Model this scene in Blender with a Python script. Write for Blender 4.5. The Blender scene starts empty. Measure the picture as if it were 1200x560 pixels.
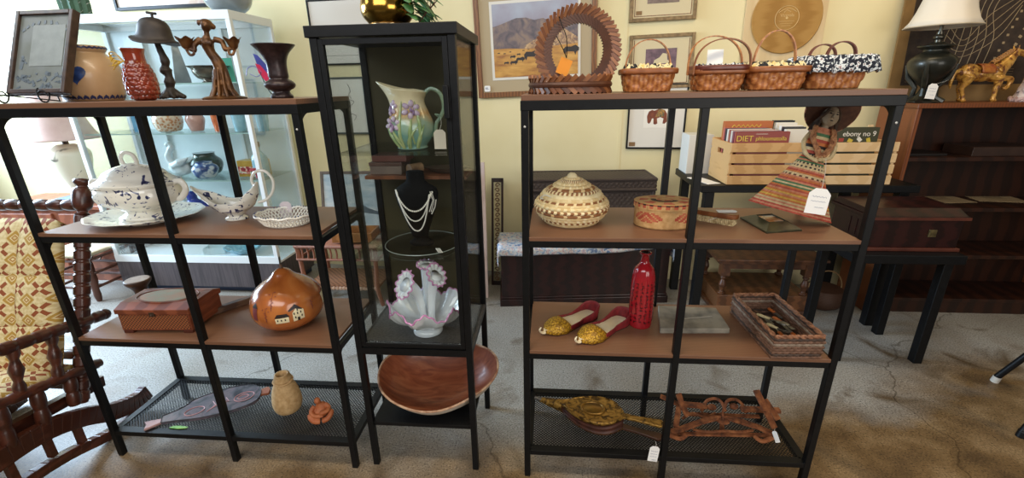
import bpy, math, random
from math import sin, cos, pi, radians as R_, sqrt, atan2
from mathutils import Vector as V, Matrix
random.seed(7)
SC = bpy.context.scene
COL = SC.collection

# ---------------------------------------------------------------- camera maths (1200 x 560 frame)
CF, CPITCH, CROLL, CYAW, CH = 519.5, .3329, -.0185, -.0864, 1.385
_cp, _sp = cos(CPITCH), sin(CPITCH)
CAM_F = V((sin(CYAW)*_cp, cos(CYAW)*_cp, -_sp))
_r0 = V((cos(CYAW), -sin(CYAW), 0)); _u0 = _r0.cross(CAM_F)
CAM_R = cos(CROLL)*_r0 + sin(CROLL)*_u0
CAM_U = -sin(CROLL)*_r0 + cos(CROLL)*_u0
CAM_O = V((0, 0, CH))
def ray(px, py): return CAM_F + CAM_R*((px-600)/CF) - CAM_U*((py-280)/CF)
def at_z(px, py, z): d = ray(px, py); return CAM_O + d*((z-CH)/d.z)
def at_y(px, py, y): d = ray(px, py); return CAM_O + d*(y/d.y)
def at_x(px, py, x): d = ray(px, py); return CAM_O + d*(x/d.x)

# ---------------------------------------------------------------- materials
def lin(c):
    if isinstance(c, str):
        c = tuple(int(c[i:i+2], 16)/255 for i in (0, 2, 4))
    return tuple((x/12.92 if x <= .04045 else ((x+.055)/1.055)**2.4) for x in c[:3]) + (1,)
MATS = {}
def mat(name, c1, c2=None, kind='noise', scale=20, vec=(1,1,1), rot=(0,0,0), detail=3, dist=0.0, rough=.5, metal=0, bump=0, bscale=None,
        lo=.35, hi=.65, spec=.5, ramp=None, coat=0, bands='X', emit=None, interp='LINEAR', coord='Object', sss=0, trans=0):
    if name in MATS: return MATS[name]
    m = bpy.data.materials.new(name); m.use_nodes = True; MATS[name] = m
    N, L = m.node_tree.nodes, m.node_tree.links
    b = N['Principled BSDF']
    b.inputs['Roughness'].default_value = rough; b.inputs['Metallic'].default_value = metal
    b.inputs['Specular IOR Level'].default_value = spec; b.inputs['Coat Weight'].default_value = coat
    b.inputs['Coat Roughness'].default_value = .1
    if trans: b.inputs['Transmission Weight'].default_value = trans
    b.inputs['Base Color'].default_value = lin(c1)
    if emit:
        b.inputs['Emission Color'].default_value = lin(c1); b.inputs['Emission Strength'].default_value = emit
    tex = None
    if c2 or bump or ramp:
        tc = N.new('ShaderNodeTexCoord'); mp = N.new('ShaderNodeMapping')
        mp.inputs['Scale'].default_value = vec; mp.inputs['Rotation'].default_value = rot
        L.new(tc.outputs[coord], mp.inputs['Vector'])
        if kind == 'noise':
            tex = N.new('ShaderNodeTexNoise'); tex.inputs['Scale'].default_value = scale
            tex.inputs['Detail'].default_value = detail; tex.inputs['Distortion'].default_value = dist; out = tex.outputs['Fac']
        elif kind in ('wave', 'rings'):
            tex = N.new('ShaderNodeTexWave'); tex.inputs['Scale'].default_value = scale
            tex.wave_type = 'BANDS' if kind == 'wave' else 'RINGS'
            if kind == 'wave': tex.bands_direction = bands
            tex.inputs['Distortion'].default_value = dist; tex.inputs['Detail'].default_value = detail; out = tex.outputs['Fac']
        elif kind == 'voronoi':
            tex = N.new('ShaderNodeTexVoronoi'); tex.inputs['Scale'].default_value = scale; out = tex.outputs['Distance']
        elif kind == 'checker':
            tex = N.new('ShaderNodeTexChecker'); tex.inputs['Scale'].default_value = scale; out = tex.outputs['Fac']
        elif kind == 'brick':
            tex = N.new('ShaderNodeTexBrick'); tex.inputs['Scale'].default_value = scale; out = tex.outputs['Fac']
        L.new(mp.outputs['Vector'], tex.inputs['Vector'])
        if c2 or ramp:
            rp = N.new('ShaderNodeValToRGB'); cr = rp.color_ramp; cr.interpolation = interp
            stops = ramp or [(lo, c1), (hi, c2)]
            cr.elements[0].position = stops[0][0]; cr.elements[0].color = lin(stops[0][1])
            cr.elements[1].position = stops[-1][0]; cr.elements[1].color = lin(stops[-1][1])
            for p, c in stops[1:-1]:
                e = cr.elements.new(p); e.color = lin(c)
            L.new(out, rp.inputs['Fac']); L.new(rp.outputs['Color'], b.inputs['Base Color'])
        if bump:
            bp = N.new('ShaderNodeBump'); bp.inputs['Strength'].default_value = bump; bp.inputs['Distance'].default_value = .004
            if bscale:
                t2 = N.new('ShaderNodeTexNoise'); t2.inputs['Scale'].default_value = bscale; t2.inputs['Detail'].default_value = 4
                L.new(mp.outputs['Vector'], t2.inputs['Vector']); L.new(t2.outputs['Fac'], bp.inputs['Height'])
            else:
                L.new(out, bp.inputs['Height'])
            L.new(bp.outputs['Normal'], b.inputs['Normal'])
    return m
def glass_mat(name, tint='ffffff', gloss=.12, rough=.02):
    """thin glazing: mostly transparent with a fresnel reflection"""
    m = bpy.data.materials.new(name); m.use_nodes = True; MATS[name] = m
    N, L = m.node_tree.nodes, m.node_tree.links
    N.remove(N['Principled BSDF'])
    t = N.new('ShaderNodeBsdfTransparent'); t.inputs['Color'].default_value = lin(tint)
    g = N.new('ShaderNodeBsdfGlossy'); g.inputs['Roughness'].default_value = rough
    f = N.new('ShaderNodeFresnel'); f.inputs['IOR'].default_value = 1.45
    mu = N.new('ShaderNodeMath'); mu.operation = 'MULTIPLY_ADD'; mu.inputs[1].default_value = .4; mu.inputs[2].default_value = gloss*.05
    mx = N.new('ShaderNodeMixShader')
    L.new(f.outputs[0], mu.inputs[0]); L.new(mu.outputs[0], mx.inputs[0]); L.new(t.outputs[0], mx.inputs[1]); L.new(g.outputs[0], mx.inputs[2])
    L.new(mx.outputs[0], N['Material Output'].inputs[0])
    return m

# ---------------------------------------------------------------- mesh builder
class MB:
    def __init__(self): self.v, self.f, self.m, self.mi, self.mats = [], [], Matrix(), [], []
    def slot(self, mt):
        if mt is None: return 0
        if mt not in self.mats: self.mats.append(mt)
        return self.mats.index(mt)
    def add(self, vs, fs, mt=None):
        o = len(self.v)
        self.v += [self.m @ V(p) for p in vs]
        self.f += [tuple(i+o for i in f) for f in fs]
        s = mt if isinstance(mt, list) else [self.slot(mt)]*len(fs)
        self.mi += s
        return self
    def at(self, loc=(0,0,0), rot=(0,0,0), sc=(1,1,1)):
        self.m = Matrix.LocRotScale(V(loc), __import__('mathutils').Euler(rot), V(sc)); return self
    def reset(self): self.m = Matrix(); return self
    def box(self, c, s, mt=None, rot=None):
        x, y, z = s[0]/2, s[1]/2, s[2]/2
        vs = [V((a*x, b*y, d*z)) for d in (-1, 1) for b in (-1, 1) for a in (-1, 1)]
        if rot:
            M = __import__('mathutils').Euler(rot).to_matrix(); vs = [M @ p for p in vs]
        vs = [p + V(c) for p in vs]
        return self.add(vs, [(0,2,3,1),(4,5,7,6),(0,1,5,4),(2,6,7,3),(0,4,6,2),(1,3,7,5)], mt)
    def bb(self, a, b, mt=None):
        return self.box([(p+q)/2 for p, q in zip(a, b)], [abs(q-p) for p, q in zip(a, b)], mt)
    def rod(self, a, b, w, h=None, mt=None, up=(0,0,1)):
        """rectangular bar between two points"""
        a, b = V(a), V(b); d = (b-a); l = d.length; d.normalize(); h = h or w
        u = V(up)
        if abs(d.dot(u)) > .98: u = V((0,1,0))
        s = d.cross(u).normalized(); u = s.cross(d)
        vs = [p + s*(i*w/2) + u*(j*h/2) for p in (a, b) for i, j in ((-1,-1),(1,-1),(1,1),(-1,1))]
        return self.add(vs, [(3,2,1,0),(4,5,6,7),(0,1,5,4),(1,2,6,5),(2,3,7,6),(3,0,4,7)], mt)
    def tube(self, pts, r, n=8, closed=False, mt=None, flat=1.0, up=None):
        pts = [V(p) for p in pts]; k = len(pts)
        rs = r if isinstance(r, (list, tuple)) else [r]*k
        vs, fs = [], []
        prev = None
        for i, p in enumerate(pts):
            if closed: t = pts[(i+1) % k] - pts[i-1]
            else: t = pts[min(i+1, k-1)] - pts[max(i-1, 0)]
            if t.length < 1e-9: t = V((0,0,1))
            t.normalize()
            if up is not None: s = t.cross(V(up))
            elif prev is None: s = t.cross(V((0,0,1)) if abs(t.z) < .9 else V((1,0,0)))
            else: s = prev - t*prev.dot(t)
            if s.length < 1e-6: s = t.cross(V((1,0,0)))
            s.normalize(); prev = s; u = s.cross(t)
            for j in range(n):
                a = 2*pi*j/n
                vs.append(p + s*(cos(a)*rs[i]) + u*(sin(a)*rs[i]*flat))
        for i in range(k if closed else k-1):
            for j in range(n):
                a, b = i*n+j, i*n+(j+1) % n
                c, d = ((i+1) % k)*n+(j+1) % n, ((i+1) % k)*n+j
                fs.append((a, b, c, d))
        if not closed:
            fs.append(tuple(range(n-1, -1, -1))); fs.append(tuple((k-1)*n+j for j in range(n)))
        return self.add(vs, fs, mt)
    def lathe(self, prof, n=32, mt=None, fn=None, cap=(True, True), mts=None):
        """prof: [(r, z)]; fn(a, i, r, z) -> point; mts(i, j) -> material"""
        k = len(prof); vs, fs, sl = [], [], []
        for i, (r, z) in enumerate(prof):
            for j in range(n):
                a = 2*pi*j/n
                vs.append(fn(a, i, r, z) if fn else (r*cos(a), r*sin(a), z))
        for i in range(k-1):
            for j in range(n):
                fs.append((i*n+j, i*n+(j+1) % n, (i+1)*n+(j+1) % n, (i+1)*n+j))
                sl.append(self.slot(mts(i, j) if mts else mt))
        if cap[0]: fs.append(tuple(range(n-1, -1, -1))); sl.append(self.slot(mts(0, 0) if mts else mt))
        if cap[1]: fs.append(tuple((k-1)*n+j for j in range(n))); sl.append(self.slot(mts(k-2, 0) if mts else mt))
        return self.add(vs, fs, sl)
    def ball(self, c, r, n=16, mt=None, rot=None):
        rx, ry, rz = r if isinstance(r, (list, tuple)) else (r, r, r)
        k = max(5, n//2+1); vs, fs = [], []
        M = __import__('mathutils').Euler(rot).to_matrix() if rot else None
        for i in range(1, k):
            ph = -pi/2 + pi*i/k
            for j in range(n):
                a = 2*pi*j/n
                p = V((rx*cos(ph)*cos(a), ry*cos(ph)*sin(a), rz*sin(ph)))
                vs.append((M @ p if M else p) + V(c))
        q0 = V((0,0,-rz)); q1 = V((0,0,rz))
        vs += [(M @ q0 if M else q0)+V(c), (M @ q1 if M else q1)+V(c)]
        for i in range(k-2):
            for j in range(n): fs.append((i*n+j, i*n+(j+1) % n, (i+1)*n+(j+1) % n, (i+1)*n+j))
        b = len(vs)
        for j in range(n):
            fs.append((b-2, (j+1) % n, j)); fs.append((b-1, (k-2)*n+j, (k-2)*n+(j+1) % n))
        return self.add(vs, fs, mt)
    def prism(self, poly, z0, z1, mt=None, plane='XY'):
        n = len(poly)
        ar = sum(poly[i][0]*poly[(i+1) % n][1]-poly[(i+1) % n][0]*poly[i][1] for i in range(n))
        if ar < 0: poly = poly[::-1]
        def P(a, b, c):
            return {'XY': (a, b, c), 'XZ': (a, -c, b), 'YZ': (c, a, b)}[plane]
        vs = [P(a, b, z0) for a, b in poly] + [P(a, b, z1) for a, b in poly]
        fs = [tuple(range(n-1, -1, -1)), tuple(range(n, 2*n))] + [(i, (i+1) % n, n+(i+1) % n, n+i) for i in range(n)]
        return self.add(vs, fs, mt)
    def grid(self, fn, nu, nv, mt=None, cu=False, cv=False, mts=None):
        vs = [fn(i/(nu if cu else nu-1), j/(nv if cv else nv-1)) for i in range(nu) for j in range(nv)]
        fs, sl = [], []
        for i in range(nu if cu else nu-1):
            for j in range(nv if cv else nv-1):
                fs.append((i*nv+j, ((i+1) % nu)*nv+j, ((i+1) % nu)*nv+(j+1) % nv, i*nv+(j+1) % nv))
                sl.append(self.slot(mts(i, j) if mts else mt))
        return self.add(vs, fs, sl)
    def build(self, name, material, parent=None, smooth=35, bevel=0, solid=0, sub=0, remesh=0, loc=None, rot=None, soft=0):
        me = bpy.data.meshes.new(name); me.from_pydata([tuple(p) for p in self.v], [], self.f)
        ms = self.mats or [material]
        for mt in ms: me.materials.append(mt)
        if self.mats and len(self.mats) > 1: me.polygons.foreach_set('material_index', self.mi)
        me.validate(); me.update()
        if smooth:
            me.shade_smooth()
            if smooth < 180 and not remesh and not sub: me.set_sharp_from_angle(angle=R_(smooth))
        o = bpy.data.objects.new(name, me); COL.objects.link(o)
        if parent is not None: o.parent = parent
        if loc is not None: o.location = loc
        if rot is not None: o.rotation_euler = rot
        if remesh:
            md = o.modifiers.new('remesh', 'REMESH'); md.mode = 'VOXEL'; md.voxel_size = remesh; md.use_smooth_shade = True
            if soft: sm = o.modifiers.new('smooth', 'SMOOTH'); sm.factor = .5; sm.iterations = soft
        if solid:
            md = o.modifiers.new('solid', 'SOLIDIFY'); md.thickness = solid; md.offset = 0
        if sub:
            md = o.modifiers.new('sub', 'SUBSURF'); md.levels = md.render_levels = sub
        if bevel:
            md = o.modifiers.new('bevel', 'BEVEL'); md.width = bevel; md.segments = 2; md.limit_method = 'ANGLE'
        return o

def tag(o, label, cat, group=None, kind=None):
    o['label'] = label; o['category'] = cat
    if group: o['group'] = group
    if kind: o['kind'] = kind
    return o
def thing(name, label, cat, loc=(0,0,0), rot=(0,0,0), group=None, sc=None):
    o = bpy.data.objects.new(name, None); COL.objects.link(o); o.empty_display_size = .05
    o.location = loc; o.rotation_euler = rot if isinstance(rot, (tuple, list)) else (0, 0, rot)
    if sc: o.scale = (sc, sc, sc)
    return tag(o, label, cat, group)
def struct(o): o['kind'] = 'structure'; return o
def kids(o): return [c for c in COL.objects if c.parent == o]
def copy_tree(o, parent=None):
    c = o.copy(); COL.objects.link(c)
    if parent is not None: c.parent = parent
    for ch in kids(o): copy_tree(ch, c)
    return c
def text(name, body, size, m, parent, loc, rot, align='CENTER', ext=.0004):
    cu = bpy.data.curves.new(name, 'FONT'); cu.body = body; cu.size = size; cu.extrude = ext; cu.align_x = align; cu.align_y = 'CENTER'
    cu.materials.append(m)
    q = bpy.data.objects.new(name, cu); COL.objects.link(q); bpy.context.view_layer.update()
    me = bpy.data.meshes.new_from_object(q.evaluated_get(bpy.context.evaluated_depsgraph_get()))
    bpy.data.objects.remove(q); o = bpy.data.objects.new(name, me); COL.objects.link(o)
    o.parent = parent; o.location = loc; o.rotation_euler = rot
    return o
def arc(n, f): return [f(i/(n-1)) for i in range(n)]
def interp(tab, t):
    for (a, x), (b, y) in zip(tab, tab[1:]):
        if t <= b: return x + (y-x)*(t-a)/(b-a) if b > a else y
    return tab[-1][1]
def smoothprof(pts, k=5):
    """catmull-rom through (r, z) control points"""
    out = []
    P = [pts[0]] + list(pts) + [pts[-1]]
    for i in range(1, len(P)-2):
        p0, p1, p2, p3 = [V((*q, 0)) if len(q) == 2 else V(q) for q in P[i-1:i+3]]
        for j in range(k):
            t = j/k
            q = .5*((2*p1)+(p2-p0)*t+(2*p0-5*p1+4*p2-p3)*t*t+(3*p1-p0-3*p2+p3)*t**3)
            out.append(q)
    out.append(V((*pts[-1], 0)) if len(pts[-1]) == 2 else V(pts[-1]))
    return [(max(q.x, .0005), q.y) for q in out] if len(pts[0]) == 2 else out
def rprof(prof, z):
    for (a, z0), (b, z1) in zip(prof, prof[1:]):
        if min(z0, z1) <= z <= max(z0, z1) and z1 != z0: return a+(b-a)*(z-z0)/(z1-z0)
    return prof[-1][0]
def decal(mb, prof, a0, zc, poly, mt, off=.0012, sx=1, sy=1, rings=5, steps=3):
    """a painted patch that follows a lathe body: poly is a star-shaped outline in metres around angle a0, height zc"""
    pts = []
    for i in range(len(poly)):
        p, q = poly[i], poly[(i+1) % len(poly)]
        for s in range(steps): pts.append((p[0]+(q[0]-p[0])*s/steps, p[1]+(q[1]-p[1])*s/steps))
    vs, fs = [], []
    n = len(pts); ra = max(rprof(prof, zc), .01)
    def S(u, w):
        z = zc+w*sy; r = rprof(prof, z)+off; a = a0+u*sx/ra
        return (r*cos(a), r*sin(a), z)
    vs.append(S(sum(p[0] for p in pts)/n, sum(p[1] for p in pts)/n))
    cx, cy = sum(p[0] for p in pts)/n, sum(p[1] for p in pts)/n
    for k in range(1, rings+1):
        t = k/rings
        for u, w in pts: vs.append(S(cx+(u-cx)*t, cy+(w-cy)*t))
    for j in range(n): fs.append((0, 1+j, 1+(j+1) % n))
    for k in range(rings-1):
        for j in range(n): fs.append((1+k*n+j, 1+(k+1)*n+j, 1+(k+1)*n+(j+1) % n, 1+k*n+(j+1) % n))
    mb.add(vs, fs, mt)

# ---------------------------------------------------------------- shared materials
BLACK = mat('black_steel', '0b0c0d', '101113', scale=60, rough=.42, spec=.25, bump=.05)
BOARD_W = mat('brown_wood_foil', '74503a', '835d45', kind='wave', scale=3, vec=(1, 14, 1), dist=3, detail=3, bands='Y', rough=.42)
GLASS = glass_mat('clear_glass', 'fafcfb')
GLASS_D = glass_mat('door_glass', 'd6dcd6', gloss=.3)
PAPER = mat('white_paper', 'f4f3f0', rough=.8)
INK = mat('blue_ink', '41507e', rough=.8)
DINK = mat('dark_ink', '30302f', rough=.8)
STRING = mat('white_string', 'dcd9cf', rough=.9)
BRONZE = mat('dark_bronze', '3a2f27', '57463a', scale=40, rough=.4, metal=.6, bump=.1)
GOLDWOOD = mat('light_oak', 'b98f5c', 'a67c4b', kind='wave', scale=4, vec=(1, 8, 8), dist=4, rough=.5)
DARKWOOD = mat('dark_mahogany', '1e0c0b', '2d1210', kind='wave', scale=3, vec=(1, 8, 8), dist=4, rough=.3)
MIDWOOD = mat('walnut_wood', '5f3a22', '4a2c1a', kind='wave', scale=4, vec=(1, 8, 8), dist=5, rough=.4)
WHITEP = mat('white_paint', 'e8edee', rough=.35)
BONE = mat('cream_china', 'e6e2d6', rough=.18, coat=.4)

def price_tag(label, top, w=.026, h=.045, rot=(0, 0, 0), string_to=None, ink=INK, lines=3, color=None, shape=True, price=True, group=None):
    """hanging tag: top = middle of the tag's top edge; local -y is its face"""
    t = thing('price_tag', label, 'price tag', top, rot, group)
    b = MB(); c = w*.25
    poly = [(-w/2+c, 0), (w/2-c, 0), (w/2, -c), (w/2, -h), (-w/2, -h), (-w/2, -c)] if shape else [(-w/2, 0), (w/2, 0), (w/2, -h), (-w/2, -h)]
    b.prism(poly, -.0004, .0004, plane='XZ'); b.build('card', color or PAPER, t, smooth=0)
    if lines:
        s = MB()
        for k in range(lines):
            z = -h*(.32+.17*k)
            n = 14; x0, x1 = (-w*.34, w*(.34 if k < lines-1 else .1))
            if price and k == lines-1: x0, x1 = -w*.1, w*.32; z -= h*.06
            s.tube([(x0+(x1-x0)*i/n, -.0007, z+h*.028*sin(i*2.1+k)*(1 if i % 3 else -.6)) for i in range(n+1)], .0003 if w < .03 else .0004, 4)
        s.build('writing', ink, t)
    if string_to is not None:
        M = Matrix.LocRotScale(V(top), __import__('mathutils').Euler(rot), V((1,1,1)))
        e = M.inverted() @ V(string_to)
        s = MB(); a = V((0, -.0008, -.004))
        mid = (a+e)/2 + V((.004, 0, -.003))
        s.tube([a, (a+mid)/2, mid, (mid+e)/2+V((.001,0,0)), e], .0006, 5); s.build('string', STRING, t)
    return t
# ================================================================ setting
cam = bpy.data.cameras.new('camera'); camo = bpy.data.objects.new('camera', cam); COL.objects.link(camo); SC.camera = camo
cam.sensor_fit = 'HORIZONTAL'; cam.sensor_width = 36; cam.lens = 36*CF/1200; cam.clip_start = .02
Mx = Matrix((CAM_R, CAM_U, -CAM_F)).transposed().to_4x4(); Mx.translation = CAM_O
camo.matrix_world = Mx

WROT = -.07
def wall_y(x): return 3.12 + (x-.9)*math.tan(WROT)
def floor_mat():
    m = bpy.data.materials.new('worn_concrete'); m.use_nodes = True
    N, L = m.node_tree.nodes, m.node_tree.links; b = N['Principled BSDF']
    tc = N.new('ShaderNodeTexCoord')
    def noise(s, d=4, ds=0):
        t = N.new('ShaderNodeTexNoise'); t.inputs['Scale'].default_value = s; t.inputs['Detail'].default_value = d
        t.inputs['Distortion'].default_value = ds; L.new(tc.outputs['Object'], t.inputs['Vector']); return t.outputs['Fac']
    def ramp(f, stops):
        r = N.new('ShaderNodeValToRGB'); e = r.color_ramp.elements
        e[0].position, e[0].color = stops[0][0], lin(stops[0][1]); e[1].position, e[1].color = stops[-1][0], lin(stops[-1][1])
        for p, c in stops[1:-1]:
            k = e.new(p); k.color = lin(c)
        L.new(f, r.inputs['Fac']); return r.outputs['Color']
    def mix(f, a, c, mode='MIX'):
        x = N.new('ShaderNodeMix'); x.data_type = 'RGBA'; x.blend_type = mode
        if isinstance(f, float): x.inputs[0].default_value = f
        else: L.new(f, x.inputs[0])
        L.new(a, x.inputs[6]); L.new(c, x.inputs[7]); return x.outputs[2]
    base = ramp(noise(1.1, 5, .4), [(.36, 'a39c92'), (.47, 'b0aeaa'), (.56, 'bab9b5'), (.66, 'a2968a')])
    # brown wear along the aisle in front of the shelves, its edge broken up by noise
    sep = N.new('ShaderNodeSeparateXYZ'); L.new(tc.outputs['Object'], sep.inputs[0])
    wob = N.new('ShaderNodeMath'); wob.operation = 'MULTIPLY_ADD'; wob.inputs[1].default_value = 1.0; L.new(noise(2.3, 4), wob.inputs[0]); L.new(sep.outputs['Y'], wob.inputs[2])
    xr = N.new('ShaderNodeMapRange'); xr.inputs['From Min'].default_value = .5; xr.inputs['From Max'].default_value = 2.2; xr.inputs['To Max'].default_value = -.75; L.new(sep.outputs['X'], xr.inputs['Value'])
    wx = N.new('ShaderNodeMath'); L.new(wob.outputs[0], wx.inputs[0]); L.new(xr.outputs[0], wx.inputs[1])
    aisle = N.new('ShaderNodeMapRange'); aisle.inputs['From Min'].default_value = 2.05; aisle.inputs['From Max'].default_value = 1.7; L.new(wx.outputs[0], aisle.inputs['Value'])
    worn = ramp(noise(5, 6), [(.35, '655037'), (.5, '866d4c'), (.62, 'a08867')])
    base = mix(aisle.outputs[0], base, worn)
    stain = ramp(noise(3.1, 6, 1), [(.56, '000000'), (.72, 'ffffff')])
    dk = N.new('ShaderNodeRGB'); dk.outputs[0].default_value = lin('6f5e49')
    base = mix(stain, base, dk.outputs[0])
    sp = ramp(noise(150, 2), [(.34, '4d463f'), (.42, 'c6c0b4'), (.58, 'd8d2c8'), (.68, 'ffffff')])
    base = mix(.8, base, sp, 'MULTIPLY')
    v = N.new('ShaderNodeTexVoronoi'); v.feature = 'DISTANCE_TO_EDGE'; v.inputs['Scale'].default_value = .8
    nz = N.new('ShaderNodeTexNoise'); nz.inputs['Scale'].default_value = 3; nz.inputs['Detail'].default_value = 6; L.new(tc.outputs['Object'], nz.inputs['Vector'])
    va = N.new('ShaderNodeMix'); va.data_type = 'VECTOR'; va.inputs[0].default_value = .25; L.new(tc.outputs['Object'], va.inputs[4]); L.new(nz.outputs['Color'], va.inputs[5])
    L.new(va.outputs[1], v.inputs['Vector'])
    cr = ramp(v.outputs['Distance'], [(.0012, '8f8475'), (.0035, 'ffffff')])
    base = mix(.75, base, cr, 'MULTIPLY')
    L.new(base, b.inputs['Base Color'])
    rr = N.new('ShaderNodeMapRange'); rr.inputs['To Min'].default_value = .32; rr.inputs['To Max'].default_value = .62; L.new(noise(4, 4), rr.inputs['Value']); L.new(rr.outputs[0], b.inputs['Roughness'])
    bp = N.new('ShaderNodeBump'); bp.inputs['Strength'].default_value = .25; bp.inputs['Distance'].default_value = .003
    L.new(noise(120, 4), bp.inputs['Height']); L.new(bp.outputs[0], b.inputs['Normal'])
    return m
b = MB(); b.bb((-9, -2.5, -.08), (6, 5, 0)); struct(b.build('floor', floor_mat(), smooth=0))
WALLM = mat('cream_wall_paint', 'ece0b4', 'e6d8a8', scale=2.5, rough=.75, bump=.06, bscale=70)
b = MB(); b.bb((-9.5, 0, 0), (5, .12, 3.0))
struct(b.build('wall_back', WALLM, smooth=0, loc=(.9, 3.12, 0), rot=(0, 0, WROT)))
def on_wall(px, py, d=0.0):
    """point on the back wall (d metres in front of it) seen at a pixel"""
    n = V((-sin(WROT), cos(WROT), 0)); p0 = V((.9, 3.12, 0)) - n*d
    r = ray(px, py); t = (p0-CAM_O).dot(n)/r.dot(n); return CAM_O + r*t
# vertical joints of the wall panels
for k, px in enumerate((732,)):
    p = on_wall(px, 60); b = MB(); b.box((0, -.0012, 1.5), (.022, .0024, 3.0)); struct(b.build('trim_%d' % (k+1), WALLM, smooth=0, loc=(p.x, p.y, 0), rot=(0, 0, WROT)))

def area(name, loc, target, size, energy, color, sy=None):
    l = bpy.data.lights.new(name, 'AREA'); l.energy = energy; l.color = color; l.size = size
    if sy: l.shape = 'RECTANGLE'; l.size_y = sy
    o = bpy.data.objects.new(name, l); COL.objects.link(o); o.location = loc
    o.rotation_euler = (V(target)-V(loc)).to_track_quat('-Z', 'Y').to_euler(); return o
area('side_window_daylight', (-4.9, 2.35, 1.75), (-1.3, 2.15, 0), 1.9, 215, (.60, .79, 1.0), 1.7).data.spread = R_(130)
area('shop_window_daylight', (-1.4, -2.2, 3.1), (-.5, 1.6, .6), 3.6, 85, (.95, .97, 1.0), 1.4)
area('added_front_fill', (2.3, -2.3, 1.6), (.5, 1.6, .8), 2.2, 62, (1.0, .96, .9), 1.8)  # added low front fill to brighten the doll and lower shelves
area('ceiling_tube_light', (-.2, .75, 2.9), (-.2, .85, 0), 2.6, 36, (1.0, .86, .66), .3)
area('ceiling_tube_light.001', (1.6, 2.1, 2.9), (1.6, 2.1, 0), 1.6, 15, (1.0, .76, .44), .3)
w = bpy.data.worlds.new('room_ambience'); SC.world = w; w.use_nodes = True
w.node_tree.nodes['Background'].inputs[0].default_value = lin('dcd8d0'); w.node_tree.nodes['Background'].inputs[1].default_value = .17
SC.view_settings.view_transform = 'Standard'; SC.view_settings.look = 'None'; SC.view_settings.exposure = 0; SC.view_settings.gamma = 1
SC.view_settings.use_curve_mapping = False
# ================================================================ the two open shelf units
H1, H2, H3, HT = .946, .546, .122, 1.36
LX, LY, RX, RY = -1.723, 1.273, -.08, 1.279
BX, BY = -.673, 1.2915
def mesh_tray(b, x0, y0, x1, y1, z, pitch=.0125, w=.0024, th=.0015):
    """expanded-metal sheet: two families of diagonal strands clipped to the rectangle"""
    Wd, D = x1-x0, y1-y0
    for s in (1, -1):
        k = -D*1.0
        while k < Wd:
            pts = []
            for t0, t1 in ((0, D),):
                u0, u1 = k, k+D
                a0, a1 = max(u0, 0), min(u1, Wd)
                if a1 > a0 + .002:
                    ya, yb = a0-k, a1-k
                    if s < 0: ya, yb = D-ya, D-yb
                    pts = [(x0+a0, y0+ya), (x0+a1, y0+yb)]
            if pts: b.rod((*pts[0], z), (*pts[1], z), w, th)
            k += pitch
def gusset(b, y, ydir, z, x0, x1, r=.055):
    """curved corner plate between a post (at y, growing towards ydir) and the rail above it (underside z)"""
    n = 9; poly = [(y, z), (y+ydir*r, z)] + [(y+ydir*(r-r*sin(pi/2*i/(n-1))), z-(r-r*cos(pi/2*i/(n-1)))) for i in range(1, n)]
    b.prism(poly, x0, x1, plane='YZ')
def make_shelf():
    t = thing('display_shelf', '', 'shelf'); W, D, p = 1.0, .36, .022
    for x in (0, (W-p)/2, W-p):
        for y in (0, D-p):
            b = MB(); b.bb((x, y, .006), (x+p, y+p, HT-.02)); b.build('post', BLACK, t, smooth=0, bevel=.002)
            f = MB(); f.bb((x+.001, y+.001, 0), (x+p-.001, y+p-.001, .006)); f.build('foot', BLACK, t, smooth=0)
    for x in (p*.5, W-p*.5):
        b = MB(); b.ball((x, -.001, HT-.085), (.0035, .002, .0035), 10); b.build('bolt', mat('steel_bolt', 'c9c9c6', rough=.3, metal=.5), t)
    for z in (HT-.015, H1-.012, H2-.012):
        b = MB()
        top = z > 1.2; x0, x1, y0, y1 = (-.001, W+.001, -.001, D+.001) if top else (.003, W-.003, .003, D-.003)
        h = .027 if top else .022
        b.bb((x0, y0, z-h), (x1, y0+.02, z)); b.bb((x0, y1-.02, z-h), (x1, y1, z))
        for x in (0, W-.02): b.bb((x+.001, y0+.02, z-h), (x+.019, y1-.02, z))
        b.build('rail_frame', BLACK, t, smooth=0, bevel=.0015)
        for x in (.009, W-.013):
            for yy, dd in ((D-p, -1), (p, 1)):
                g = MB(); gusset(g, yy, dd, z-h, x, x+.004); g.build('corner_gusset', BLACK, t, smooth=0)
        b = MB()
        if top: b.bb((.001, .001, z), (W-.001, D-.001, HT))
        else: b.bb((p*.9, .001, z), (W-p*.9, D-.001, z+.012))
        b.build('shelf_board', BOARD_W, t, smooth=0, bevel=.001)
    b = MB(); z = H3
    for a, c in (((.02, .002), (W-.02, .032)), ((.02, D-.032), (W-.02, D-.002)), ((.002, .024), (.03, D-.024)), ((W-.03, .024), (W-.002, D-.024))):
        b.bb((*a, z-.02), (*c, z))
    b.build('tray_frame', BLACK, t, smooth=0, bevel=.001)
    b = MB(); mesh_tray(b, .028, .03, W-.028, D-.03, z-.003); b.build('mesh_bottom', BLACK, t, smooth=0)
    return t
shelf = make_shelf(); shelf.location = (LX, LY, 0); shelf['group'] = 'black framed open shelf units'
shelf['label'] = 'black steel shelf unit carrying the china tureen and painted gourd'
s2 = copy_tree(shelf); s2.location = (RX, RY, 0); s2['label'] = 'black steel shelf unit carrying the straw doll and golden slippers'

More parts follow.
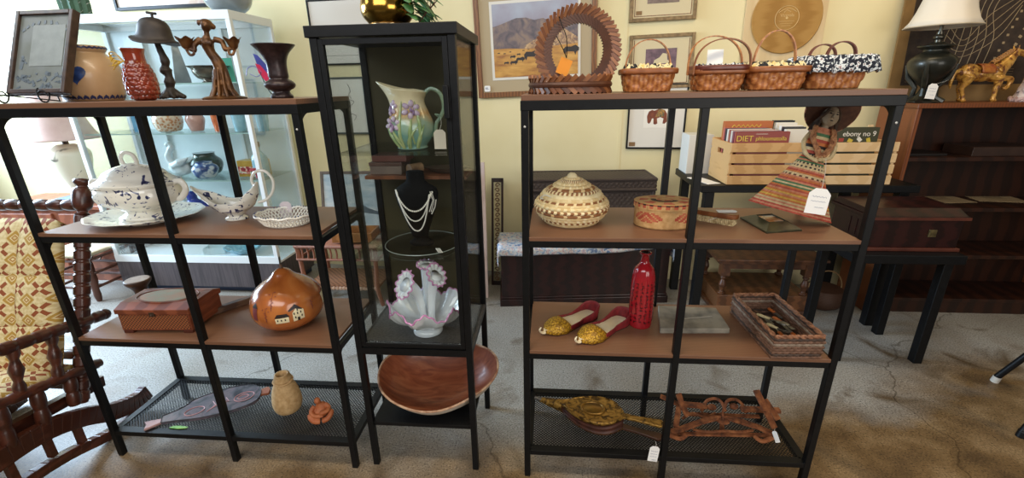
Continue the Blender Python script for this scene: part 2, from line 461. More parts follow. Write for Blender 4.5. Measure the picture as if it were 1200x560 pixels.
# ================================================================ glass-door cabinet
cab = thing('display_cabinet', 'tall narrow black metal cabinet with glass door and glass shelves', 'cabinet', (BX, BY, 0))
W, D, HC, p = .42, .37, 1.55, .022; ZB = .53
for x in (.004, W-p-.004):
    for y in (.004, D-p-.004):
        b = MB(); b.bb((x, y, 0), (x+p, y+p, HC-.03)); b.build('post', BLACK, cab, smooth=0, bevel=.0015)
b = MB(); b.bb((-.004, -.004, HC-.03), (W+.004, D+.004, HC)); b.build('top_panel', BLACK, cab, smooth=0, bevel=.002)
b = MB(); b.bb((.005, .02, ZB-.012), (W-.005, D-.008, ZB)); b.build('floor_panel', mat('speckled_black_steel', '3a3938', '575452', scale=140, rough=.5), cab, smooth=0)
b = MB(); b.bb((.026, .005, ZB-.03), (W-.026, .022, ZB-.004)); b.bb((.026, D-.022, ZB-.03), (W-.026, D-.005, ZB-.012))
for x in (.006, W-.024): b.bb((x, .026, ZB-.03), (x+.018, D-.026, ZB-.012))
b.build('rail_frame', BLACK, cab, smooth=0)
b = MB(); b.bb((.02, .012, .185), (W-.02, D-.012, .2)); b.build('lower_shelf', BLACK, cab, smooth=0, bevel=.001)
b = MB(); b.bb((.026, D-.014, ZB), (W-.026, D-.01, HC-.03))
b.build('back_panel', mat('dark_back_panel', '4a442d', rough=.5, spec=.3), cab, smooth=0)
for x in (.012, W-.015):
    b = MB(); b.bb((x, .026, ZB), (x+.003, D-.026, HC-.03)); b.build('side_glass', GLASS, cab, smooth=0)
dr = MB()
for a, c in (((.027, .004, ZB+.002), (.042, .02, HC-.034)), ((W-.042, .004, ZB+.002), (W-.027, .02, HC-.034)), ((.042, .004, ZB+.002), (W-.042, .02, ZB+.017)), ((.042, .004, HC-.049), (W-.042, .02, HC-.034))):
    dr.bb(a, c)
door = dr.build('door', BLACK, cab, smooth=0, bevel=.001)
b = MB(); b.bb((.042, .011, ZB+.017), (W-.042, .014, HC-.049)); b.build('door_glass', GLASS, door, smooth=0)
b = MB(); b.bb((W-.043, -.016, 1.30), (W-.028, -.006, 1.39)); b.bb((W-.04, -.008, 1.31), (W-.032, .005, 1.318)); b.bb((W-.04, -.008, 1.372), (W-.032, .005, 1.38))
b.build('handle', BLACK, door, smooth=0, bevel=.002)
ZG1, ZG2 = 1.195, .85
for z in (ZG1, ZG2):
    b = MB(); b.bb((.017, .03, z-.005), (W-.017, D-.02, z)); b.build('glass_shelf', GLASS, cab, smooth=0)
    q = MB()
    for x in (.02, W-.02):
        for y in (.05, D-.05): q.tube([(x, y, z-.011), (x, y, z-.005)], .004, 8)
    q.build('shelf_pin', BLACK, cab)
b = MB(); b.bb((.03, .2, 1.083), (W-.03, D-.02, 1.095))  # added ledge, a solid stand-in for one reflected in the back panel
b.build('reflection_ledge', mat('reddish_reflected_ledge', '6b4028', '7d4c30', kind='wave', scale=4, vec=(1, 9, 1), rough=.45), cab, smooth=0)
for dx, dz, zz in ((.0535, .02, 1.49), (.085, .3, 1.47)):
    pass
# ================================================================ left shelf unit: top
def cl(b, c, r, n, **k): pass
# framed picture on a wire easel
c = at_y(42, 108, 1.36)
easel = thing('wire_easel', 'twisted black wire easel with curled feet under the framed picture', 'picture easel', (c.x, 1.36, HT))
b = MB()
for x in (-.075, .065):
    b.tube([(x, .13, .0), (x, .115, .1), (x, .09, .13)], .0022, 6)
    b.tube([(x, .13, .002), (x, .0, .02), (x, -.045, .025)], .0022, 6)
b.build('support_wire', BLACK, easel)
b = MB()
b.tube([(-.13+.28*i/30, -.028+.0012*sin(i*2.2), .024+.0012*cos(i*2.2)) for i in range(31)], .0022, 6)
b.build('cross_wire', BLACK, easel)
for x in (-.075, .065):
    b = MB(); b.tube([(x+.002*k, -.045-.012*sin(k*.5), .022+.021*cos(k*.52)-.0*k) for k in range(0, 11)], .0022, 6); b.build('curled_hook', BLACK, easel)
    b = MB(); b.tube([(x-.01+.017*cos(k*.6), -.03, .0195+.017*sin(k*.6)) for k in range(0, 9)], .0022, 6); b.build('curled_foot', BLACK, easel)
xa, xb_ = at_y(6, 105, 1.335).x, at_y(76, 105, 1.335).x
pf = thing('framed_picture', 'grey print in a dark frame standing on a wire easel', 'picture', ((xa+xb_)/2, 1.33, HT+.03), (R_(-24), 0, R_(-1)))
FW, FH, ft = xb_-xa, .272, .014
b = MB()
for a, d in (((-FW/2, 0, 0), (-FW/2+ft, .024, FH)), ((FW/2-ft, 0, 0), (FW/2, .024, FH)), ((-FW/2+ft, 0, 0), (FW/2-ft, .024, ft)), ((-FW/2+ft, 0, FH-ft), (FW/2-ft, .024, FH))): b.bb(a, d)
b.build('frame', mat('dark_umber_frame', '2f211c', '4a372c', scale=30, rough=.35), pf, smooth=0, bevel=.002)
b = MB(); b.bb((-FW/2+ft, .008, ft), (FW/2-ft, .011, FH-ft)); pr = b.build('print', mat('faded_grey_print', '6f7575', '5f645c', scale=14, detail=5, rough=.45), pf, smooth=0)
b = MB(); b.bb((-.04, .0068, .09), (.075, .0079, .225)); b.build('pale_panel', mat('pale_print_panel', '868d8c', '7a8180', scale=30, rough=.45), pf, smooth=0)
b = MB()
for k in range(9):
    a = R_(150-15*k); b.box((.0+.085*cos(a), .0074, .185+.05*sin(a)), (.008, .001, .012), rot=(0, a-pi/2, 0))
rnd = random.Random(3)
for q in range(36):
    x = rnd.uniform(-.08, .08); b.box((x, .0074, .02+.055*rnd.random()*(1-abs(x)*4)), (rnd.uniform(.004, .02), .001, rnd.uniform(.003, .012)), rot=(0, rnd.uniform(-1, 1), 0))
b.ball((-.066, .0076, .12), (.006, .0006, .007), 8); b.box((-.066, .0076, .098), (.012, .001, .034), rot=(0, .2, 0)); b.box((-.058, .0076, .105), (.022, .001, .005), rot=(0, .5, 0))
b.build('printed_pattern', mat('print_slate_ink', '55606a', rough=.4), pf, smooth=0)

# stoneware crock
c = at_y(113, 117, 1.50)
crock = thing('stoneware_crock', 'tan stoneware crock with a blue heart painted on its side', 'crock', (c.x, 1.50, HT))
cp_ = smoothprof([(.072, 0), (.08, .006), (.089, .04), (.094, .075), (.093, .1), (.082, .13), (.066, .147), (.06, .155), (.066, .163), (.067, .174), (.062, .177)], 4)
inner = [(.056, .172), (.052, .15), (.05, .13)]
b = MB(); b.lathe(cp_+inner, 44); body = b.build('body', mat('tan_stoneware', 'c3a581', 'b4926c', scale=9, rough=.35, bump=.05, coat=.2), crock, smooth=60)
b = MB(); heart = []
for i in range(28):
    a = 2*pi*i/28; heart.append((.002*16*sin(a)**3, .002*(13*cos(a)-5*cos(2*a)-2*cos(3*a)-cos(4*a))))
decal(b, cp_, R_(-66), .085, heart, None, off=.0012)
b.build('painted_heart', mat('cobalt_glaze', '2e4a86', '1d2f5e', scale=50, rough=.3), crock)
b = MB()
for z, h in ((.012, .011), (.169, .007)):
    b = MB()
    for k in range(30):
        a = 2*pi*k/30; decal(b, cp_, a, z, [(-.008, -h*.6), (.0, -h*.2), (.008, -h*.7), (.007, h*.2), (0, h*.8), (-.007, h*.1)], None, off=.0012, rings=2, steps=1)
    b.build('painted_border', mat('dark_blue_glaze', '26305a', rough=.3), crock)

# pineapple vase
c = at_y(171, 117, 1.41)
pv = thing('pineapple_vase', 'glossy red-brown vase with overlapping scales tied with yellow raffia', 'vase', (c.x, 1.41, HT))
pp = [(.024, 0), (.03, .004), (.04, .02), (.044, .045), (.042, .075), (.034, .1), (.029, .115), (.028, .14), (.032, .155), (.029, .155)]
sp_ = smoothprof(pp, 4)
b = MB(); b.lathe(sp_+[(.021, .15), (.02, .12)], 32)
for row in range(8):
    z = .008+row*.0125
    for k in range(12):
        a = 2*pi*(k+.5*(row % 2))/12; r = rprof(sp_, z+.005)
        b.ball((cos(a)*(r-.0015), sin(a)*(r-.0015), z+.006), (.0112, .0034, .0098), 8, rot=(0, 0, a+pi/2))
b.build('body', mat('red_brown_glaze', '86331d', '6a2414', scale=30, rough=.12, coat=.6), pv, smooth=60)
RAF = mat('yellow_raffia', 'd9b54a', 'b98f2c', scale=60, rough=.8)
b = MB()
b.tube([(.027*cos(a), .027*sin(a), .117) for a in arc(20, lambda t: 2*pi*t)][:-1], .002, 6, closed=True)
for k in range(5):
    a0 = R_(200+k*16); l = .03+.004*k
    s_ = (-1, -.5, .1, .6, 1)[k]; b.tube(smoothprof([(-.024, -.014, .118), (-.04, -.024, .118+.016*s_+.01), (-.058, -.024, .118+.024*s_), (-.05, -.024, .114+.012*s_), (-.03, -.018, .116)], 4), .0028, 5, flat=.4)
for s_ in (-1, 1): b.tube([(-.026, -.016, .117), (-.05, -.024, .112+.006*s_), (-.072, -.022, .118+.012*s_)], .0024, 5, flat=.4)
b.build('raffia_bow', RAF, pv)

# iron hat ornament
c = at_y(203, 117, 1.54)
hs = thing('hat_stand_ornament', 'dark iron ornament of a brimmed hat on a knotty stem', 'ornament', (c.x, 1.54, HT))
IRON = mat('brown_cast_iron', '2a2420', '352d28', scale=50, rough=.55, metal=.2, bump=.15)
b = MB()
b.tube(smoothprof([(0, 0, .005), (.0, 0, .04), (.006, 0, .075), (.0, 0, .1), (.006, 0, .125), (-.002, 0, .16), (-.008, 0, .19)], 4), [.03, .024, .017, .014, .013, .015, .018, .015, .012, .013, .016, .02, .018, .013, .011, .013, .015, .014, .012, .011, .011, .01, .01, .01, .01][:25], 12)
for k in range(7):
    a = 2*pi*k/7; b.tube([(0, 0, .035), (.025*cos(a), .02*sin(a), .014), (.047*cos(a), .036*sin(a), .006)], [.012, .011, .006], 8)
b.build('stem', IRON, hs, smooth=180, remesh=.003, soft=1)
hp = smoothprof([(.085, 0), (.084, .004), (.066, .012), (.058, .03), (.052, .052), (.04, .068), (.02, .076), (.004, .078)], 4)
b = MB(); b.at((-.01, 0, .186), (0, R_(9), 0), (.9, .9, .98)); b.lathe(hp, 36, fn=lambda a, i, r, z: (r*cos(a), r*.85*sin(a), z + (.010*cos(2*a) if r > .06 else 0)*(r-.06)*30))
b.build('hat', IRON, hs, smooth=60)
b = MB(); b.at((-.0, 0, .258)); b.tube([(0, 0, 0), (.001, 0, .016)], .004, 8); b.tube([(-.016, 0, .019), (0, 0, .016), (.016, 0, .014)], .004, 8); b.build('finial', IRON, hs)

# candelabra figurine
c = at_y(264, 116, 1.42)
cd = thing('figural_candelabra', 'bronze candelabra figurine of a robed woman raising two flower cups', 'figurine', (c.x, 1.42, HT), R_(30))
FIG = mat('rubbed_copper_bronze', '6f4a26', '40291a', scale=28, rough=.38, metal=.45, bump=.15)
b = MB()
b.tube(smoothprof([(0, 0, .0), (0, 0, .02), (.003, 0, .05), (.006, 0, .085), (.0, 0, .115), (-.012, 0, .14), (-.016, 0, .165), (-.013, 0, .185)], 3), [.03, .026, .022, .019, .0175, .0168, .0165, .0165, .017, .0175, .018, .018, .0165, .015, .0145, .0145, .0155, .0175, .0185, .018, .012, .009], 14)
b.tube([(-.013, 0, .18), (-.011, -.003, .2)], [.009, .008], 10)
b.ball((-.009, -.004, .214), (.0145, .015, .017), 14); b.ball((-.009, .005, .221), (.019, .017, .014), 12)
b.ball((-.024, -.001, .222), (.009, .008, .009), 8); b.ball((.008, .003, .213), (.009, .008, .009), 8)
b.ball((-.01, -.019, .212), (.003, .004, .004), 6); b.ball((-.022, -.016, .165), (.008, .007, .008), 8); b.ball((-.006, -.016, .165), (.008, .007, .008), 8)
for s, pts in ((-1, [(-.03, 0, .177), (-.05, -.004, .16), (-.052, -.012, .142), (-.064, -.01, .15)]), (1, [(.004, 0, .177), (.025, -.004, .17), (.03, -.012, .147), (.046, -.01, .152)])):
    b.tube(smoothprof(pts, 3), [.009]*4+[.0075]*3+[.006]*3, 10)
    h = V(pts[-1]); b.ball(h, (.0065, .006, .0065), 8)
    for k in range(4): b.tube([h+V((0, -.003, .003-.0035*k)), h+V((s*.007, -.008, .003-.0035*k)), h+V((s*.011, -.003, .003-.0035*k))], .0017, 6)
    b.tube([h+V((0, -.003, .005)), h+V((s*.003, -.007, .01))], .002, 6)
for k in range(10):
    a = 2*pi*k/10; b.tube([(.004+.018*cos(a), .018*sin(a), .09), (.026*cos(a), .024*sin(a), .03), (.04*cos(a), .034*sin(a), .003)], [.003, .006, .006], 6)
b.build('body', FIG, cd, smooth=180, remesh=.0026, soft=1)
for s, x, z in ((-1, -.07, .158), (1, .054, .16)):
    b = MB(); pts = [(x+s*.002, -.01, z-.012), (x+s*-.006, -.02, z-.028), (x-s*.016, -.016, z-.024), (x-s*.014, -.012, z-.01)]
    b.tube(smoothprof(pts, 3), .004, 8); b.build('curled_stem', FIG, cd)
    b = MB(); b.at((x, -.01, z-.012)); b.lathe(smoothprof([(.006, 0), (.011, .005), (.015, .014), (.019, .025), (.024, .032), (.021, .03), (.014, .017)], 3), 30, fn=lambda a, i, r, q: (r*cos(a)*(1+.1*cos(5*a)*(q > .02)), r*sin(a)*(1+.1*cos(5*a)*(q > .02)), q+.004*cos(5*a)*(q > .023)))
    b.build('flower_cup', FIG, cd, smooth=60)
b = MB(); b.lathe([(.054, 0), (.056, .004), (.048, .008), (.03, .012)], 32, fn=lambda a, i, r, z: (r*cos(a)*1.15, r*sin(a)*.8, z)); b.build('base', FIG, cd, smooth=40)

# bronze trumpet vase
c = at_y(331, 115, 1.43)
tv = thing('trumpet_vase', 'dark bronze vase with a flared trumpet rim and bulbous foot', 'vase', (c.x, 1.43, HT))
b = MB(); b.lathe(smoothprof([(.032, 0), (.034, .006), (.028, .014), (.026, .022), (.04, .03), (.046, .04), (.04, .05), (.028, .058), (.03, .066), (.029, .085), (.031, .11), (.04, .132), (.056, .15), (.062, .156), (.06, .159), (.05, .152), (.03, .125), (.024, .1)], 3), 40)
b.build('body', mat('purple_black_bronze', '241a1b', '38292a', scale=70, rough=.35, metal=.3, bump=.25), tv, smooth=50)
# butterfly garden stake ornament beside it
c = at_y(322, 114, 1.58)
bf = thing('butterfly_ornament', 'pink winged butterfly ornament on a bent wire beside the trumpet vase', 'ornament', (c.x, 1.58, HT))
b = MB(); b.tube(smoothprof([(0, 0, .0), (-.02, 0, .03), (-.035, 0, .075), (-.032, 0, .085)], 4), .0018, 6); b.lathe([(.014, 0), (.014, .003)], 16); b.build('stem', BLACK, bf)
for k, (mt, o, sc) in enumerate(((mat('crimson_pink_enamel', 'd83a66', rough=.3), (-.026, 0, .078), 1), (mat('violet_enamel', '4b57b0', rough=.3), (-.03, .004, .11), 1.0))):
    b = MB(); b.at(o, (0, R_(-28), 0)); b.prism([(-.006, -.03), (.01, -.034), (.015, -.01), (.008, .03), (-.003, .042), (-.012, .01)], -.001, .001, plane='XZ'); b.build('wing', mt, bf, smooth=0)
b = MB(); b.tube(smoothprof([(-.03, 0, .085), (-.055, 0, .105), (-.08, 0, .098), (-.09, 0, .075)], 4), .0014, 6); b.tube(smoothprof([(-.03, 0, .085), (-.05, 0, .07), (-.075, 0, .08)], 4), .0014, 6); b.build('antenna', mat('lilac_wire', '7d7fc0', rough=.4), bf)

# ================================================================ left shelf unit: upper wooden shelf
def blue_china(name, sc=34, lo=.57): return mat(name, 'e3dfd2', ramp=[(lo, 'e3dfd2'), (lo+.035, '55597a'), (lo+.09, '23284a')], scale=sc, detail=2, dist=1.2, rough=.15, coat=.4)
BCHINA = blue_china('blue_sprig_china', 38, .6)
c = at_z(176, 256, H1)
plt = thing('china_platter', 'round white platter with blue sprigs underneath the lidded tureen', 'platter', (c.x, 1.445, H1))
b = MB(); b.lathe(smoothprof([(.09, 0), (.1, .0), (.105, .006), (.15, .014), (.185, .022), (.187, .025), (.15, .018), (.1, .01), (.01, .009)], 3), 48, fn=lambda a, i, r, z: (r*cos(a)*(1+.015*cos(12*a)*(r > .14)), r*.86*sin(a)*(1+.015*cos(12*a)*(r > .14)), z), cap=(True, True))
b.build('plate', BCHINA, plt, smooth=60)
tu = thing('soup_tureen', 'white china tureen with blue flower sprigs and a knobbed lid', 'tureen', (c.x, 1.445, H1+.0095))
EL = lambda a, i, r, z: (r*cos(a)*1.1*(1+.022*abs(cos(4*a))*(r > .07)), r*.84*sin(a)*(1+.022*abs(cos(4*a))*(r > .07)), z)
b = MB(); b.lathe(smoothprof([(.075, .0), (.077, .008), (.06, .02), (.058, .03), (.085, .042), (.118, .062), (.13, .082), (.128, .105), (.124, .118), (.13, .126), (.122, .126), (.115, .11), (.1, .07)], 4), 56, fn=EL)
b.build('bowl', BCHINA, tu, smooth=60)
b = MB(); b.lathe(smoothprof([(.128, .127), (.13, .132), (.115, .14), (.1, .15), (.085, .168), (.06, .182), (.035, .19), (.012, .196), (.003, .197)], 4), 56, fn=EL); lid = b.build('lid', BCHINA, tu, smooth=60)
b = MB(); b.tube(smoothprof([(-.03, 0, .19), (-.034, 0, .215), (-.015, 0, .232), (.012, 0, .226), (.022, 0, .205), (.02, 0, .19)], 4), .0065, 10); b.build('knob', BONE, lid)
for s in (-1, 1):
    b = MB(); b.tube(smoothprof([(s*.118, 0, .075), (s*.15, 0, .07), (s*.178, 0, .1), (s*.172, 0, .128), (s*.148, 0, .132), (s*.13, 0, .118)], 4), [.008]*6+[.0085]*8+[.007]*7, 10, flat=1.3); b.build('handle', BONE, tu)

# sauce boat with tall loop handle
c = at_z(283, 254, H1)
gb = thing('sauce_boat', 'white china sauce boat with blue flowers and a tall looped handle', 'sauce boat', (c.x, 1.46, H1), R_(4))
def boat(u, v):
    # u around, v from foot to rim; long axis x, spout at -x
    a = 2*pi*u; t = v
    rx = interp([(0, .036), (.1, .036), (.16, .022), (.25, .03), (.45, .07), (.75, .092), (1, .098)], t)
    ry = interp([(0, .03), (.1, .03), (.16, .02), (.25, .028), (.5, .047), (.8, .052), (1, .05)], t)
    x, y = rx*cos(a), ry*sin(a)
    if cos(a) < 0: x *= 1+.45*t*t*cos(a)**2; y *= 1-.45*t*cos(a)**2
    rim = .09+.026*cos(2*a)+(.004 if cos(a) < 0 else .016)*abs(cos(a))**3 + .003*cos(8*a)*t
    z = interp([(0, 0), (.1, .006), (.16, .012), (.25, .022), (1, 1)], t) if t < .25 else .022+(rim-.022)*(t-.25)/.75
    return (x, y, z)
b = MB(); b.grid(boat, 48, 24, cu=True); b.build('bowl', BCHINA, gb, smooth=180, solid=.004)
b = MB(); b.lathe([(.034, 0), (.036, .003), (.03, .007), (.018, .01)], 24); b.build('foot', BONE, gb)
b = MB(); b.tube(smoothprof([(.088, 0, .118), (.082, 0, .14), (.1, 0, .168), (.135, 0, .172), (.158, 0, .14), (.15, 0, .1), (.122, 0, .07), (.09, 0, .06)], 4), [.005]*29, 10); b.build('handle', BONE, gb)
# pierced basket dish
c = at_z(336, 262, H1)
pb = thing('pierced_china_basket', 'shallow white openwork china basket beside the shelf post', 'basket dish', (c.x, 1.41, H1))
b = MB(); b.lathe([(.075, 0), (.078, .003), (.07, .006), (.001, .007)], 40, fn=lambda a, i, r, z: (r*cos(a), r*.8*sin(a), z)); b.build('base', BONE, pb)
b = MB()
for k in range(44):
    for s in (1, -1):
        a0 = 2*pi*k/44
        b.tube([((.077+.024*t)*cos(a0+s*.22*t), (.077+.024*t)*.8*sin(a0+s*.22*t), .003+.032*t) for t in (0, .33, .67, 1)], .0019, 5)
b.build('lattice_side', BONE, pb)
b = MB(); b.tube([(.102*cos(2*pi*k/60), .102*.8*sin(2*pi*k/60), .036+.002*cos(2*pi*k/5)) for k in range(60)], .0042, 8, closed=True); b.build('rim', BONE, pb)
b = MB()
for k in range(60): b.ball((.102*cos(2*pi*k/60), .102*.8*sin(2*pi*k/60), .04), .0024, 6)
b.build('painted_beads', mat('beads_blue', '4a5478', rough=.3), pb)
price_tag('pale pink paper price tag leaning between sauce boat and openwork basket', (at_y(323, 228, 1.44).x, 1.485, H1+.058), w=.042, h=.057, rot=(R_(-8), 0, .1), color=mat('pale_pink_card', 'd9cdd0', rough=.8), lines=0, shape=True)

# ================================================================ left shelf unit: lower wooden shelf
c0 = at_z(141, 392, H2); c1 = at_z(222, 393, H2)
cb = thing('carved_wooden_box', 'reddish carved wooden trinket box with a pale oval on its lid', 'wooden box', ((c0.x+c1.x)/2, 1.405, H2), R_(3))
bw, bd, bh = (c1.x-c0.x), .17, .098
RED = mat('red_cedar_wood', '8a4a30', '6d3621', kind='wave', scale=4, vec=(1, 1, 9), dist=3, rough=.4)
WOV = mat('basketweave_carving', '9a5b34', '4a2615', kind='checker', scale=1, vec=(170, 170, 170), rough=.5, bump=.5)
b = MB(); b.bb((-bw/2, -bd/2, .012), (bw/2, bd/2, .08)); b.build('body', RED, cb, smooth=0, bevel=.002)
b = MB(); b.bb((-bw/2+.006, -bd/2-.0015, .018), (bw/2-.006, -bd/2+.001, .074)); b.build('carved_front', WOV, cb, smooth=0)
b = MB()
b.prism([(-bd/2-.005, .0805), (bd/2+.005, .0805), (bd/2+.005, .1), (bd/2-.03, .112), (-bd/2+.03, .112), (-bd/2-.005, .098)], -bw/2-.006, bw/2+.006, plane='YZ'); lid = b.build('lid', RED, cb, smooth=0, bevel=.002)
b = MB(); b.lathe([(.095, .1122), (.096, .1135), (.09, .114), (.001, .114)], 48, fn=lambda a, i, r, z: (r*cos(a)*1.05, r*.55*sin(a), z)); b.build('pale_oval', mat('scuffed_green_grey', '8d8a6c', 'a57a58', scale=22, rough=.5), lid)
b = MB(); b.tube([(.112*cos(2*pi*k/48), .06*sin(2*pi*k/48), .1125) for k in range(48)], .0022, 6, closed=True); b.build('carved_ring', RED, lid)
for x in (-bw/2+.02, bw/2-.02):
    for y in (-bd/2+.015, bd/2-.015):
        b = MB(); b.box((x, y, .006), (.036, .03, .012)); b.build('foot', mat('dark_red_foot', '4c2216', rough=.4), cb, smooth=0, bevel=.002)
b = MB(); b.box((0, -bd/2-.004, .08), (.02, .005, .016)); b.ball((0, -bd/2-.007, .077), .004, 8); b.build('latch', BRONZE, cb, smooth=30)
# pestle/masher with long handle: head behind the box, another stick beside
c = at_z(169, 350, H2)
ms = thing('wooden_mortar', 'small dark wooden cup with a worn pale rim behind the carved box', 'wooden cup', (at_y(169, 345, 1.57).x, 1.56, H2))
OLDW = mat('old_brown_wood', '5d4330', '40291c', kind='wave', scale=5, vec=(1, 1, 6), dist=5, rough=.55)
b = MB(); b.lathe(smoothprof([(.034, 0), (.036, .006), (.02, .016), (.022, .05), (.03, .07), (.044, .088), (.047, .1), (.044, .103)], 4), 32); b.build('body', OLDW, ms, smooth=50)
b = MB(); b.lathe([(.043, .1032), (.042, .1045), (.002, .1045)], 32); b.build('worn_top', mat('worn_pale_wood', 'a48b72', '8a6f58', scale=30, rough=.6), ms)
p0 = at_z(240, 372, H2); p1 = at_z(303, 350, H2)
st = thing('wooden_stick', 'dark brown wooden stick lying between the carved box and the gourd', 'wooden stick', (0, 0, 0))
b = MB(); b.rod((p0.x, p0.y, H2+.014), (p1.x+.03, p1.y+.02, H2+.014), .028, .026); b.build('shaft', OLDW, st, smooth=0, bevel=.004)
b = MB(); b.tube([(p0.x+.002, p0.y-.015, H2+.02), (p0.x-.012, p0.y-.03, H2+.006), (p0.x+.012, p0.y-.045, H2+.002), (p0.x+.002, p0.y-.055, H2+.002)], .0016, 6); b.build('string_loop', STRING, st)

# painted gourd
c = at_z(341, 378, H2)
gd = thing('painted_gourd', 'glossy orange-brown gourd painted with little cream houses and trees', 'gourd', (c.x, 1.425, H2))
gp = smoothprof([(.03, 0), (.075, .006), (.112, .035), (.126, .075), (.121, .115), (.104, .146), (.078, .17), (.052, .187), (.038, .2), (.028, .213), (.013, .222), (.004, .224)], 4)
def gfn(a, i, r, z): return (r*cos(a)*(1+.05*max(0, cos(a))*(.12 < z < .19)), r*sin(a), z)
b = MB(); b.lathe(gp, 56, fn=gfn); b.build('shell', mat('gourd_skin', 'b5682f', '9a4f20', scale=7, dist=1, rough=.22, coat=.5, ramp=[(.3, '8f4a1f'), (.5, 'b0642e'), (.7, 'c27a3e')]), gd, smooth=180)
b = MB(); b.tube([(0, 0, .222), (.003, 0, .232), (-.002, 0, .238)], [.007, .005, .004], 8); b.build('stem', OLDW, gd)
CREAM = mat('cream_paint', 'e9dcb4', rough=.5); DK = mat('black_paint', '241a18', rough=.5); MAR = mat('maroon_paint', '6b2a2c', rough=.5)
A = R_(-57)
def house(parts, name='painted_house'):
    b = MB()
    for p_ in parts: decal(b, gp, p_[0], p_[1]+.026, *p_[2:4], off=p_[4], rings=p_[5])
    b.build(name, CREAM, gd, smooth=0)
def sq(u, w, a, c): return [(u-a, w-c), (u+a, w-c), (u+a, w+c), (u-a, w+c)]
house([(A+.12, .06, [(-.005, -.026), (.033, -.022), (.033, .012), (.015, .03), (-.005, .008)], CREAM, .0015, 5), (A+.18, .092, [(-.022, -.016), (.0, .0), (.018, -.018), (.021, -.016), (.0, .006), (-.024, -.012)], DK, .0024, 5)]
      + [(A+.12, .06+w, sq(u, 0, .002, .004), DK, .0028, 1) for u, w in ((.0, .005), (.011, .005), (.022, .006), (.003, -.01), (.0245, -.008), (.012, .017))] + [(A+.12, .045, sq(.013, -.003, .004, .007), DK, .0029, 1)])
house([(A-.2, .05, [(-.022, -.014), (.022, -.014), (.022, .008), (-.022, .006)], CREAM, .0015, 5), (A-.19, .063, [(-.024, -.005), (.024, -.005), (.016, .008), (-.016, .008)], DK, .0022, 5)] + [(A-.2, .05, sq(u, -.0015, .002, .0035), DK, .0028, 1) for u in (-.014, -.002, .01)])
house([(A-1.0, .07, [(-.011, -.026), (.011, -.026), (.012, .02), (-.012, .02)], MAR, .0015, 5), (A-1.0, .095, [(-.015, -.005), (.015, -.005), (0, .013)], DK, .002, 5)])
house([(A+1.3, .07, [(-.02, -.02), (.02, -.02), (.02, .02), (-.02, .02)], CREAM, .0015, 5), (A+1.3, .096, [(-.024, -.006), (.024, -.006), (0, .016)], DK, .002, 5)])
for a0, zz in ((-.62, .07), (.66, .085), (-.45, .115)):
    house([(A+a0, zz-.02+.05*q/9, [(.016*sin(q*2.4)*(q/9)-.0035, -.0012), (.016*sin(q*2.4)*(q/9)+.0035, -.0006), (.016*sin(q*2.4)*(q/9)+.001, .0022)], MAR, .0015, 1) for q in range(9)] + [(A+a0, zz, [(-.0009, -.03), (.0009, -.03), (.0007, .025), (-.0007, .025)], MAR, .0013, 2)], 'painted_tree')

# ================================================================ left shelf unit: mesh tray
fb = thing('painted_fish_board', 'long grey and pink painted wooden fish lying on the mesh tray', 'painted board', (0, 0, 0))
p0 = at_z(190, 496, H3); p1 = at_z(312, 460, H3)
d = (p1-p0); L_ = d.length; ang = atan2(d.y, d.x)
fb.location = (p0.x, p0.y, H3+.001); fb.rotation_euler = (R_(2), 0, ang)
out = smoothprof([(.0, -.012, 0), (.06, -.03, 0), (L_*.35, -.055, 0), (L_*.65, -.07, 0), (L_*.86, -.06, 0), (L_*.94, -.025, 0), (L_*.94, .03, 0), (L_*.84, .075, 0), (L_*.6, .098, 0), (L_*.3, .085, 0), (.07, .05, 0), (.0, .03, 0)], 3)
poly = [(p.x, p.y) for p in out]
b = MB(); b.prism(poly, 0, .012); b.build('body', mat('grey_violet_paint', '6f6a74', ramp=[(.3, '303038'), (.45, '56525a'), (.58, '6e5f66'), (.7, '3c3e42')], scale=16, detail=3, dist=1.5, rough=.3, coat=.3), fb, smooth=30, bevel=.002)
b = MB(); b.tube([(p[0], p[1], .0125) for p in poly], .0018, 5, closed=True); b.build('stitched_edge', mat('dark_edge', '2a2426', rough=.6), fb)
b = MB()
PINK = mat('pink_line_paint', 'c98d8c', rough=.5)
for cx_, cy_, rx, ry in ((L_*.78, .0, .038, .028), (L_*.3, 0, .035, .024), (L_*.77, 0, .02, .014)): b.tube([(cx_+rx*cos(2*pi*k/24), cy_+ry*sin(2*pi*k/24), .0128) for k in range(24)], .0016, 5, closed=True)
for k in range(5): b.tube([(L_*.42+.012*k, -.03+.01*k, .0128), (L_*.5+.012*k, .0, .0128), (L_*.47+.012*k, .03, .0128)], .0016, 5)
b.build('painted_lines', PINK, fb)
b = MB(); b.prism([(L_*.93, -.016), (L_*1.03, -.024), (L_*1.05, .0), (L_*1.03, .026), (L_*.93, .02)], 0, .011); b.build('head_block', mat('terracotta_paint', '9a5a3c', rough=.5), fb, smooth=0, bevel=.002)
b = MB(); b.prism([(.004, -.006), (-.055, -.02), (-.05, .006), (-.06, .03), (.004, .018)], 0, .01); b.build('tail', mat('dull_pink_paint', 'b08a86', '8f6d6c', scale=30, rough=.5), fb, smooth=0, bevel=.002)
c = at_z(211, 501, H3); d2 = at_z(197, 503, H3)
gl = thing('green_leaf_cutting', 'bright green leaf-shaped strip poking out under the painted fish', 'leaf strip', (c.x, c.y, H3+.001))
b = MB(); b.prism([(-.04, -.008), (.0, -.01), (.03, -.005), (.034, .002), (.0, .006), (-.03, .003)], 0, .004); b.build('strip', mat('leaf_green', '5f9a3e', '8ab85c', scale=40, rough=.5), gl, smooth=0, bevel=.001)
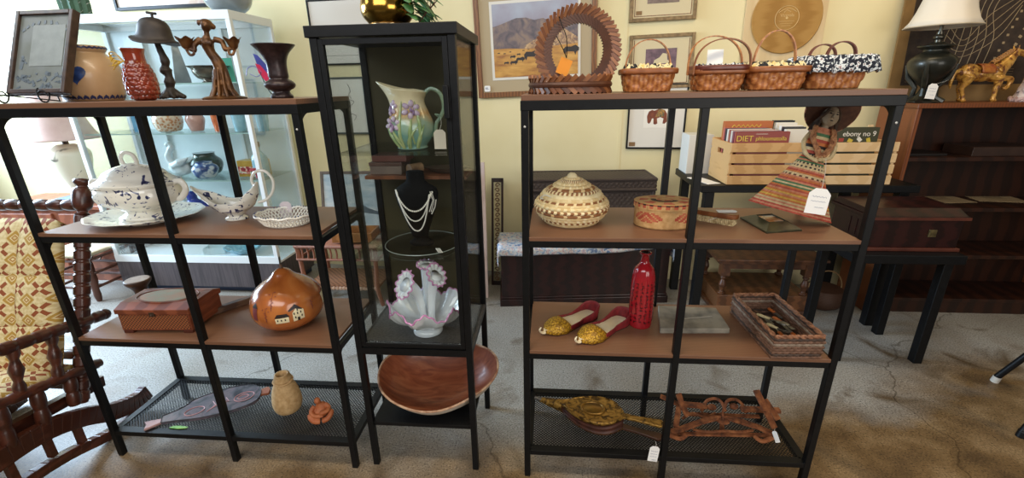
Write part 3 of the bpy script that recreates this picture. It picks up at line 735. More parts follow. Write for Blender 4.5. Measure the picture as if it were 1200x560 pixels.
# coiled clay vase
c = at_z(331, 489, H3)
kv = thing('ribbed_clay_vase', 'buff clay vase with fine horizontal ribs and a pinched neck', 'vase', (c.x, c.y+.05, H3))
vp = smoothprof([(.034, 0), (.046, .006), (.055, .03), (.055, .06), (.048, .1), (.037, .13), (.032, .14), (.034, .15), (.031, .16), (.026, .166), (.028, .172), (.024, .175)], 6)
b = MB(); b.lathe([(r+.0009*(1 if i % 2 else -1), z) for i, (r, z) in enumerate(vp)]+[(.019, .17), (.018, .14)], 40, fn=lambda a, i, r, z: (r*cos(a)*(1+.01*sin(22*a)), r*sin(a)*(1+.01*sin(22*a)), z))
b.build('body', mat('buff_clay', 'd2ae7c', 'b8925f', scale=60, rough=.75, bump=.3), kv, smooth=180)
b = MB(); b.tube([(.036*cos(2*pi*k/24), .036*sin(2*pi*k/24), .143+.002*sin(4*pi*k/24)) for k in range(24)], .004, 8, closed=True); b.build('neck_band', mat('buff_clay', ''), kv)
# small clay figure
c = at_z(374, 494, H3)
cf = thing('small_clay_figure', 'small orange clay figure seated with folded limbs', 'figurine', (c.x, c.y+.025, H3), R_(24))
b = MB()
b.ball((0, 0, .03), (.032, .026, .026), 14); b.ball((.004, .004, .048), (.024, .02, .024), 12); b.ball((-.006, -.002, .085), (.0125, .0125, .015), 12); b.tube([(0, 0, .06), (-.005, 0, .078)], [.012, .008], 10)
b.ball((-.006, -.014, .084), (.003, .003, .003), 6)
b.tube(smoothprof([(-.02, 0, .062), (-.034, -.012, .048), (-.022, -.028, .035), (.002, -.032, .032)], 3), .0085, 10)
b.tube(smoothprof([(.02, 0, .062), (.034, -.01, .05), (.024, -.028, .045), (-.002, -.032, .044)], 3), .0085, 10)
for s in (-1, 1): b.tube(smoothprof([(s*.02, .004, .02), (s*.04, -.016, .03), (s*.026, -.034, .016), (s*.004, -.036, .01)], 3), .011, 10)
for k in range(4): b.tube([(-.004+.004*k, -.037, .036), (-.006+.005*k, -.04, .03)], .0022, 6)
b.build('body', mat('orange_clay', 'c07042', 'a85a30', scale=30, rough=.6), cf, smooth=180, remesh=.0024, soft=1)
# ================================================================ contents of the glass cabinet
# brass pot with plant on top
c = at_y(455, 20, 1.47)
bp = thing('potted_plant', 'polished brass pot with green leaves on top of the black cabinet', 'plant', (c.x, 1.47, HC))
BRASS = mat('polished_brass', 'b58a3c', rough=.16, metal=1)
b = MB(); b.lathe(smoothprof([(.05, .016), (.06, .022), (.075, .04), (.08, .06), (.076, .085), (.07, .1), (.075, .106), (.07, .106), (.062, .09)], 4), 40); b.build('pot', BRASS, bp, smooth=60)
b = MB(); b.tube([(.055*cos(2*pi*k/32), .055*sin(2*pi*k/32), .015) for k in range(32)], .004, 8, closed=True)
for k in range(3):
    a = R_(90+120*k-30); b.tube([(.055*cos(a), .055*sin(a), .015), (.062*cos(a), .062*sin(a), .003)], .004, 8)
b.build('ring_stand', mat('silver_wire', 'c9bfa8', rough=.25, metal=.9), bp)
def leaf(b, base, d, up, l, w, mt=None, n=6):
    base, d, up = V(base), V(d).normalized(), V(up); s = d.cross(up).normalized(); vs, fs = [], []
    for i in range(n+1):
        t = i/n; p = base + d*(l*t) + up*(-.35*l*t*t); ww = w*sin(pi*min(1, t*.9+.08))**.8*(1+.25*cos(t*16))
        vs += [p-s*ww/2, p+up*(.12*ww), p+s*ww/2]
    for i in range(n): fs += [(3*i, 3*i+1, 3*i+4, 3*i+3), (3*i+1, 3*i+2, 3*i+5, 3*i+4)]
    b.add(vs, fs, mt)
b = MB(); rnd = random.Random(5)
for k in range(26):
    a = rnd.uniform(-1.3, 1.3); h = rnd.uniform(.04, .13)
    leaf(b, (.062+.02*cos(a), .0+.05*sin(a), h), (cos(a)+.3, sin(a)-.3, rnd.uniform(-.9, .1)), (0, 0, 1), rnd.uniform(.06, .09), rnd.uniform(.024, .036))
b.build('leaves', mat('dark_leaf', '2f5a2c', '47793f', scale=40, rough=.45), bp, smooth=60, solid=.0008)
b = MB()
for k in range(5): b.tube([(.1, -.02, .02), (.125+.01*k, -.02+.01*k, .05+.012*k), (.135+.012*k, -.01, .1+.01*k)], .0012, 5)
b.build('twigs', OLDW, bp)

# iris pitcher
c = at_z(479, 176, ZG1)
ip = thing('iris_pitcher', 'cream and teal pottery pitcher with raised lilac irises', 'pitcher', (c.x, 1.455, ZG1))
pc = smoothprof([(.044, 0), (.05, .004), (.047, .01), (.064, .03), (.074, .055), (.072, .085), (.06, .115), (.05, .14), (.05, .16), (.057, .178), (.06, .184), (.055, .184), (.044, .15), (.05, .1)], 4)
def pfn(a, i, r, z):
    k = max(0, -cos(a))**3*max(0, (z-.115)/.07)
    return (r*cos(a)-.042*k, r*sin(a)*(1-.25*k), z+.024*k - .008*max(0, cos(a))*max(0, (z-.15)/.03))
pm = mat('iris_pottery', 'd9cfae', rough=.18, coat=.5)
if True:
    N, L = pm.node_tree.nodes, pm.node_tree.links
    tc = N.new('ShaderNodeTexCoord'); sx = N.new('ShaderNodeSeparateXYZ'); L.new(tc.outputs['Object'], sx.inputs[0])
    nz = N.new('ShaderNodeTexNoise'); nz.inputs['Scale'].default_value = 14; L.new(tc.outputs['Object'], nz.inputs['Vector'])
    ma = N.new('ShaderNodeMath'); ma.operation = 'MULTIPLY_ADD'; ma.inputs[1].default_value = .09; L.new(nz.outputs['Fac'], ma.inputs[0]); L.new(sx.outputs['Z'], ma.inputs[2])
    mr = N.new('ShaderNodeMapRange'); mr.inputs['From Min'].default_value = .03; mr.inputs['From Max'].default_value = .24; L.new(ma.outputs[0], mr.inputs['Value'])
    rp = N.new('ShaderNodeValToRGB'); e = rp.color_ramp.elements
    e[0].position, e[0].color = 0, lin('8fae9e'); e[1].position, e[1].color = 1, lin('ead9b0')
    for p_, c_ in ((.3, '6f9a90'), (.45, '9db39c'), (.58, 'dcae74'), (.7, 'e6d6b0')):
        q = e.new(p_); q.color = lin(c_)
    L.new(mr.outputs[0], rp.inputs['Fac']); L.new(rp.outputs['Color'], N['Principled BSDF'].inputs['Base Color'])
b = MB(); b.lathe(pc, 48, fn=pfn, cap=(True, False)); b.build('body', pm, ip, smooth=180)
b = MB(); b.tube(smoothprof([(.052, 0, .172), (.075, 0, .186), (.103, 0, .17), (.112, 0, .13), (.1, 0, .1), (.085, 0, .08), (.078, 0, .05), (.066, 0, .04)], 4), .0062, 10); b.tube(smoothprof([(.095, 0, .098), (.085, -.008, .108), (.1, -.008, .104)], 3), .003, 8); b.build('handle', mat('sage_glaze', '93a888', '7d9480', scale=30, rough=.2, coat=.4), ip)
b = MB()
LILAC, PURP = mat('lilac_glaze', 'd3bfd0', 'bda3be', scale=60, rough=.25, coat=.3), mat('purple_glaze', '93749a', rough=.3)
rr = lambda a, z, o=.004: ((rprof(pc, z)+o)*cos(a), (rprof(pc, z)+o)*sin(a), z)
for a0, z0, s in ((R_(-70), .125, 1), (R_(-122), .082, .9), (R_(-140), .13, .85)):
    f = MB()
    for k in range(6):
        q = 2*pi*k/6+.4; u, w = .018*s*cos(q), .018*s*sin(q); f.ball(rr(a0+u/.055, z0+w), (.0115*s, .006, .0085*s), 8, rot=(0, -q, a0+pi/2), mt=LILAC)
    f.ball(rr(a0, z0, .009), (.005, .004, .007), 8, mt=PURP)
    f.ball(rr(a0+.1, z0-.008, .008), (.004, .003, .01), 8, mt=PURP); f.build('iris_flower', LILAC, ip, smooth=180)
b.tube([rr(a, z, .003) for a, z in ((-1.15, .02), (-1.3, .06), (-1.25, .11))], .003, 6)
for a0, a1, z1 in ((-2.2, -2.5, .09), (-1.9, -2.2, .07), (-1.5, -1.0, .075), (-1.4, -1.2, .11), (-1.0, -.7, .08), (-.9, -.95, .15), (-1.8, -1.75, .15)):
    b.tube([rr(a0+(a1-a0)*t*t, .006+(z1-.006)*t, .0025) for t in (0, .25, .5, .75, 1)], [.003, .0055, .006, .004, .001], 8)
b.build('raised_stems', mat('pale_green_glaze', 'b4bd86', '8fa56f', scale=30, rough=.25, coat=.4), ip)
price_tag('cream price tag hanging from the iris pitcher handle inside the cabinet', (at_y(516, 156, 1.41).x, 1.40, ZG1+.064), w=.038, h=.06, color=mat('cream_card', 'e0d3c0', rough=.8), lines=0, string_to=(c.x+.1, 1.45, ZG1+.1))

# reflections in the cabinet back, built as solid things on an added ledge
ZL = 1.095
def boxthing(name, label, cat, lo, hi, mt, z, lidm=None, group=None, rz=0, bevel=.002):
    cx, cy = (lo[0]+hi[0])/2, (lo[1]+hi[1])/2; w, d, h = hi[0]-lo[0], hi[1]-lo[1], hi[2]-lo[2]
    t = thing(name, label, cat, (cx, cy, z), rz, group)
    lh = h*.3 if lidm else 0
    b = MB(); b.bb((-w/2, -d/2, 0), (w/2, d/2, h-lh)); b.build('body', mt, t, smooth=0, bevel=bevel)
    if lidm: b = MB(); b.bb((-w/2-.002, -d/2-.002, h-lh), (w/2+.002, d/2+.002, h)); b.build('lid', lidm, t, smooth=0, bevel=bevel)
    return t
x0 = BX+.04
boxthing('reflected_box', 'large dusky brown box standing in for a reflection below the pitcher', 'box', (x0, 1.52, 0), (x0+.115, 1.63, .042), mat('dusky_leather', '6f6059', '85746a', scale=12, rough=.45), ZL, mat('dusky_leather2', '75594f', '5f4740', scale=9, rough=.4))
boxthing('reflected_slim_case', 'slim dark red case on the larger box, standing in for a reflection', 'box', (x0+.005, 1.535, 0), (x0+.13, 1.63, .022), mat('dark_red_case', '6a403a', '7a5048', scale=10, rough=.35), ZL+.0421)
t = thing('reflected_roll', 'tan rolled piece standing in for a reflection in the cabinet back', 'leather roll', (x0+.165, 1.53, ZL+.017))
b = MB(); b.tube([(-.02, -.02, .003), (.012, .02, .003)], .018, 16); b.build('roll', mat('tan_leather', '9a7a5a', '6d513a', scale=20, rough=.6), t)
b = MB(); b.tube([(.012+.014*cos(k*.6)*(1-k/16), .021, .003+.014*sin(k*.6)*(1-k/16)) for k in range(15)], .0016, 6); b.build('rolled_end', OLDW, t)
t = thing('reflected_dish', 'flat dark leaf-shaped dish standing in for a reflection in the cabinet back', 'dish', (x0+.27, 1.56, ZL))
b = MB(); b.lathe([(.04, 0), (.055, .006), (.075, .02), (.07, .02), (.04, .006), (.001, .005)], 28, fn=lambda a, i, r, z: (r*cos(a)*1.05, r*sin(a)*.6, z)); b.build('bowl', mat('dark_dish', '4a3d33', '5f5044', scale=20, rough=.4), t, smooth=50)

# round glass tray, black bust, pearls
c = at_z(487, 297, ZG2)
BU = (c.x, c.y+.055)
tr = thing('round_glass_tray', 'round clear glass tray under the black necklace bust', 'tray', (BU[0], 1.485, ZG2))
b = MB(); b.lathe([(.13, 0), (.135, .003), (.131, .004), (.12, .002), (.001, .002)], 56); b.build('disc', GLASS, tr)
b = MB(); b.tube([(.135*cos(2*pi*k/56), .135*sin(2*pi*k/56), .004) for k in range(56)], .0016, 6, closed=True); b.build('rim', mat('glass_rim', '8d968f', rough=.1, spec=.8), tr)
bu = thing('necklace_bust', 'black necklace bust draped with strands of white pearls', 'display bust', (BU[0], BU[1]+.03, ZG2+.0046))
VEL = mat('black_velvet', '0c0c0d', rough=.9, spec=.1)
bprof = smoothprof([(.042, 0), (.043, .012), (.03, .018), (.027, .03), (.035, .06), (.05, .1), (.064, .14), (.074, .18), (.07, .205), (.045, .222), (.032, .235), (.03, .262), (.024, .266)], 4)
BFN = lambda a, i, r, z: (r*cos(a), r*.62*sin(a)-.012*(z > .03), z)
b = MB(); b.lathe(bprof, 40, fn=BFN); b.build('torso', VEL, bu, smooth=180)
PEARL = mat('pearl', 'efe9df', rough=.22, coat=.5)
def bsurf(x, z):
    r = rprof(bprof, z); q = max(-.97, min(.97, x/r)); return V((x, -r*.62*sqrt(1-q*q)-.012-.0028, z))
def strand(parent, pts, r):
    b = MB(); P = []
    for (x0, z0), (x1, z1) in zip(pts, pts[1:]):
        for k in range(6): P.append(bsurf(x0+(x1-x0)*k/6, z0+(z1-z0)*k/6))
    l = 0; last = P[0]; b.ball(last, r, 8)
    for p in P:
        while (p-last).length > 2*r: last = last+(p-last).normalized()*2*r; b.ball(last, r, 8)
    return b.build('pearl_strand', PEARL, parent, smooth=180)
def par(x0, x1, ztop, zbot, n=14, sk=0):
    return [(x0+(x1-x0)*i/n, ztop-(ztop-zbot)*(1-abs(2*i/n-1)**2.2)+sk*i/n) for i in range(n+1)]
nk = thing('pearl_necklace', 'three graduated strands of white pearls hung on the black bust', 'necklace', bu.location)
strand(nk, par(-.064, .064, .203, .135), .0034); strand(nk, par(-.062, .058, .2, .098), .0028); strand(nk, par(-.058, .054, .198, .06), .0028)
for dx in (0, .005): strand(nk, [(.056+dx, .2), (.062+dx*.6, .17), (.052+dx, .145), (.045+dx, .125)], .0019)
e = MB(); e.tube([V(bsurf(x, z))+V((0, -.001, 0)) for x, z in ((.07, .17), (.064, .145), (.052, .12))], .0022, 6); e.build('pearl_strand', PEARL, nk)
c = at_z(512, 298, ZG2)
br = thing('pearl_bracelet', 'short triple pearl bracelet lying on the glass tray by the bust', 'bracelet', (c.x, 1.40, ZG2+.0046))
b = MB()
for k in range(3):
    for q in range(10): b.ball((-.012+.006*k+.0028*q*.75, .014-.0042*q, .0021), .002, 6)
b.build('pearls', PEARL, br, smooth=180)

# epergne
c = at_z(498, 396, ZB)
ep = thing('ruffled_epergne', 'white glass epergne with pink crimped rims and three trumpet horns', 'epergne', (c.x, c.y+.05, ZB))
MILK = mat('milk_glass', 'eef0f2', 'e2e6ec', scale=12, rough=.12, coat=.5, spec=.6); PINKG = mat('pink_glass_edge', 'd9a3c8', 'c17fb0', scale=60, rough=.15, coat=.4)
b = MB(); b.lathe(smoothprof([(.05, 0), (.054, .004), (.052, .016), (.044, .024), (.03, .03)], 4), 40); b.build('foot', MILK, ep, smooth=60)
def ruff(a, i, r, z):
    k = max(0, (r-.06)/.075); s = .016*sin(8*a)*k+.004*sin(31*a)*k*k
    rr_ = r*(1+.05*k*cos(8*a)); return (rr_*cos(a), rr_*.9*sin(a), z+s)
bpr = smoothprof([(.03, .028), (.055, .036), (.085, .052), (.112, .075), (.13, .1), (.135, .11)], 5)
b = MB(); b.lathe(bpr, 128, fn=ruff, cap=(True, False)); b.build('bowl', MILK, ep, smooth=180, solid=.003)
b = MB(); b.tube([ruff(2*pi*k/160, 0, .1365, .111) for k in range(160)], .0033, 6, closed=True); b.build('pink_rim', PINKG, ep)
def horn(path, r0, r1, lip, tilt_n, nr=12):
    P = smoothprof(path, 6); n = len(P)
    rs = [r0+(r1-r0)*(i/(n-1))**2 for i in range(n)]
    b = MB(); b.tube(P, rs, 20)
    t = (P[-1]-P[-2]).normalized(); nrm = V(tilt_n).normalized(); s = nrm.cross(V((0, 1, .3))).normalized(); u = s.cross(nrm)
    o = P[-1]
    def lipf(a, k):
        r = r1*.9+(lip-r1*.9)*k; w = 1+.07*k*cos(nr*a); h = .012*k*(1-.6*k)+.004*k*sin(nr*a)
        return o + s*(r*w*cos(a)) + u*(r*w*sin(a)) + nrm*h
    b.grid(lambda q, v: lipf(2*pi*q, v), 96, 6, cu=True)
    h_ = b.build('trumpet_horn', MILK, ep, smooth=180)
    e = MB(); e.tube([lipf(2*pi*k/110, 1.0) for k in range(110)], .003, 6, closed=True); e.build('pink_rim', PINKG, h_)
horn([(0, .02, .04), (.0, .025, .13), (.0, .03, .21), (.004, .03, .25)], .013, .022, .032, (.1, -.12, 1))
horn([(-.012, 0, .04), (-.018, -.004, .12), (-.032, -.012, .17), (-.056, -.036, .205)], .013, .028, .05, (-.62, -.62, .48))
horn([(.016, 0, .04), (.022, -.006, .12), (.03, -.008, .18), (.048, -.014, .23)], .013, .024, .042, (.8, -.3, .52))

# wooden dough bowl on the bottom shelf
db = thing('wooden_dough_bowl', 'wide shallow oval bowl of reddish brown wood with a pale underside', 'bowl', (-.425, 1.475, .216), (R_(13), R_(-2), R_(3)))
ob = [(.001, 0), (.09, .0), (.15, .022), (.2, .06), (.228, .1), (.237, .118)]; ib = [(.23, .119), (.218, .1), (.19, .062), (.14, .03), (.08, .012), (.001, .01)]
OV = lambda a, i, r, z: (r*cos(a)*(1+.02*cos(3*a)), r*.74*sin(a)*(1+.03*sin(2*a)), z+.004*sin(5*a)*(r > .2)+.018*(r/.237)**4*cos(2*a))
b = MB(); b.lathe(smoothprof(ob, 4), 60, fn=OV, cap=(True, False)); b.build('outer_shell', mat('bleached_wood', 'b9aa98', 'd8d2c6', scale=12, rough=.7), db, smooth=180)
b = MB(); b.lathe(smoothprof(ib, 4), 60, fn=OV, cap=(False, True)); b.build('hollow', mat('russet_bowl_wood', '8a4a2e', rough=.42, coat=.15, bump=.1, vec=(1, 4, 1), ramp=[(.3, '6e3520'), (.5, '8c4c30'), (.7, 'a0603f')], scale=7, detail=4, dist=1.5), db, smooth=180)
b = MB(); b.tube([OV(2*pi*k/72, 0, .2335, .1185) for k in range(72)], .0042, 8, closed=True); b.build('worn_rim', mat('worn_rim_wood', '8d5b40', 'c9a98a', scale=40, rough=.6), db)
# ================================================================ right shelf unit: top
c = at_y(668, 110, 1.41)
wb = thing('folded_slat_basket', 'round basket of interlaced brown wooden slats with a hoop handle', 'basket', (c.x, 1.44, HT))
SL = [mat('slat_wood_%s' % n, a, d, scale=25, rough=.45) for n, a, d in (('warm', '7c4a2a', '693c21'), ('dark', '4a2a1a', '5a3420'), ('light', '98623a', '85532f'))]
b = MB(); RB = .118; n = 40
for k in range(n):
    a = 2*pi*k/n
    for z, s, m_, rr_ in ((.036, 1, 0, .0), (.014, -1, 2 if k % 3 else 0, .004)):
        b.at((RB*cos(a), RB*sin(a), z), (0, 0, a+pi/2)); b.box((0, -.0, 0), (.012, .007, .04), SL[(m_+k) % 3 if m_ else (0 if k % 2 else 2)], rot=(R_(12*s), R_(48*s), 0))
b.reset(); b.build('slat_wall', SL[0], wb, smooth=0)
b = MB(); b.tube([(RB*cos(2*pi*k/48), RB*sin(2*pi*k/48), .025) for k in range(48)], .009, 8, closed=True); b.lathe([(.11, .006), (.11, .01), (.001, .01)], 40); b.build('woven_core', SL[1], wb)
b = MB(); RH = .1; hc = V((.02, 0, .118)); n = 58
for k in range(n):
    a = 2*pi*k/n
    p = hc + V((RH*cos(a), 0, RH*sin(a)))
    b.at(p, (0, -a+pi/2, 0))     # local z = radial outwards, local x = tangential
    b.box((.0, -.012, .006), (.009, .006, .05), SL[0 if k % 2 else 2], rot=(R_(14), R_(40), 0))
    b.box((.0, .012, .006), (.009, .006, .05), SL[0], rot=(R_(-14), R_(40), 0))
    b.box((.004, -.008, -.012), (.008, .006, .034), SL[1], rot=(R_(10), R_(-42), 0))
    b.box((.004, .008, -.012), (.008, .006, .034), SL[1], rot=(R_(-10), R_(-42), 0))
b.reset(); b.build('hoop_handle', SL[0], wb, smooth=0)
b = MB(); b.tube([hc+V(((RH-.002)*cos(2*pi*k/56), 0, (RH-.002)*sin(2*pi*k/56))) for k in range(56)], .0085, 8, closed=True); b.build('hoop_core', SL[1], wb)
ot = at_y(664, 68, 1.41)
t = price_tag('plain orange card tag hanging inside the hoop of the slat basket', (ot.x+.002, 1.415, ot.z-.002), w=.036, h=.046, rot=(0, R_(22), 0), color=mat('orange_card', 'e8932e', rough=.7), lines=0, shape=False)
b = MB()
p0 = at_y(664, 68, 1.412)
b.tube(smoothprof([tuple(p0), tuple(at_y(664, 45, 1.41)), tuple(at_y(658, 28, 1.415)), tuple(at_y(653, 16, 1.43)), tuple(at_y(648, 24, 1.43))], 4), .0014, 6)
b.tube(smoothprof([tuple(p0), tuple(at_y(660, 58, 1.41)), tuple(at_y(652, 42, 1.42))], 4), .0014, 6)
o = b.build('cord', BLACK, None); o.parent = t; o.matrix_parent_inverse = Matrix.LocRotScale(t.location, t.rotation_euler, None).inverted()

SPL = mat('honey_splint', 'bd7c44', 'a06032', kind='wave', scale=6, vec=(4, 4, 30), dist=3, rough=.4, coat=.15); SPD = mat('dark_splint', '96592f', '80471f', scale=40, rough=.4)
FLOR = mat('cream_black_floral', 'e5d6a8', ramp=[(.38, '1d1e22'), (.46, '2a2b2e'), (.5, 'e6d7a9'), (.7, 'd8b96a')], scale=75, detail=1.5, rough=.9)
FLOD = mat('navy_white_floral', '22252f', ramp=[(.36, '191b24'), (.5, '2c3140'), (.54, 'cfd6d8'), (.62, 'e9ebe8'), (.7, '8a6a6a')], scale=130, detail=1.5, rough=.9)
def rrect(w, d, r, a):
    """superellipse-like rounded rectangle point at angle a"""
    e = 5.0; ca, sa = cos(a), sin(a)
    k = (abs(ca)**e+abs(sa)**e)**(-1/e); return (w/2*k*ca, d/2*k*sa)
def splint_basket(name, label, x, y, w, d, h, taper=.82, rim=SPD, handle=None, liner=FLOR, over=0, rz=0, hh=.085):
    t = thing(name, label, 'basket', (x, y, HT), rz, 'splint baskets along the shelf top')
    nS, rows = 22, 4
    def body(u, v):
        a = 2*pi*u; k = taper+(1-taper)*v; row = min(int(v*rows), rows-1); f = v*rows-row
        x_, y_ = rrect(w*k, d*k, 0, a)
        amp = .0026*math.tanh(2.2*sin(nS/2*a*2/2+(pi if row % 2 else 0)))*sin(pi*f)**.3
        l = sqrt(x_*x_+y_*y_); return (x_*(1+amp/l), y_*(1+amp/l), .002+h*v)
    b = MB(); b.grid(body, 144, rows*6+1, cu=True); b.build('woven_body', SPL, t, smooth=60, solid=.003)
    b = MB(); b.lathe([(1, .003), (1, .006), (.01, .006)], 48, fn=lambda a, i, r, z: (*[q*r for q in rrect(w*taper, d*taper, 0, a)], z)); b.build('bottom', SPD, t)
    b = MB(); b.grid(lambda u, v: (*rrect(w+.006+(.004 if .1 < v < .9 else 0), d+.006+(.004 if .1 < v < .9 else 0), 0, 2*pi*u), h-.012+.014*v), 96, 6, cu=True); b.build('rim_band', rim, t, smooth=60, solid=.003)
    if liner:
        rn = random.Random(int(x*1000))
        ph = [rn.uniform(0, 6) for _ in range(4)]
        def ruf(u, v):
            a = 2*pi*u; wob = .35*sin(23*a+ph[0])+.3*sin(37*a+ph[1])+.25*sin(11*a+ph[2])
            if over:   # ruffle folded out over the rim
                rr2 = interp([(0, -.012), (.3, 0), (.5, .012), (1, .02)], v)+.008*wob*v; z = interp([(0, h-.004), (.3, h+.012), (.5, h+.006), (1, h-over)], v)+.005*wob*v
            else:
                rr2 = interp([(0, -.004), (.5, -.008), (1, -.016)], v)+.005*wob*v; z = h-.006+.02*v+.005*wob*v
            p = rrect(w+2*rr2, d+2*rr2, 0, a); return (*p, z)
        b = MB(); b.grid(ruf, 200, 9, cu=True); b.build('fabric_liner', liner, t, smooth=180, solid=.0012)
        f = MB(); f.grid(lambda u, v: (*[q*v for q in rrect(w*.93, d*.93, 0, 2*pi*u)], h-.004-.012*(1-v)), 48, 5, cu=True); f.build('liner_floor', liner, t, smooth=180)
    return t
def bail(t, w, z0, hgt, y=0, bw=.012, lean=0, name='handle', m=SPL, yb=None, span=None):
    P = []
    for i in range(25):
        a = pi*i/24; P.append((w/2*cos(a), y+lean*sin(a), z0+hgt*min(1, 1.25*sin(a))**.9 if False else z0+hgt*sin(a)**.62))
    b = MB(); b.tube(P, bw/2, 8, flat=.28, up=(0, 1, 0)) if False else None
    vs, fs = [], []
    for i, p in enumerate(P):
        a = pi*i/24; nx, nz = cos(a), sin(a)
        for s, o in ((-1, 0), (1, 0), (1, .003), (-1, .003)): vs.append((p[0]+nx*o, p[1]+s*bw/2, p[2]+nz*o))
    for i in range(24):
        for j in range(4): fs.append((4*i+j, 4*i+(j+1) % 4, 4*i+4+(j+1) % 4, 4*i+4+j))
    fs += [(3, 2, 1, 0), (96, 97, 98, 99)]
    b = MB(); b.add(vs, fs); return b.build(name, m, t, smooth=40)
def bx(px): return at_y(px, 105, 1.42).x
t = splint_basket('handled_basket', 'splint basket with one arched handle beside the slat hoop basket', bx(757), 1.42, .148, .12, .062, liner=FLOR)
bail(t, .128, .03, .112)
t = splint_basket('handled_basket', 'splint basket with twin crossing swing handles and a white card', bx(836), 1.41, .138, .12, .058, liner=FLOD)
bail(t, .15, .045, .09, lean=-.01, y=-.035, m=SPD); bail(t, .15, .045, .105, y=.02, lean=.03)
b = MB(); b.grid(lambda u, v: (*rrect(.146, .13, 0, 2*pi*u), .055+.014*v-.01*sin(2*pi*u+pi)*0), 80, 4, cu=True); b.build('outer_band', mat('cherry_band', '6d3020', '592417', scale=30, rough=.35), t, smooth=60, solid=.004)
cp2 = t.location
cd_ = thing('paper_card', 'white paper card tucked in the twin handled basket', 'card', (cp2.x-.02, cp2.y-.035, HT+.062), (R_(-14), 0, R_(-8)))
b = MB(); b.bb((-.021, -.0006, 0), (.021, .0006, .05)); b.build('card', PAPER, cd_, smooth=0)
t = splint_basket('handled_basket', 'splint basket with one arched handle in front of the wooden record plaque', bx(898), 1.40, .158, .125, .06, liner=FLOR)
bail(t, .112, .03, .125)
t = splint_basket('handled_basket', 'splint basket with navy floral ruffle and two short leather handles', bx(965), 1.41, .16, .125, .078, liner=FLOD, over=.034)
LEA = mat('oxblood_leather', '5a2418', '6e3122', scale=30, rough=.45)
for y in (-.04, .05): bail(t, .072, .07, .05, y=y, bw=.013, m=LEA, name='leather_handle')

# ================================================================ right shelf unit: upper wooden shelf
c = at_z(671, 270, H1)
cb_ = thing('coiled_straw_basket', 'large domed coiled straw basket with brown zigzag bands and a knob lid', 'basket', (c.x, c.y+.115, H1))
STR = mat('pale_straw', 'e8cf9c', 'd8b87e', scale=50, rough=.7); STB = mat('brown_straw', 'a06a3a', '855430', scale=50, rough=.7); STC = mat('cream_straw', 'f2e2b8', 'e4cd98', scale=60, rough=.7)
def coil_wall(ctrl, coils, pattern, ns=72, sub=4):
    pr = smoothprof(ctrl, 10); L_ = [0]
    for p, q in zip(pr, pr[1:]): L_.append(L_[-1]+sqrt((p[0]-q[0])**2+(p[1]-q[1])**2))
    def at(s):
        s *= L_[-1]
        for i in range(len(pr)-1):
            if L_[i+1] >= s:
                f = (s-L_[i])/(L_[i+1]-L_[i]+1e-9); return (pr[i][0]+(pr[i+1][0]-pr[i][0])*f, pr[i][1]+(pr[i+1][1]-pr[i][1])*f), (pr[i+1][0]-pr[i][0], pr[i+1][1]-pr[i][1])
        return pr[-1], (pr[-1][0]-pr[-2][0], pr[-1][1]-pr[-2][1])
    b = MB(); nv = coils*sub+1
    def fn(u, v):
        (r, z), (dr, dz) = at(v); l = sqrt(dr*dr+dz*dz)+1e-9; nx, nz = dz/l, -dr/l
        f = (v*coils) % 1; bump = .0036*abs(sin(pi*f))**.7 + .0007*sin(2*pi*u*ns/2)*sin(pi*f)
        R = max(.0008, r+nx*bump); a = 2*pi*(u+.25*f/ns*2); return (R*cos(a), R*sin(a), z+nz*bump)
    def mts(i, j):
        co = j//sub; return pattern(co, i//2, ns)
    b.grid(fn, ns*2, nv, cu=True, mts=mts); return b
def pat_body(c_, k, n):
    if c_ in (1, 5): return STB if k % 2 else STC
    if c_ == 4: return STB if k % 4 < 3 else STR
    if c_ in (2, 6): return STC if k % 2 else STR
    if c_ == 8: return STB if k % 3 else STC
    return STR if (k+c_) % 5 else STC
def pat_lid(c_, k, n):
    if c_ in (1,): return STC
    if c_ in (2, 6): return STB if k % 2 else STC
    if c_ == 3: return STB if k % 6 < 4 else STR
    return STR if (k+c_) % 4 else STC
b = coil_wall([(.09, .004), (.106, .02), (.12, .042), (.123, .058), (.116, .074), (.1, .084)], 9, pat_body); b.lathe([(.09, .0), (.091, .005), (.001, .006)], 48, STR); b.build('body', STR, cb_, smooth=60)
b = coil_wall([(.104, .082), (.1, .094), (.085, .108), (.066, .12), (.047, .132), (.03, .142), (.014, .148)], 8, pat_lid); lid = b.build('lid', STR, cb_, smooth=60)
b = MB(); b.lathe(smoothprof([(.02, .143), (.018, .15), (.014, .158), (.008, .163), (.001, .164)], 4), 24); b.build('knob', STC, lid, smooth=180)
b = MB(); b.tube(smoothprof([(-.07, -.075, .1), (-.09, -.07, .104), (-.104, -.05, .09), (-.095, -.07, .092)], 4), .0016, 6); b.build('fastening_loop', STRING, lid)

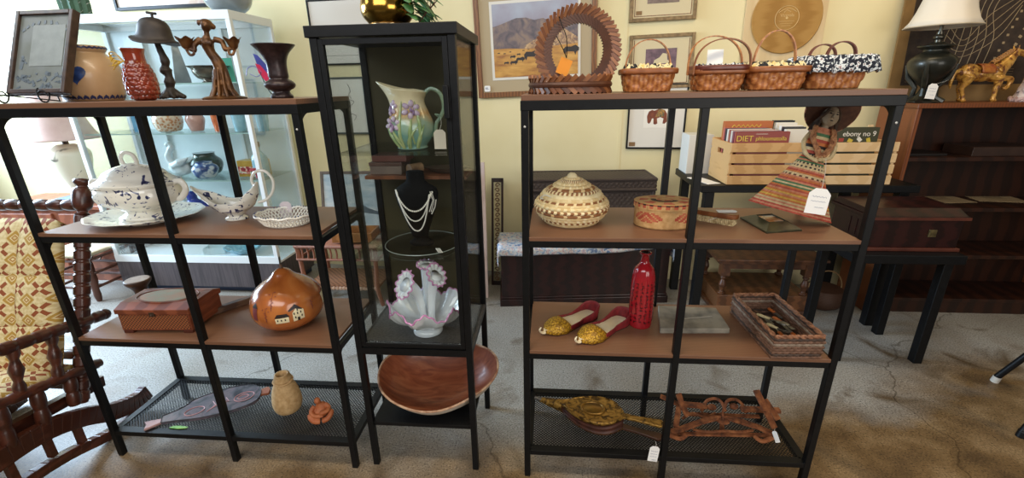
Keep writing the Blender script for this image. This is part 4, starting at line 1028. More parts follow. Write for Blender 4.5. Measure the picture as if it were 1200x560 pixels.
c = at_z(783, 271, H1)
rb = thing('red_patterned_basket', 'small oval lidded straw basket with faded red stepped pattern', 'basket', (c.x, c.y+.075, H1))
REDS = mat('faded_red_straw', 'a8402c', 'c06a4a', scale=50, rough=.75); TANS = mat('tan_straw', 'cfa670', 'b98c56', scale=60, rough=.75); BLK = mat('black_straw', '33221a', rough=.75)
def ovb(R, z, u, k=1.0): return (R*1.14*cos(2*pi*u), R*.86*sin(2*pi*u), z)
def wv(u, v, R, z0, h): return ovb(R+.0012*sin(2*pi*u*46+(pi if int(v*14) % 2 else 0)), z0+h*v, u)
def red_pat(i, j):
    k = i % 46; row = j
    d = abs((k % 23)-11)
    return REDS if (3 < row < 11 and d < 9 and (abs(row-7)*1.5+d*.5) < 7 and (d+row) % 4 != 0) else TANS
b = MB(); b.grid(lambda u, v: wv(u, v, .08, .002, .066), 184, 15, cu=True, mts=lambda i, j: red_pat(i//2, j)); b.lathe([(.08, .002), (.001, .002)], 46, TANS, fn=lambda a, i, r, z: ovb(r, z, a/(2*pi))); b.build('body', TANS, rb, smooth=60, solid=.002)
b = MB(); b.grid(lambda u, v: ovb(.084+.001*sin(2*pi*u*46), .063+.018*v, u), 140, 5, cu=True, mts=lambda i, j: (BLK if i % 6 < 3 else REDS) if j == 3 else (REDS if (i//3) % 2 == 0 and j in (1, 2) else TANS))
def top_pat(i, j):
    if j in (2, 3, 4) and (i//10) % 2 == 0: return REDS
    if j in (6, 7) and 60 < i < 130: return BLK
    if j == 8 and (i//10) % 3: return REDS
    return TANS
b.grid(lambda u, v: ovb(.084*(1-v)+.001, .081+.004*v+.0008*(int(v*11) % 2), u), 140, 12, cu=True, mts=top_pat)
b.build('lid', TANS, rb, smooth=40)

# shoe brush
p0, p1 = at_z(818, 258, H1), at_z(864, 266, H1); d = p1-p0
bs = thing('shoe_brush', 'wooden shoe brush with pale bristles resting bristles down', 'brush', ((p0.x+p1.x)/2, (p0.y+p1.y)/2+.022, H1), (0, 0, atan2(d.y, d.x)))
def cap(l, w, n=9): return [(l/2-w/2+w/2*cos(a), w/2*sin(a)) for a in [(-pi/2+pi*i/(n-1)) for i in range(n)]]+[(-l/2+w/2+w/2*cos(a), w/2*sin(a)) for a in [(pi/2+pi*i/(n-1)) for i in range(n)]]
bl = d.length+.018
b = MB(); b.prism(cap(bl, .046), .02, .036); b.build('handle_block', mat('varnished_brush_wood', '7d4a26', '6a3b1d', kind='wave', scale=5, vec=(1, 8, 1), dist=3, rough=.35), bs, smooth=30, bevel=.004)
b = MB(); rnd = random.Random(9)
for i in range(22):
    for j in range(6):
        x = -bl/2+.012+(bl-.024)*i/21; y = -.017+.034*j/5
        b.tube([(x, y, .021), (x*1.03+rnd.uniform(-.001, .001), y*1.15, .0)], [.0022, .0034], 5)
o = b.build('bristles', mat('bristle_cream', 'cdb88c', '8d774f', scale=120, rough=.9), bs)
price_tag('blank white price tag lying on the shoe brush', tuple(V(bs.location)+V((.062, -.006, .0378))), w=.03, h=.06, rot=(R_(-89), 0, R_(-93)), lines=0, string_to=tuple(V(bs.location)+V((-.03, -.026, .012))))

# small pyramid-moulded frame
q = [at_z(867, 256, H1), at_z(898, 274, H1), at_z(940, 271, H1)]; q.append(q[0]+q[2]-q[1])
ce = (q[0]+q[2])/2
sf = thing('small_tile_frame', 'small dark green moulded frame lying flat with an orange tile', 'picture frame', (ce.x, ce.y, H1))
def ring(s, z): return [((p.x-ce.x)*s, (p.y-ce.y)*s, z) for p in q]
b = MB(); vs = ring(1, 0)+ring(1, .006)+ring(.5, .024)+ring(.46, .022)+ring(.46, .016)
b.add(vs, [(3, 2, 1, 0)]+[(4*k+i, 4*k+(i+1) % 4, 4*k+4+(i+1) % 4, 4*k+4+i) for k in range(4) for i in range(4)]); b.build('moulding', mat('bronze_green_leaf', '3b3a24', '1f1f16', scale=26, detail=5, rough=.3, coat=.3), sf, smooth=0, bevel=.0015)
b = MB(); b.add(ring(.462, .0165)+ring(.462, .02), [(3, 2, 1, 0), (4, 5, 6, 7)]+[(i, (i+1) % 4, 4+(i+1) % 4, 4+i) for i in range(4)]); b.build('picture_tile', mat('sunset_tile', 'c57a4a', ramp=[(.35, '7c4a3a'), (.5, 'd08c50'), (.65, 'c7b9a8')], scale=22, rough=.25, coat=.5), sf, smooth=0)

# woven straw doll
c = at_z(978, 266, H1)
dl = thing('straw_doll', 'woven straw doll in a red striped skirt and brimmed hat leaning aside', 'doll', (c.x-.015, c.y+.03, H1+.009), (R_(-7), R_(14), R_(-10)))
# skirt hem corner sits at the local origin; the skirt spreads towards -x
SK = {n: mat('straw_%s' % n, a, d, scale=80, rough=.7) for n, a, d in (('red', 'c0503a', '9c3e2a'), ('orange', 'cf7a3c', 'b8642c'), ('yellow', 'd9b04a', 'bf9534'), ('green', '4f7a4c', '3d6340'), ('brown', '5c3a28', '4a2d1f'), ('rose', 'd08c6a', 'b8704e'), ('cream', 'd8c091', 'c2a878'), ('black', '2e2420', '3a2c26'))}
bands = ['red', 'rose', 'red', 'cream', 'rose', 'cream', 'orange', 'yellow', 'orange', 'rose', 'yellow', 'orange', 'rose', 'red', 'orange', 'green', 'cream', 'green', 'rose', 'red', 'orange', 'rose', 'brown', 'cream', 'orange', 'red', 'rose', 'cream', 'black', 'cream', 'black', 'green', 'rose', 'green', 'red', 'brown']
HS, WB, WT = .185, .128, .028
def skirt(u, v):
    a = 2*pi*u; k = v; rx = WB+(WT-WB)*k**.9; ry = .05+(.022-.05)*k
    rib = .0016*sin(44*a)*(1-.5*k); x = -WB+.018+.0*k
    return (x+(rx+rib)*cos(a), (ry+rib)*sin(a), .001+HS*k-.018*(cos(a))*(1-k)*-1*.0)
b = MB(); b.grid(skirt, 176, len(bands)*2+1, cu=True, mts=lambda i, j: SK[bands[j//2]] if not (bands[j//2] in ('black', 'brown') and (i//4) % 2) else SK['cream'])
b.grid(lambda u, v: tuple(V(skirt(u, 0))*v+V((-WB+.018, 0, .001))*(1-v)), 60, 4, cu=True, mt=SK['brown']); b.build('skirt', SK['red'], dl, smooth=60)
tx = -WB+.018
b = MB(); bod = ['black', 'red', 'cream', 'black', 'orange', 'red', 'cream', 'green', 'rose', 'rose']
b.grid(lambda u, v: (tx+(.026+.006*sin(pi*v)+.008*(v > .6)*sin(pi*(v-.6)/.8))*(1 if v < .9 else .75)*cos(2*pi*u)-.006*v, (.018+.003*sin(pi*v))*(1 if v < .9 else .7)*sin(2*pi*u), HS-.004+.09*v), 60, 21, cu=True, mts=lambda i, j: SK[bod[min(j//2, 9)]]); b.build('bodice', SK['red'], dl, smooth=60)
# braided shawl, arms, hands
b = MB()
for s, x0 in ((-1, -.028), (1, .028)):
    pts = smoothprof([(tx-.004+x0*.9, -.012, HS+.086), (tx-.002+x0*1.05, -.026, HS+.05), (tx+.008+x0*.5, -.03, HS+.018), (tx+.004, -.032, HS-.008)], 6)
    for ph in (0, 2.1, 4.2): b.tube([p+V((.005*cos(i*.9+ph), .003*sin(i*1.8+ph), 0)) for i, p in enumerate(pts)], .0048, 6)
b.build('braided_shawl', mat('braid_straw', 'c08a5c', '8f5a3c', scale=90, rough=.8), dl)
for s, P in ((-1, [(tx-.028, 0, HS+.075), (tx-.046, -.012, HS+.035), (tx-.032, -.026, HS+.0), (tx-.006, -.036, HS-.012)]), (1, [(tx+.026, 0, HS+.075), (tx+.044, -.01, HS+.04), (tx+.038, -.026, HS+.006), (tx+.012, -.037, HS-.008)])):
    b = MB(); b.tube(smoothprof(P, 5), [.0068]*6+[.0062]*5+[.0056]*5, 8); arm = b.build('arm', SK['cream'], dl)
    h = V(P[-1]); f = MB(); f.ball(h, (.007, .004, .006), 8)
    for k in range(4): f.tube([h+V((-s*.003, -.001, .004-.0026*k)), h+V((-s*(.011-.001*abs(k-1.4)), -.004, .002-.0026*k))], .0014, 5)
    f.tube([h+V((0, -.002, .005)), h+V((-s*.004, -.006, .009))], .0014, 5); f.build('hand', SK['cream'], arm)
hx = tx+.0; hz = HS+.122
b = MB(); b.tube([(hx-.004, 0, HS+.078), (hx-.002, 0, hz-.015)], [.012, .01], 10); b.ball((hx, -.002, hz), (.024, .022, .031), 20)
b.tube([(hx, -.023, hz+.008), (hx, -.0285, hz-.004)], [.0022, .0036], 8)
b.build('head', mat('grey_straw_face', 'b09e84', '9a886e', scale=80, rough=.75, bump=.2), dl, smooth=180)
b = MB()
for s in (-1, 1): b.ball((hx+s*.009, -.0222, hz+.008), (.0034, .0015, .0022), 8); b.tube([(hx+s*.005, -.0232, hz+.014), (hx+s*.0135, -.0212, hz+.0145)], .0008, 5)
b.ball((hx, -.0228, hz-.0125), (.005, .0014, .0016), 8); b.build('face_features', mat('doll_face_ink', '2b201c', rough=.7), dl)
b = MB()
for s in (-1, 1):
    for k in range(5):
        a = R_(20+34*k); pts = smoothprof([(hx+s*.012, .012*cos(a), hz+.022), (hx+s*.021, .01*cos(a)-.006, hz+.004), (hx+s*(.024+.002*k), -.006+.004*k, hz-.025), (hx+s*(.028+.003*k), -.012+.004*k, hz-.05)], 4); b.tube(pts, .0042, 6)
b.build('hair', mat('dark_straw_hair', '3a2c22', '54402f', scale=90, rough=.8), dl)
b = MB(); b.at((hx+.004, .012, hz+.02), (R_(-62), R_(4), 0))
hpat = lambda i, j: SK['brown'] if (j % 4 < 2) else HATR
HATR = mat('hat_red_straw', 'd49a80', 'b8745c', scale=60, rough=.75)
hat = smoothprof([(.07, -.006), (.072, -.003), (.058, .0), (.042, .0), (.033, .004), (.031, .024), (.026, .034), (.013, .04), (.001, .041)], 4)
b.lathe(hat, 60, mts=hpat, fn=lambda a, i, r, z: ((r+.0006*sin(30*a))*cos(a), (r+.0006*sin(30*a))*sin(a), z+.0008*(i % 2)+.006*cos(2*a)*(r > .045))); b.build('hat', HATR, dl, smooth=60, solid=.0015)
tp = at_y(963, 221, 1.33)
price_tag('white handwritten price tag hanging on the straw doll skirt', tuple(tp), w=.062, h=.075, rot=(R_(-6), R_(8), 0), string_to=tuple(at_y(968, 186, 1.39)), lines=3)

# ================================================================ right shelf unit: lower wooden shelf
VAMP = mat('gold_brocade', 'c99a2a', '8f6818', kind='voronoi', scale=160, rough=.4, bump=.5, metal=.3); RINN = mat('maroon_lining', '8a2226', '701a1f', scale=60, rough=.6); INS = mat('cream_insole', 'f3e4c2', 'e6d2a8', scale=20, rough=.6); SOLE = mat('dark_sole', '3a2018', rough=.6)
def slipper():
    t = thing('slipper', '', 'shoe', group='gold embroidered slippers'); L_ = .25
    tab = [(0, .022), (.06, .03), (.15, .034), (.35, .029), (.55, .038), (.72, .045), (.86, .036), (.94, .016), (1, .002)]
    hw = lambda s: interp(tab, s) if s > .03 else .022*sqrt(max(0, s/.03))*.9+.002
    S = [i/40 for i in range(41)]
    outl = [(s*L_, hw(s)) for s in S]+[(s*L_, -hw(s)) for s in reversed(S)]
    cv = lambda x: .022*max(0, x/L_-.9)**1.0*6
    def shell(poly, z0, z1, name, mt):
        b = MB(); b.prism(poly, z0, z1); b.v = [V((p.x, p.y, p.z+cv(p.x)*.35)) for p in b.v]; return b.build(name, mt, t, smooth=30)
    shell(outl, 0, .006, 'sole', SOLE)
    shell([(.006+x*.96, y*.93) for x, y in outl], .006, .018, 'insole', INS)
    wall = lambda s: interp([(0, .05), (.06, .048), (.2, .032), (.42, .02), (.6, .022), (1, .02)], s)
    for sg in (1,):
        b = MB(); path = [(s, -1) for s in reversed(S[1:26])]+[(0, -1), (0, 1)]+[(s, 1) for s in S[1:26]]
        def wf(u, v):
            i = u*(len(path)-1); k = int(min(i, len(path)-2)); f = i-k; (s0, g0), (s1, g1) = path[k], path[k+1]
            p0 = V((s0*L_, g0*hw(s0) if s0 > 0 else g0*.006, 0)); p1 = V((s1*L_, g1*hw(s1) if s1 > 0 else g1*.006, 0)); p = p0.lerp(p1, f); s = s0+(s1-s0)*f
            flare = 1+.06*v; return (p.x-(.008*v if s < .04 else 0), p.y*flare, .004+wall(s)*v)
        b.grid(wf, 120, 8); b.build('heel_wall', RINN, t, smooth=180, solid=.0028)
    def vamp(u, v):
        s = .56+.41*u; g = 2*v-1
        w = hw(s)*1.03; hgt = interp([(.5, .03), (.62, .042), (.75, .04), (.9, .022), (.97, .01)], s)
        s2 = s+.06*(1-g*g)*(1-u)*1.4
        return (s2*L_ if s2 < .985 else .985*L_, w*sin(g*pi/2), .004+hgt*cos(g*pi/2)**.75+cv(s*L_)*.35)
    b = MB(); b.grid(vamp, 24, 25); b.build('vamp', VAMP, t, smooth=180, solid=.0025)
    b = MB(); b.tube(smoothprof([(L_*.96, 0, .007), (L_*1.03, 0, .013), (L_*1.06, 0, .026), (L_*1.03, 0, .034)], 4), [.009, .0085, .008, .007, .006, .0055, .005, .0045, .004, .0035, .003, .0025, .002], 8, flat=.6); b.build('curled_toe', INS, t)
    b = MB(); b.ball((L_*.6, 0, .048), (.006, .006, .003), 8); b.build('tassel_knot', RINN, t)
    return t
sl = slipper()
for o, (hp_, tp_), lab in ((sl, ((697, 370), (643, 391)), 'gold toed red lined slipper farther from the red bottle'), (copy_tree(sl), ((733, 377), (683, 402)), 'gold toed red lined slipper touching the red bottle side')):
    a0, a1 = at_z(*hp_, H2), at_z(*tp_, H2); o.location = (a0.x, a0.y+.006, H2); o.rotation_euler = (0, 0, atan2(a1.y-a0.y, a1.x-a0.x)); o['label'] = lab
c = at_z(752, 386, H2)
rbt = thing('red_bottle', 'tall glossy red ceramic bottle stamped with rows of black characters', 'bottle', (c.x, c.y+.04, H2))
rp = smoothprof([(.037, 0), (.041, .006), (.043, .06), (.0425, .14), (.04, .19), (.033, .222), (.02, .24), (.0145, .252), (.0135, .27), (.02, .279), (.021, .283), (.016, .284), (.011, .272)], 5)
b = MB(); b.lathe(rp, 44); b.build('body', mat('crimson_glaze', 'b3202a', '9c1822', scale=8, rough=.12, coat=.6), rbt, smooth=180)
b = MB(); rnd = random.Random(2)
for col in range(9):
    a0 = -pi/2-1.5+.42*col
    for row in range(11):
        z = .03+.0145*row
        for k in range(4):
            u, w = rnd.uniform(-.004, .004), rnd.uniform(-.005, .005); l, h = (rnd.uniform(.002, .005), .001) if k % 2 else (.001, rnd.uniform(.002, .004))
            decal(b, rp, a0, z, [(u-l, w-h), (u+l, w-h), (u+l, w+h), (u-l, w+h)], None, off=.001, rings=1, steps=1)
b.build('stamped_characters', mat('dark_red_stamp', '22080a', rough=.4), rbt, smooth=0)
b = MB(); b.lathe([(.0125, .2835), (.0115, .2835), (.0105, .268), (.001, .266)], 20, cap=(False, True)); b.build('mouth', mat('dark_red_stamp', ''), rbt)
# stone slab
q = [at_z(773, 391, H2), at_z(855, 391, H2), at_z(838, 366, H2), at_z(771, 363, H2)]
ce = sum(q, V())/4
ss = thing('stone_slab', 'flat grey sandstone slab with a chipped edge', 'slab', (ce.x, ce.y, H2))
b = MB(); poly = []
rnd = random.Random(4)
for i in range(4):
    for k in range(6):
        p = q[i].lerp(q[(i+1) % 4], k/6)-ce; poly.append((p.x*(.995+.01*rnd.random()), p.y*(.99+.015*rnd.random())))
b.prism(poly, 0, .021); b.build('slab', mat('grey_sandstone', '7d776c', ramp=[(.3, '5f5a50'), (.5, '857e70'), (.65, '98907f')], scale=18, detail=5, rough=.85, bump=.35), ss, smooth=0, bevel=.003)
b = MB()
for k in range(7): b.tube([((-.05+.018*k)*1, -.02+.004*k, .0212), ((-.03+.018*k), -.016+.004*k, .0214)], .0012, 5)
b.build('scratches', mat('pale_scratch', 'b5ac9c', rough=.9), ss)

# rattan tray with cutlery
fl, fr, bl_ = at_z(904, 420, H2), at_z(960, 420, H2), at_z(857, 367, H2)
ex = (fr-fl); ey = (bl_-fl); 
rt = thing('rattan_tray', 'rectangular dark rattan tray holding wooden handled cutlery', 'basket tray', (fl.x, fl.y, H2), (0, 0, atan2(ex.y, ex.x)))
ex_l = ex.length; nx = ex.normalized(); ey_l = ey.dot(V((-nx.y, nx.x, 0))); sk = ey.dot(nx)
RAT = [mat('rattan_%s' % n, a, d, scale=70, rough=.6) for n, a, d in (('brown', '7b5844', '60422f'), ('grey', '9a8a78', '826e5c'), ('dark', '4b382c', '3b2b22'))]
def tc(u, v): return V((u*ex_l+v*sk, v*ey_l, 0))
b = MB(); hT = .074
for r_ in range(8):
    z = .005+hT*r_/8; e = .003*r_/8; loop = []
    for (u0, v0), (u1, v1) in (((0, 0), (1, 0)), ((1, 0), (1, 1)), ((1, 1), (0, 1)), ((0, 1), (0, 0))):
        for k in range(14):
            p = tc(u0+(u1-u0)*k/14, v0+(v1-v0)*k/14); w = .0022*sin(k*pi+r_*pi+.5)*2
            ctr = tc(.5, .5); dirn = (p-ctr).normalized(); loop.append(p+dirn*(e+w)+V((0, 0, z)))
    b.tube(loop, .0052, 6, closed=True, mt=RAT[(r_*2) % 3 if r_ % 2 else r_ % 2])
b.build('woven_wall', RAT[0], rt, smooth=60)
b = MB()
loop = []
for (u0, v0), (u1, v1) in (((0, 0), (1, 0)), ((1, 0), (1, 1)), ((1, 1), (0, 1)), ((0, 1), (0, 0))):
    for k in range(26): loop.append(tc(u0+(u1-u0)*k/26, v0+(v1-v0)*k/26)+V((0, 0, hT+.005)))
for ph in (0, pi): b.tube([p+V((.003*cos(i*.9+ph), .003*cos(i*.9+ph), .0035*sin(i*.9+ph))) for i, p in enumerate(loop)], .0045, 6, closed=True)
b.build('twisted_rim', mat('rim_rattan', '9a6a4c', '6d4630', scale=80, rough=.6), rt)
b = MB(); b.add([tc(0, 0)+V((0, 0, .002)), tc(1, 0)+V((0, 0, .002)), tc(1, 1)+V((0, 0, .002)), tc(0, 1)+V((0, 0, .002))]+[tc(*u)+V((0, 0, .006)) for u in ((0, 0), (1, 0), (1, 1), (0, 1))], [(3, 2, 1, 0), (4, 5, 6, 7), (0, 1, 5, 4), (1, 2, 6, 5), (2, 3, 7, 6), (3, 0, 4, 7)]); b.build('tray_floor', RAT[2], rt, smooth=0)
MRT = Matrix.LocRotScale(rt.location, rt.rotation_euler, None)
BLADE = mat('tarnished_steel', '8d8d88', '5f5e59', scale=50, rough=.3, metal=.8); ORH = mat('orange_wood_handle', 'c0682c', 'a05222', scale=30, rough=.4); BOH = mat('bone_handle', 'd9cfa6', 'c2b184', scale=30, rough=.4)
def cutlery(kind, label, u0, v0, u1, v1, z, hm):
    a, d_ = MRT @ (tc(u0, v0)+V((0, 0, z+.016))), MRT @ (tc(u1, v1)+V((0, 0, z+.022))); d = d_-a; l = d.length
    t = thing(kind, label, 'cutlery', a, (0, -math.asin(d.z/l), atan2(d.y, d.x)), 'old cutlery in the rattan tray')
    b = MB(); b.tube([(0, 0, 0), (.01, 0, 0), (l*.25, 0, 0), (l*.45, 0, 0)], [.006, .0085, .0075, .0062], 8, flat=.6); b.build('handle', hm, t, smooth=60)
    b = MB()
    if kind == 'table_knife': b.prism([(l*.45, -.005), (l*.95, -.0085), (l, -.002), (l*.97, .006), (l*.45, .005)], -.001, .001)
    elif kind == 'table_fork':
        b.rod((l*.45, 0, 0), (l*.75, 0, .002), .005, .0022); b.bb((l*.74, -.009, 0), (l*.8, .009, .003))
        for k in range(4): b.rod((l*.8, -.0078+.0052*k, .001), (l, -.0072+.0048*k, .005), .0022, .002)
    else:
        b.rod((l*.45, 0, 0), (l*.76, 0, .001), .005, .0022); b.ball((l*.88, 0, .001), (.024, .014, .004), 12)
    b.build('blade' if kind == 'table_knife' else ('tines' if kind == 'table_fork' else 'bowl'), BLADE, t, smooth=60)
cutlery('table_knife', 'knife with orange wood handle nearest the front wall of the tray', .25, .1, .3, .55, .016, ORH)
cutlery('table_fork', 'fork with orange wood handle in the middle of the tray front', .5, .12, .45, .62, .016, ORH)
cutlery('table_knife', 'knife with orange wood handle beside the outer tray wall', .78, .12, .7, .6, .016, ORH)
cutlery('table_fork', 'bone handled fork lying across the other cutlery', .3, .45, .55, .2, .032, BOH)
cutlery('table_spoon', 'bone handled spoon crossing the bone handled fork', .22, .62, .6, .34, .042, BOH)
cutlery('table_knife', 'orange handled knife at the back of the tray', .62, .62, .75, .3, .03, ORH)
cutlery('table_spoon', 'dark handled spoon near the back wall of the tray', .4, .85, .55, .6, .018, OLDW)
cutlery('table_knife', 'orange handled knife farthest back along the tray wall', .8, .9, .82, .62, .02, ORH)
_ = MB(); _.tube([MRT.inverted() @ p for p in (at_y(901, 340, at_z(901, 352, H2+.05).y), at_y(899, 350, at_z(901, 352, H2+.05).y-.004))], .002, 6); 

# ================================================================ right shelf unit: mesh tray
n0, n1 = at_z(630, 468, H3+.03), at_z(775, 512, H3+.02)
d = n1-n0; BLN = d.length
be = thing('fireplace_bellows', 'antique wood and embossed brass fireplace bellows with a metal nozzle', 'bellows', (n0.x, n0.y, H3), (0, 0, atan2(d.y, d.x)))
GOLD = mat('embossed_brass', '8a6427', kind='noise', ramp=[(.38, '4b3414'), (.5, '96702e'), (.66, 'b88d44')], scale=42, detail=4, dist=1.2, rough=.36, metal=.55, bump=.45); BLEA = mat('bellows_leather', '3a1f17', '522c20', scale=30, rough=.5)
tear = [(.0, .012), (.04, .018), (.1, .05), (.17, .078), (.24, .09), (.3, .086), (.35, .064), (.385, .034), (.4, .016)]
tp_ = smoothprof(tear, 3)
scb = BLN/.5
outl = [(.085*scb+x*scb*.68, y*.86) for x, y in tp_]; out2 = outl+[(x, -y) for x, y in reversed(outl)]
xe = outl[-1][0]
hd = [(xe-.012, .014), (xe+.05, .012), (BLN-.008, .019), (BLN, .012), (BLN, -.012), (BLN-.008, -.019), (xe+.05, -.012), (xe-.012, -.014)]
b = MB(); b.prism(out2, .012, .022); b.prism(hd, .012, .022); b.build('lower_board', mat('bellows_walnut', '4b2b18', '3a2012', scale=20, rough=.45), be, smooth=30, bevel=.002)
b = MB(); n = len(out2)
pl = []
def sidef(u, v):
    i = u*(n); k = int(i) % n; f = i-int(i); p = V((*out2[k], 0)).lerp(V((*out2[(k+1) % n], 0)), f); c_ = V((xe*.62, 0, 0)); s = 1-.05*sin(2*pi*v)**2; q_ = c_+(p-c_)*s
    tz = .02+(.016+.026*max(0, p.x/xe))*v; return (q_.x, q_.y, tz)
b.grid(sidef, n*2, 9, cu=True); b.build('leather_side', BLEA, be, smooth=180)
def topz(x): return .036+.026*max(0, x/xe)
b = MB(); b.prism(out2, 0, .01); b.prism(hd, 0, .01); b.v = [V((p.x, p.y, p.z+topz(p.x))) for p in b.v]; b.build('upper_board', GOLD, be, smooth=30, bevel=.002)
cx_ = xe*.66
b = MB(); b.at((cx_, 0, topz(cx_)+.0095), (0, -.11, 0)); b.lathe(smoothprof([(.05, 0), (.048, .006), (.042, .006), (.038, .002), (.03, .005), (.012, .009), (.001, .0095)], 4), 36, fn=lambda a, i, r, z: (r*cos(a)*1.0, r*.78*sin(a), z)); b.build('embossed_boss', mat('smooth_brass', 'a47a36', '7d5a24', scale=14, rough=.32, metal=.6), be, smooth=180)
b = MB(); rim_ = [(x-.0, y) for x, y in out2]; b.tube([(cx_+(x-cx_)*.965, y*.95, topz(x)+.0105) for x, y in rim_], .0026, 6, closed=True); b.build('beaded_border', GOLD, be)
b = MB(); b.tube([(.012, 0, .034), (.05*scb, 0, .034), (.11*scb, 0, .034)], [.009, .0165, .024], 14); b.build('brass_collar', GOLD, be)
b = MB(); b.tube([(-.012, 0, .036), (.03, 0, .034)], [.007, .011], 12); b.build('nozzle', mat('grey_iron', '5b554e', '7a736a', scale=40, rough=.4, metal=.6), be)
b = MB()
for k in range(16):
    x, y = out2[(k*len(out2)//16) % len(out2)]; b.ball((x, y*1.01, .018), .0032, 6)
b.build('brass_tacks', BRASS, be)
tgp = at_y(768, 523, 1.268)
price_tag('white handwritten price tag hanging below the bellows handle', tuple(tgp), w=.034, h=.064, rot=(R_(-3), R_(6), 0), string_to=tuple(at_y(768, 517, 1.275)), lines=4, ink=INK)

# rusty traps
RUST = mat('flaking_rust', '7a4526', ramp=[(.3, '4a2817'), (.5, '824a28'), (.68, 'a0643a')], scale=38, detail=5, rough=.85, bump=.5)
def zp(px, py, dz): return at_z(px, py, H3+dz)
def pathbar(b, pts, w, h):
    for p, q_ in zip(pts, pts[1:]): b.rod(p, q_, w*1.15, h*1.6)
def trap(name, label, org, parts):
    t = thing(name, label, 'animal trap', org); o = V(org)
    for pname, specs in parts:
        b = MB()
        for kind, pts, w, h in specs:
            P = [V(p)-o for p in pts]
            if kind == 'bar': pathbar(b, P, w, h)
            elif kind == 'tube': b.tube(smoothprof([tuple(p) for p in P], 4) if len(P) > 2 else P, w*1.25, 8, flat=h)
            elif kind == 'blob': b.ball(P[0], w, 10)
        b.build(pname, RUST, t, smooth=30, bevel=.0012)
    return t
o1 = zp(845, 497, 0)
trap('steel_trap', 'rusty steel jaw trap, front one of the pair on the mesh tray', tuple(o1), [
  ('spring', [('bar', [zp(786, 506, .008), zp(800, 502, .02), zp(822, 494, .03), zp(840, 489, .034)], .02, .006)]), ('spring', [('bar', [zp(905, 508, .008), zp(888, 500, .024), zp(868, 494, .032), zp(852, 489, .034)], .02, .006)]),
  ('base_bar', [('bar', [zp(786, 508, .003), zp(905, 510, .003)], .014, .005), ('bar', [zp(846, 484, .003), zp(846, 508, .003)], .014, .005)]),
  ('spring_eye', [('tube', [zp(785, 510, .008), zp(797, 514, .008), zp(804, 509, .01)], .008, .7)]), ('spring_eye', [('tube', [zp(905, 513, .008), zp(893, 517, .008), zp(884, 511, .01)], .008, .7)]),
  ('jaw', [('tube', [zp(812, 500, .012), zp(826, 491, .03), zp(848, 488, .036), zp(870, 492, .03), zp(882, 500, .012)], .005, .8)]), ('jaw', [('tube', [zp(812, 503, .008), zp(830, 506, .02), zp(848, 505, .024), zp(868, 506, .02), zp(882, 504, .008)], .005, .8)]),
  ('pan', [('blob', [zp(847, 493, .03)], (.026, .022, .006), 0), ('bar', [zp(847, 493, .03), zp(847, 480, .055)], .006, .006)])])
o2 = zp(840, 482, 0)
trap('steel_trap', 'rusty steel jaw trap with raised flat springs, rear one of the pair', tuple(o2), [
  ('spring', [('bar', [zp(886, 457, .125), zp(898, 482, .08), zp(908, 502, .035)], .022, .005)]), ('spring', [('bar', [zp(896, 468, .085), zp(912, 492, .04)], .022, .005)]),
  ('spring', [('bar', [zp(795, 461, .1), zp(800, 476, .06), zp(806, 488, .03)], .02, .005)]), ('spring', [('bar', [zp(774, 464, .07), zp(796, 474, .05), zp(792, 500, .02)], .018, .005)]),
  ('base_bar', [('bar', [zp(795, 473, .03), zp(828, 476, .03)], .02, .008), ('bar', [zp(868, 479, .03), zp(914, 481, .03)], .02, .008), ('bar', [zp(806, 485, .004), zp(890, 488, .004)], .014, .005)]),
  ('jaw', [('tube', [zp(822, 482, .01), zp(828, 470, .035), zp(838, 467, .045), zp(846, 472, .04), zp(850, 482, .02)], .0055, .8)]), ('jaw', [('tube', [zp(848, 482, .02), zp(852, 470, .045), zp(862, 468, .045), zp(870, 474, .035), zp(874, 484, .01)], .0055, .8)]),
  ('pan', [('blob', [zp(834, 477, .03)], (.02, .014, .012), 0), ('blob', [zp(860, 476, .03)], (.018, .014, .012), 0)]),
  ('chain', [('tube', [zp(800, 490, .02), zp(812, 484, .015), zp(826, 489, .02), zp(838, 484, .015)], .0045, 1)])])
tg = zp(906, 497, .045)
price_tag('narrow white price tag tied to the rusty traps', tuple(zp(907, 505, .03)), w=.016, h=.04, rot=(R_(-30), R_(-28), R_(-20)), string_to=tuple(zp(905, 492, .055)), lines=0)
# ================================================================ background: shared builders
WICK = mat('black_brown_wicker', '2e2523', '4b3e3a', kind='wave', scale=22, vec=(1, 1, 3), dist=1, bands='Z', rough=.5, bump=.4)
def woven_wall(b, w, d, z0, z1, rows, m, amp=.007, nS=None, flare=0):
    """rectangular wicker wall with over-under relief"""
    per = 2*(w+d); nS = nS or int(per/.03)
    def fn(u, v):
        s = u*per
        if s < w: p, n = V((-w/2+s, -d/2, 0)), V((0, -1, 0))
        elif s < w+d: p, n = V((w/2, -d/2+s-w, 0)), V((1, 0, 0))
        elif s < 2*w+d: p, n = V((w/2-(s-w-d), d/2, 0)), V((0, 1, 0))
        else: p, n = V((-w/2, d/2-(s-2*w-d), 0)), V((-1, 0, 0))
        row = min(int(v*rows), rows-1); f = v*rows-row
        o = amp*(sin(2*pi*u*nS+(pi if row % 2 else 0))*.6+.4)*sin(pi*f) if .02 < v < .98 else 0
        p = p*(1+flare*v)+n*o; return (p.x, p.y, z0+(z1-z0)*v)
    b.grid(fn, nS*4, rows*3+1, cu=True, mt=m)
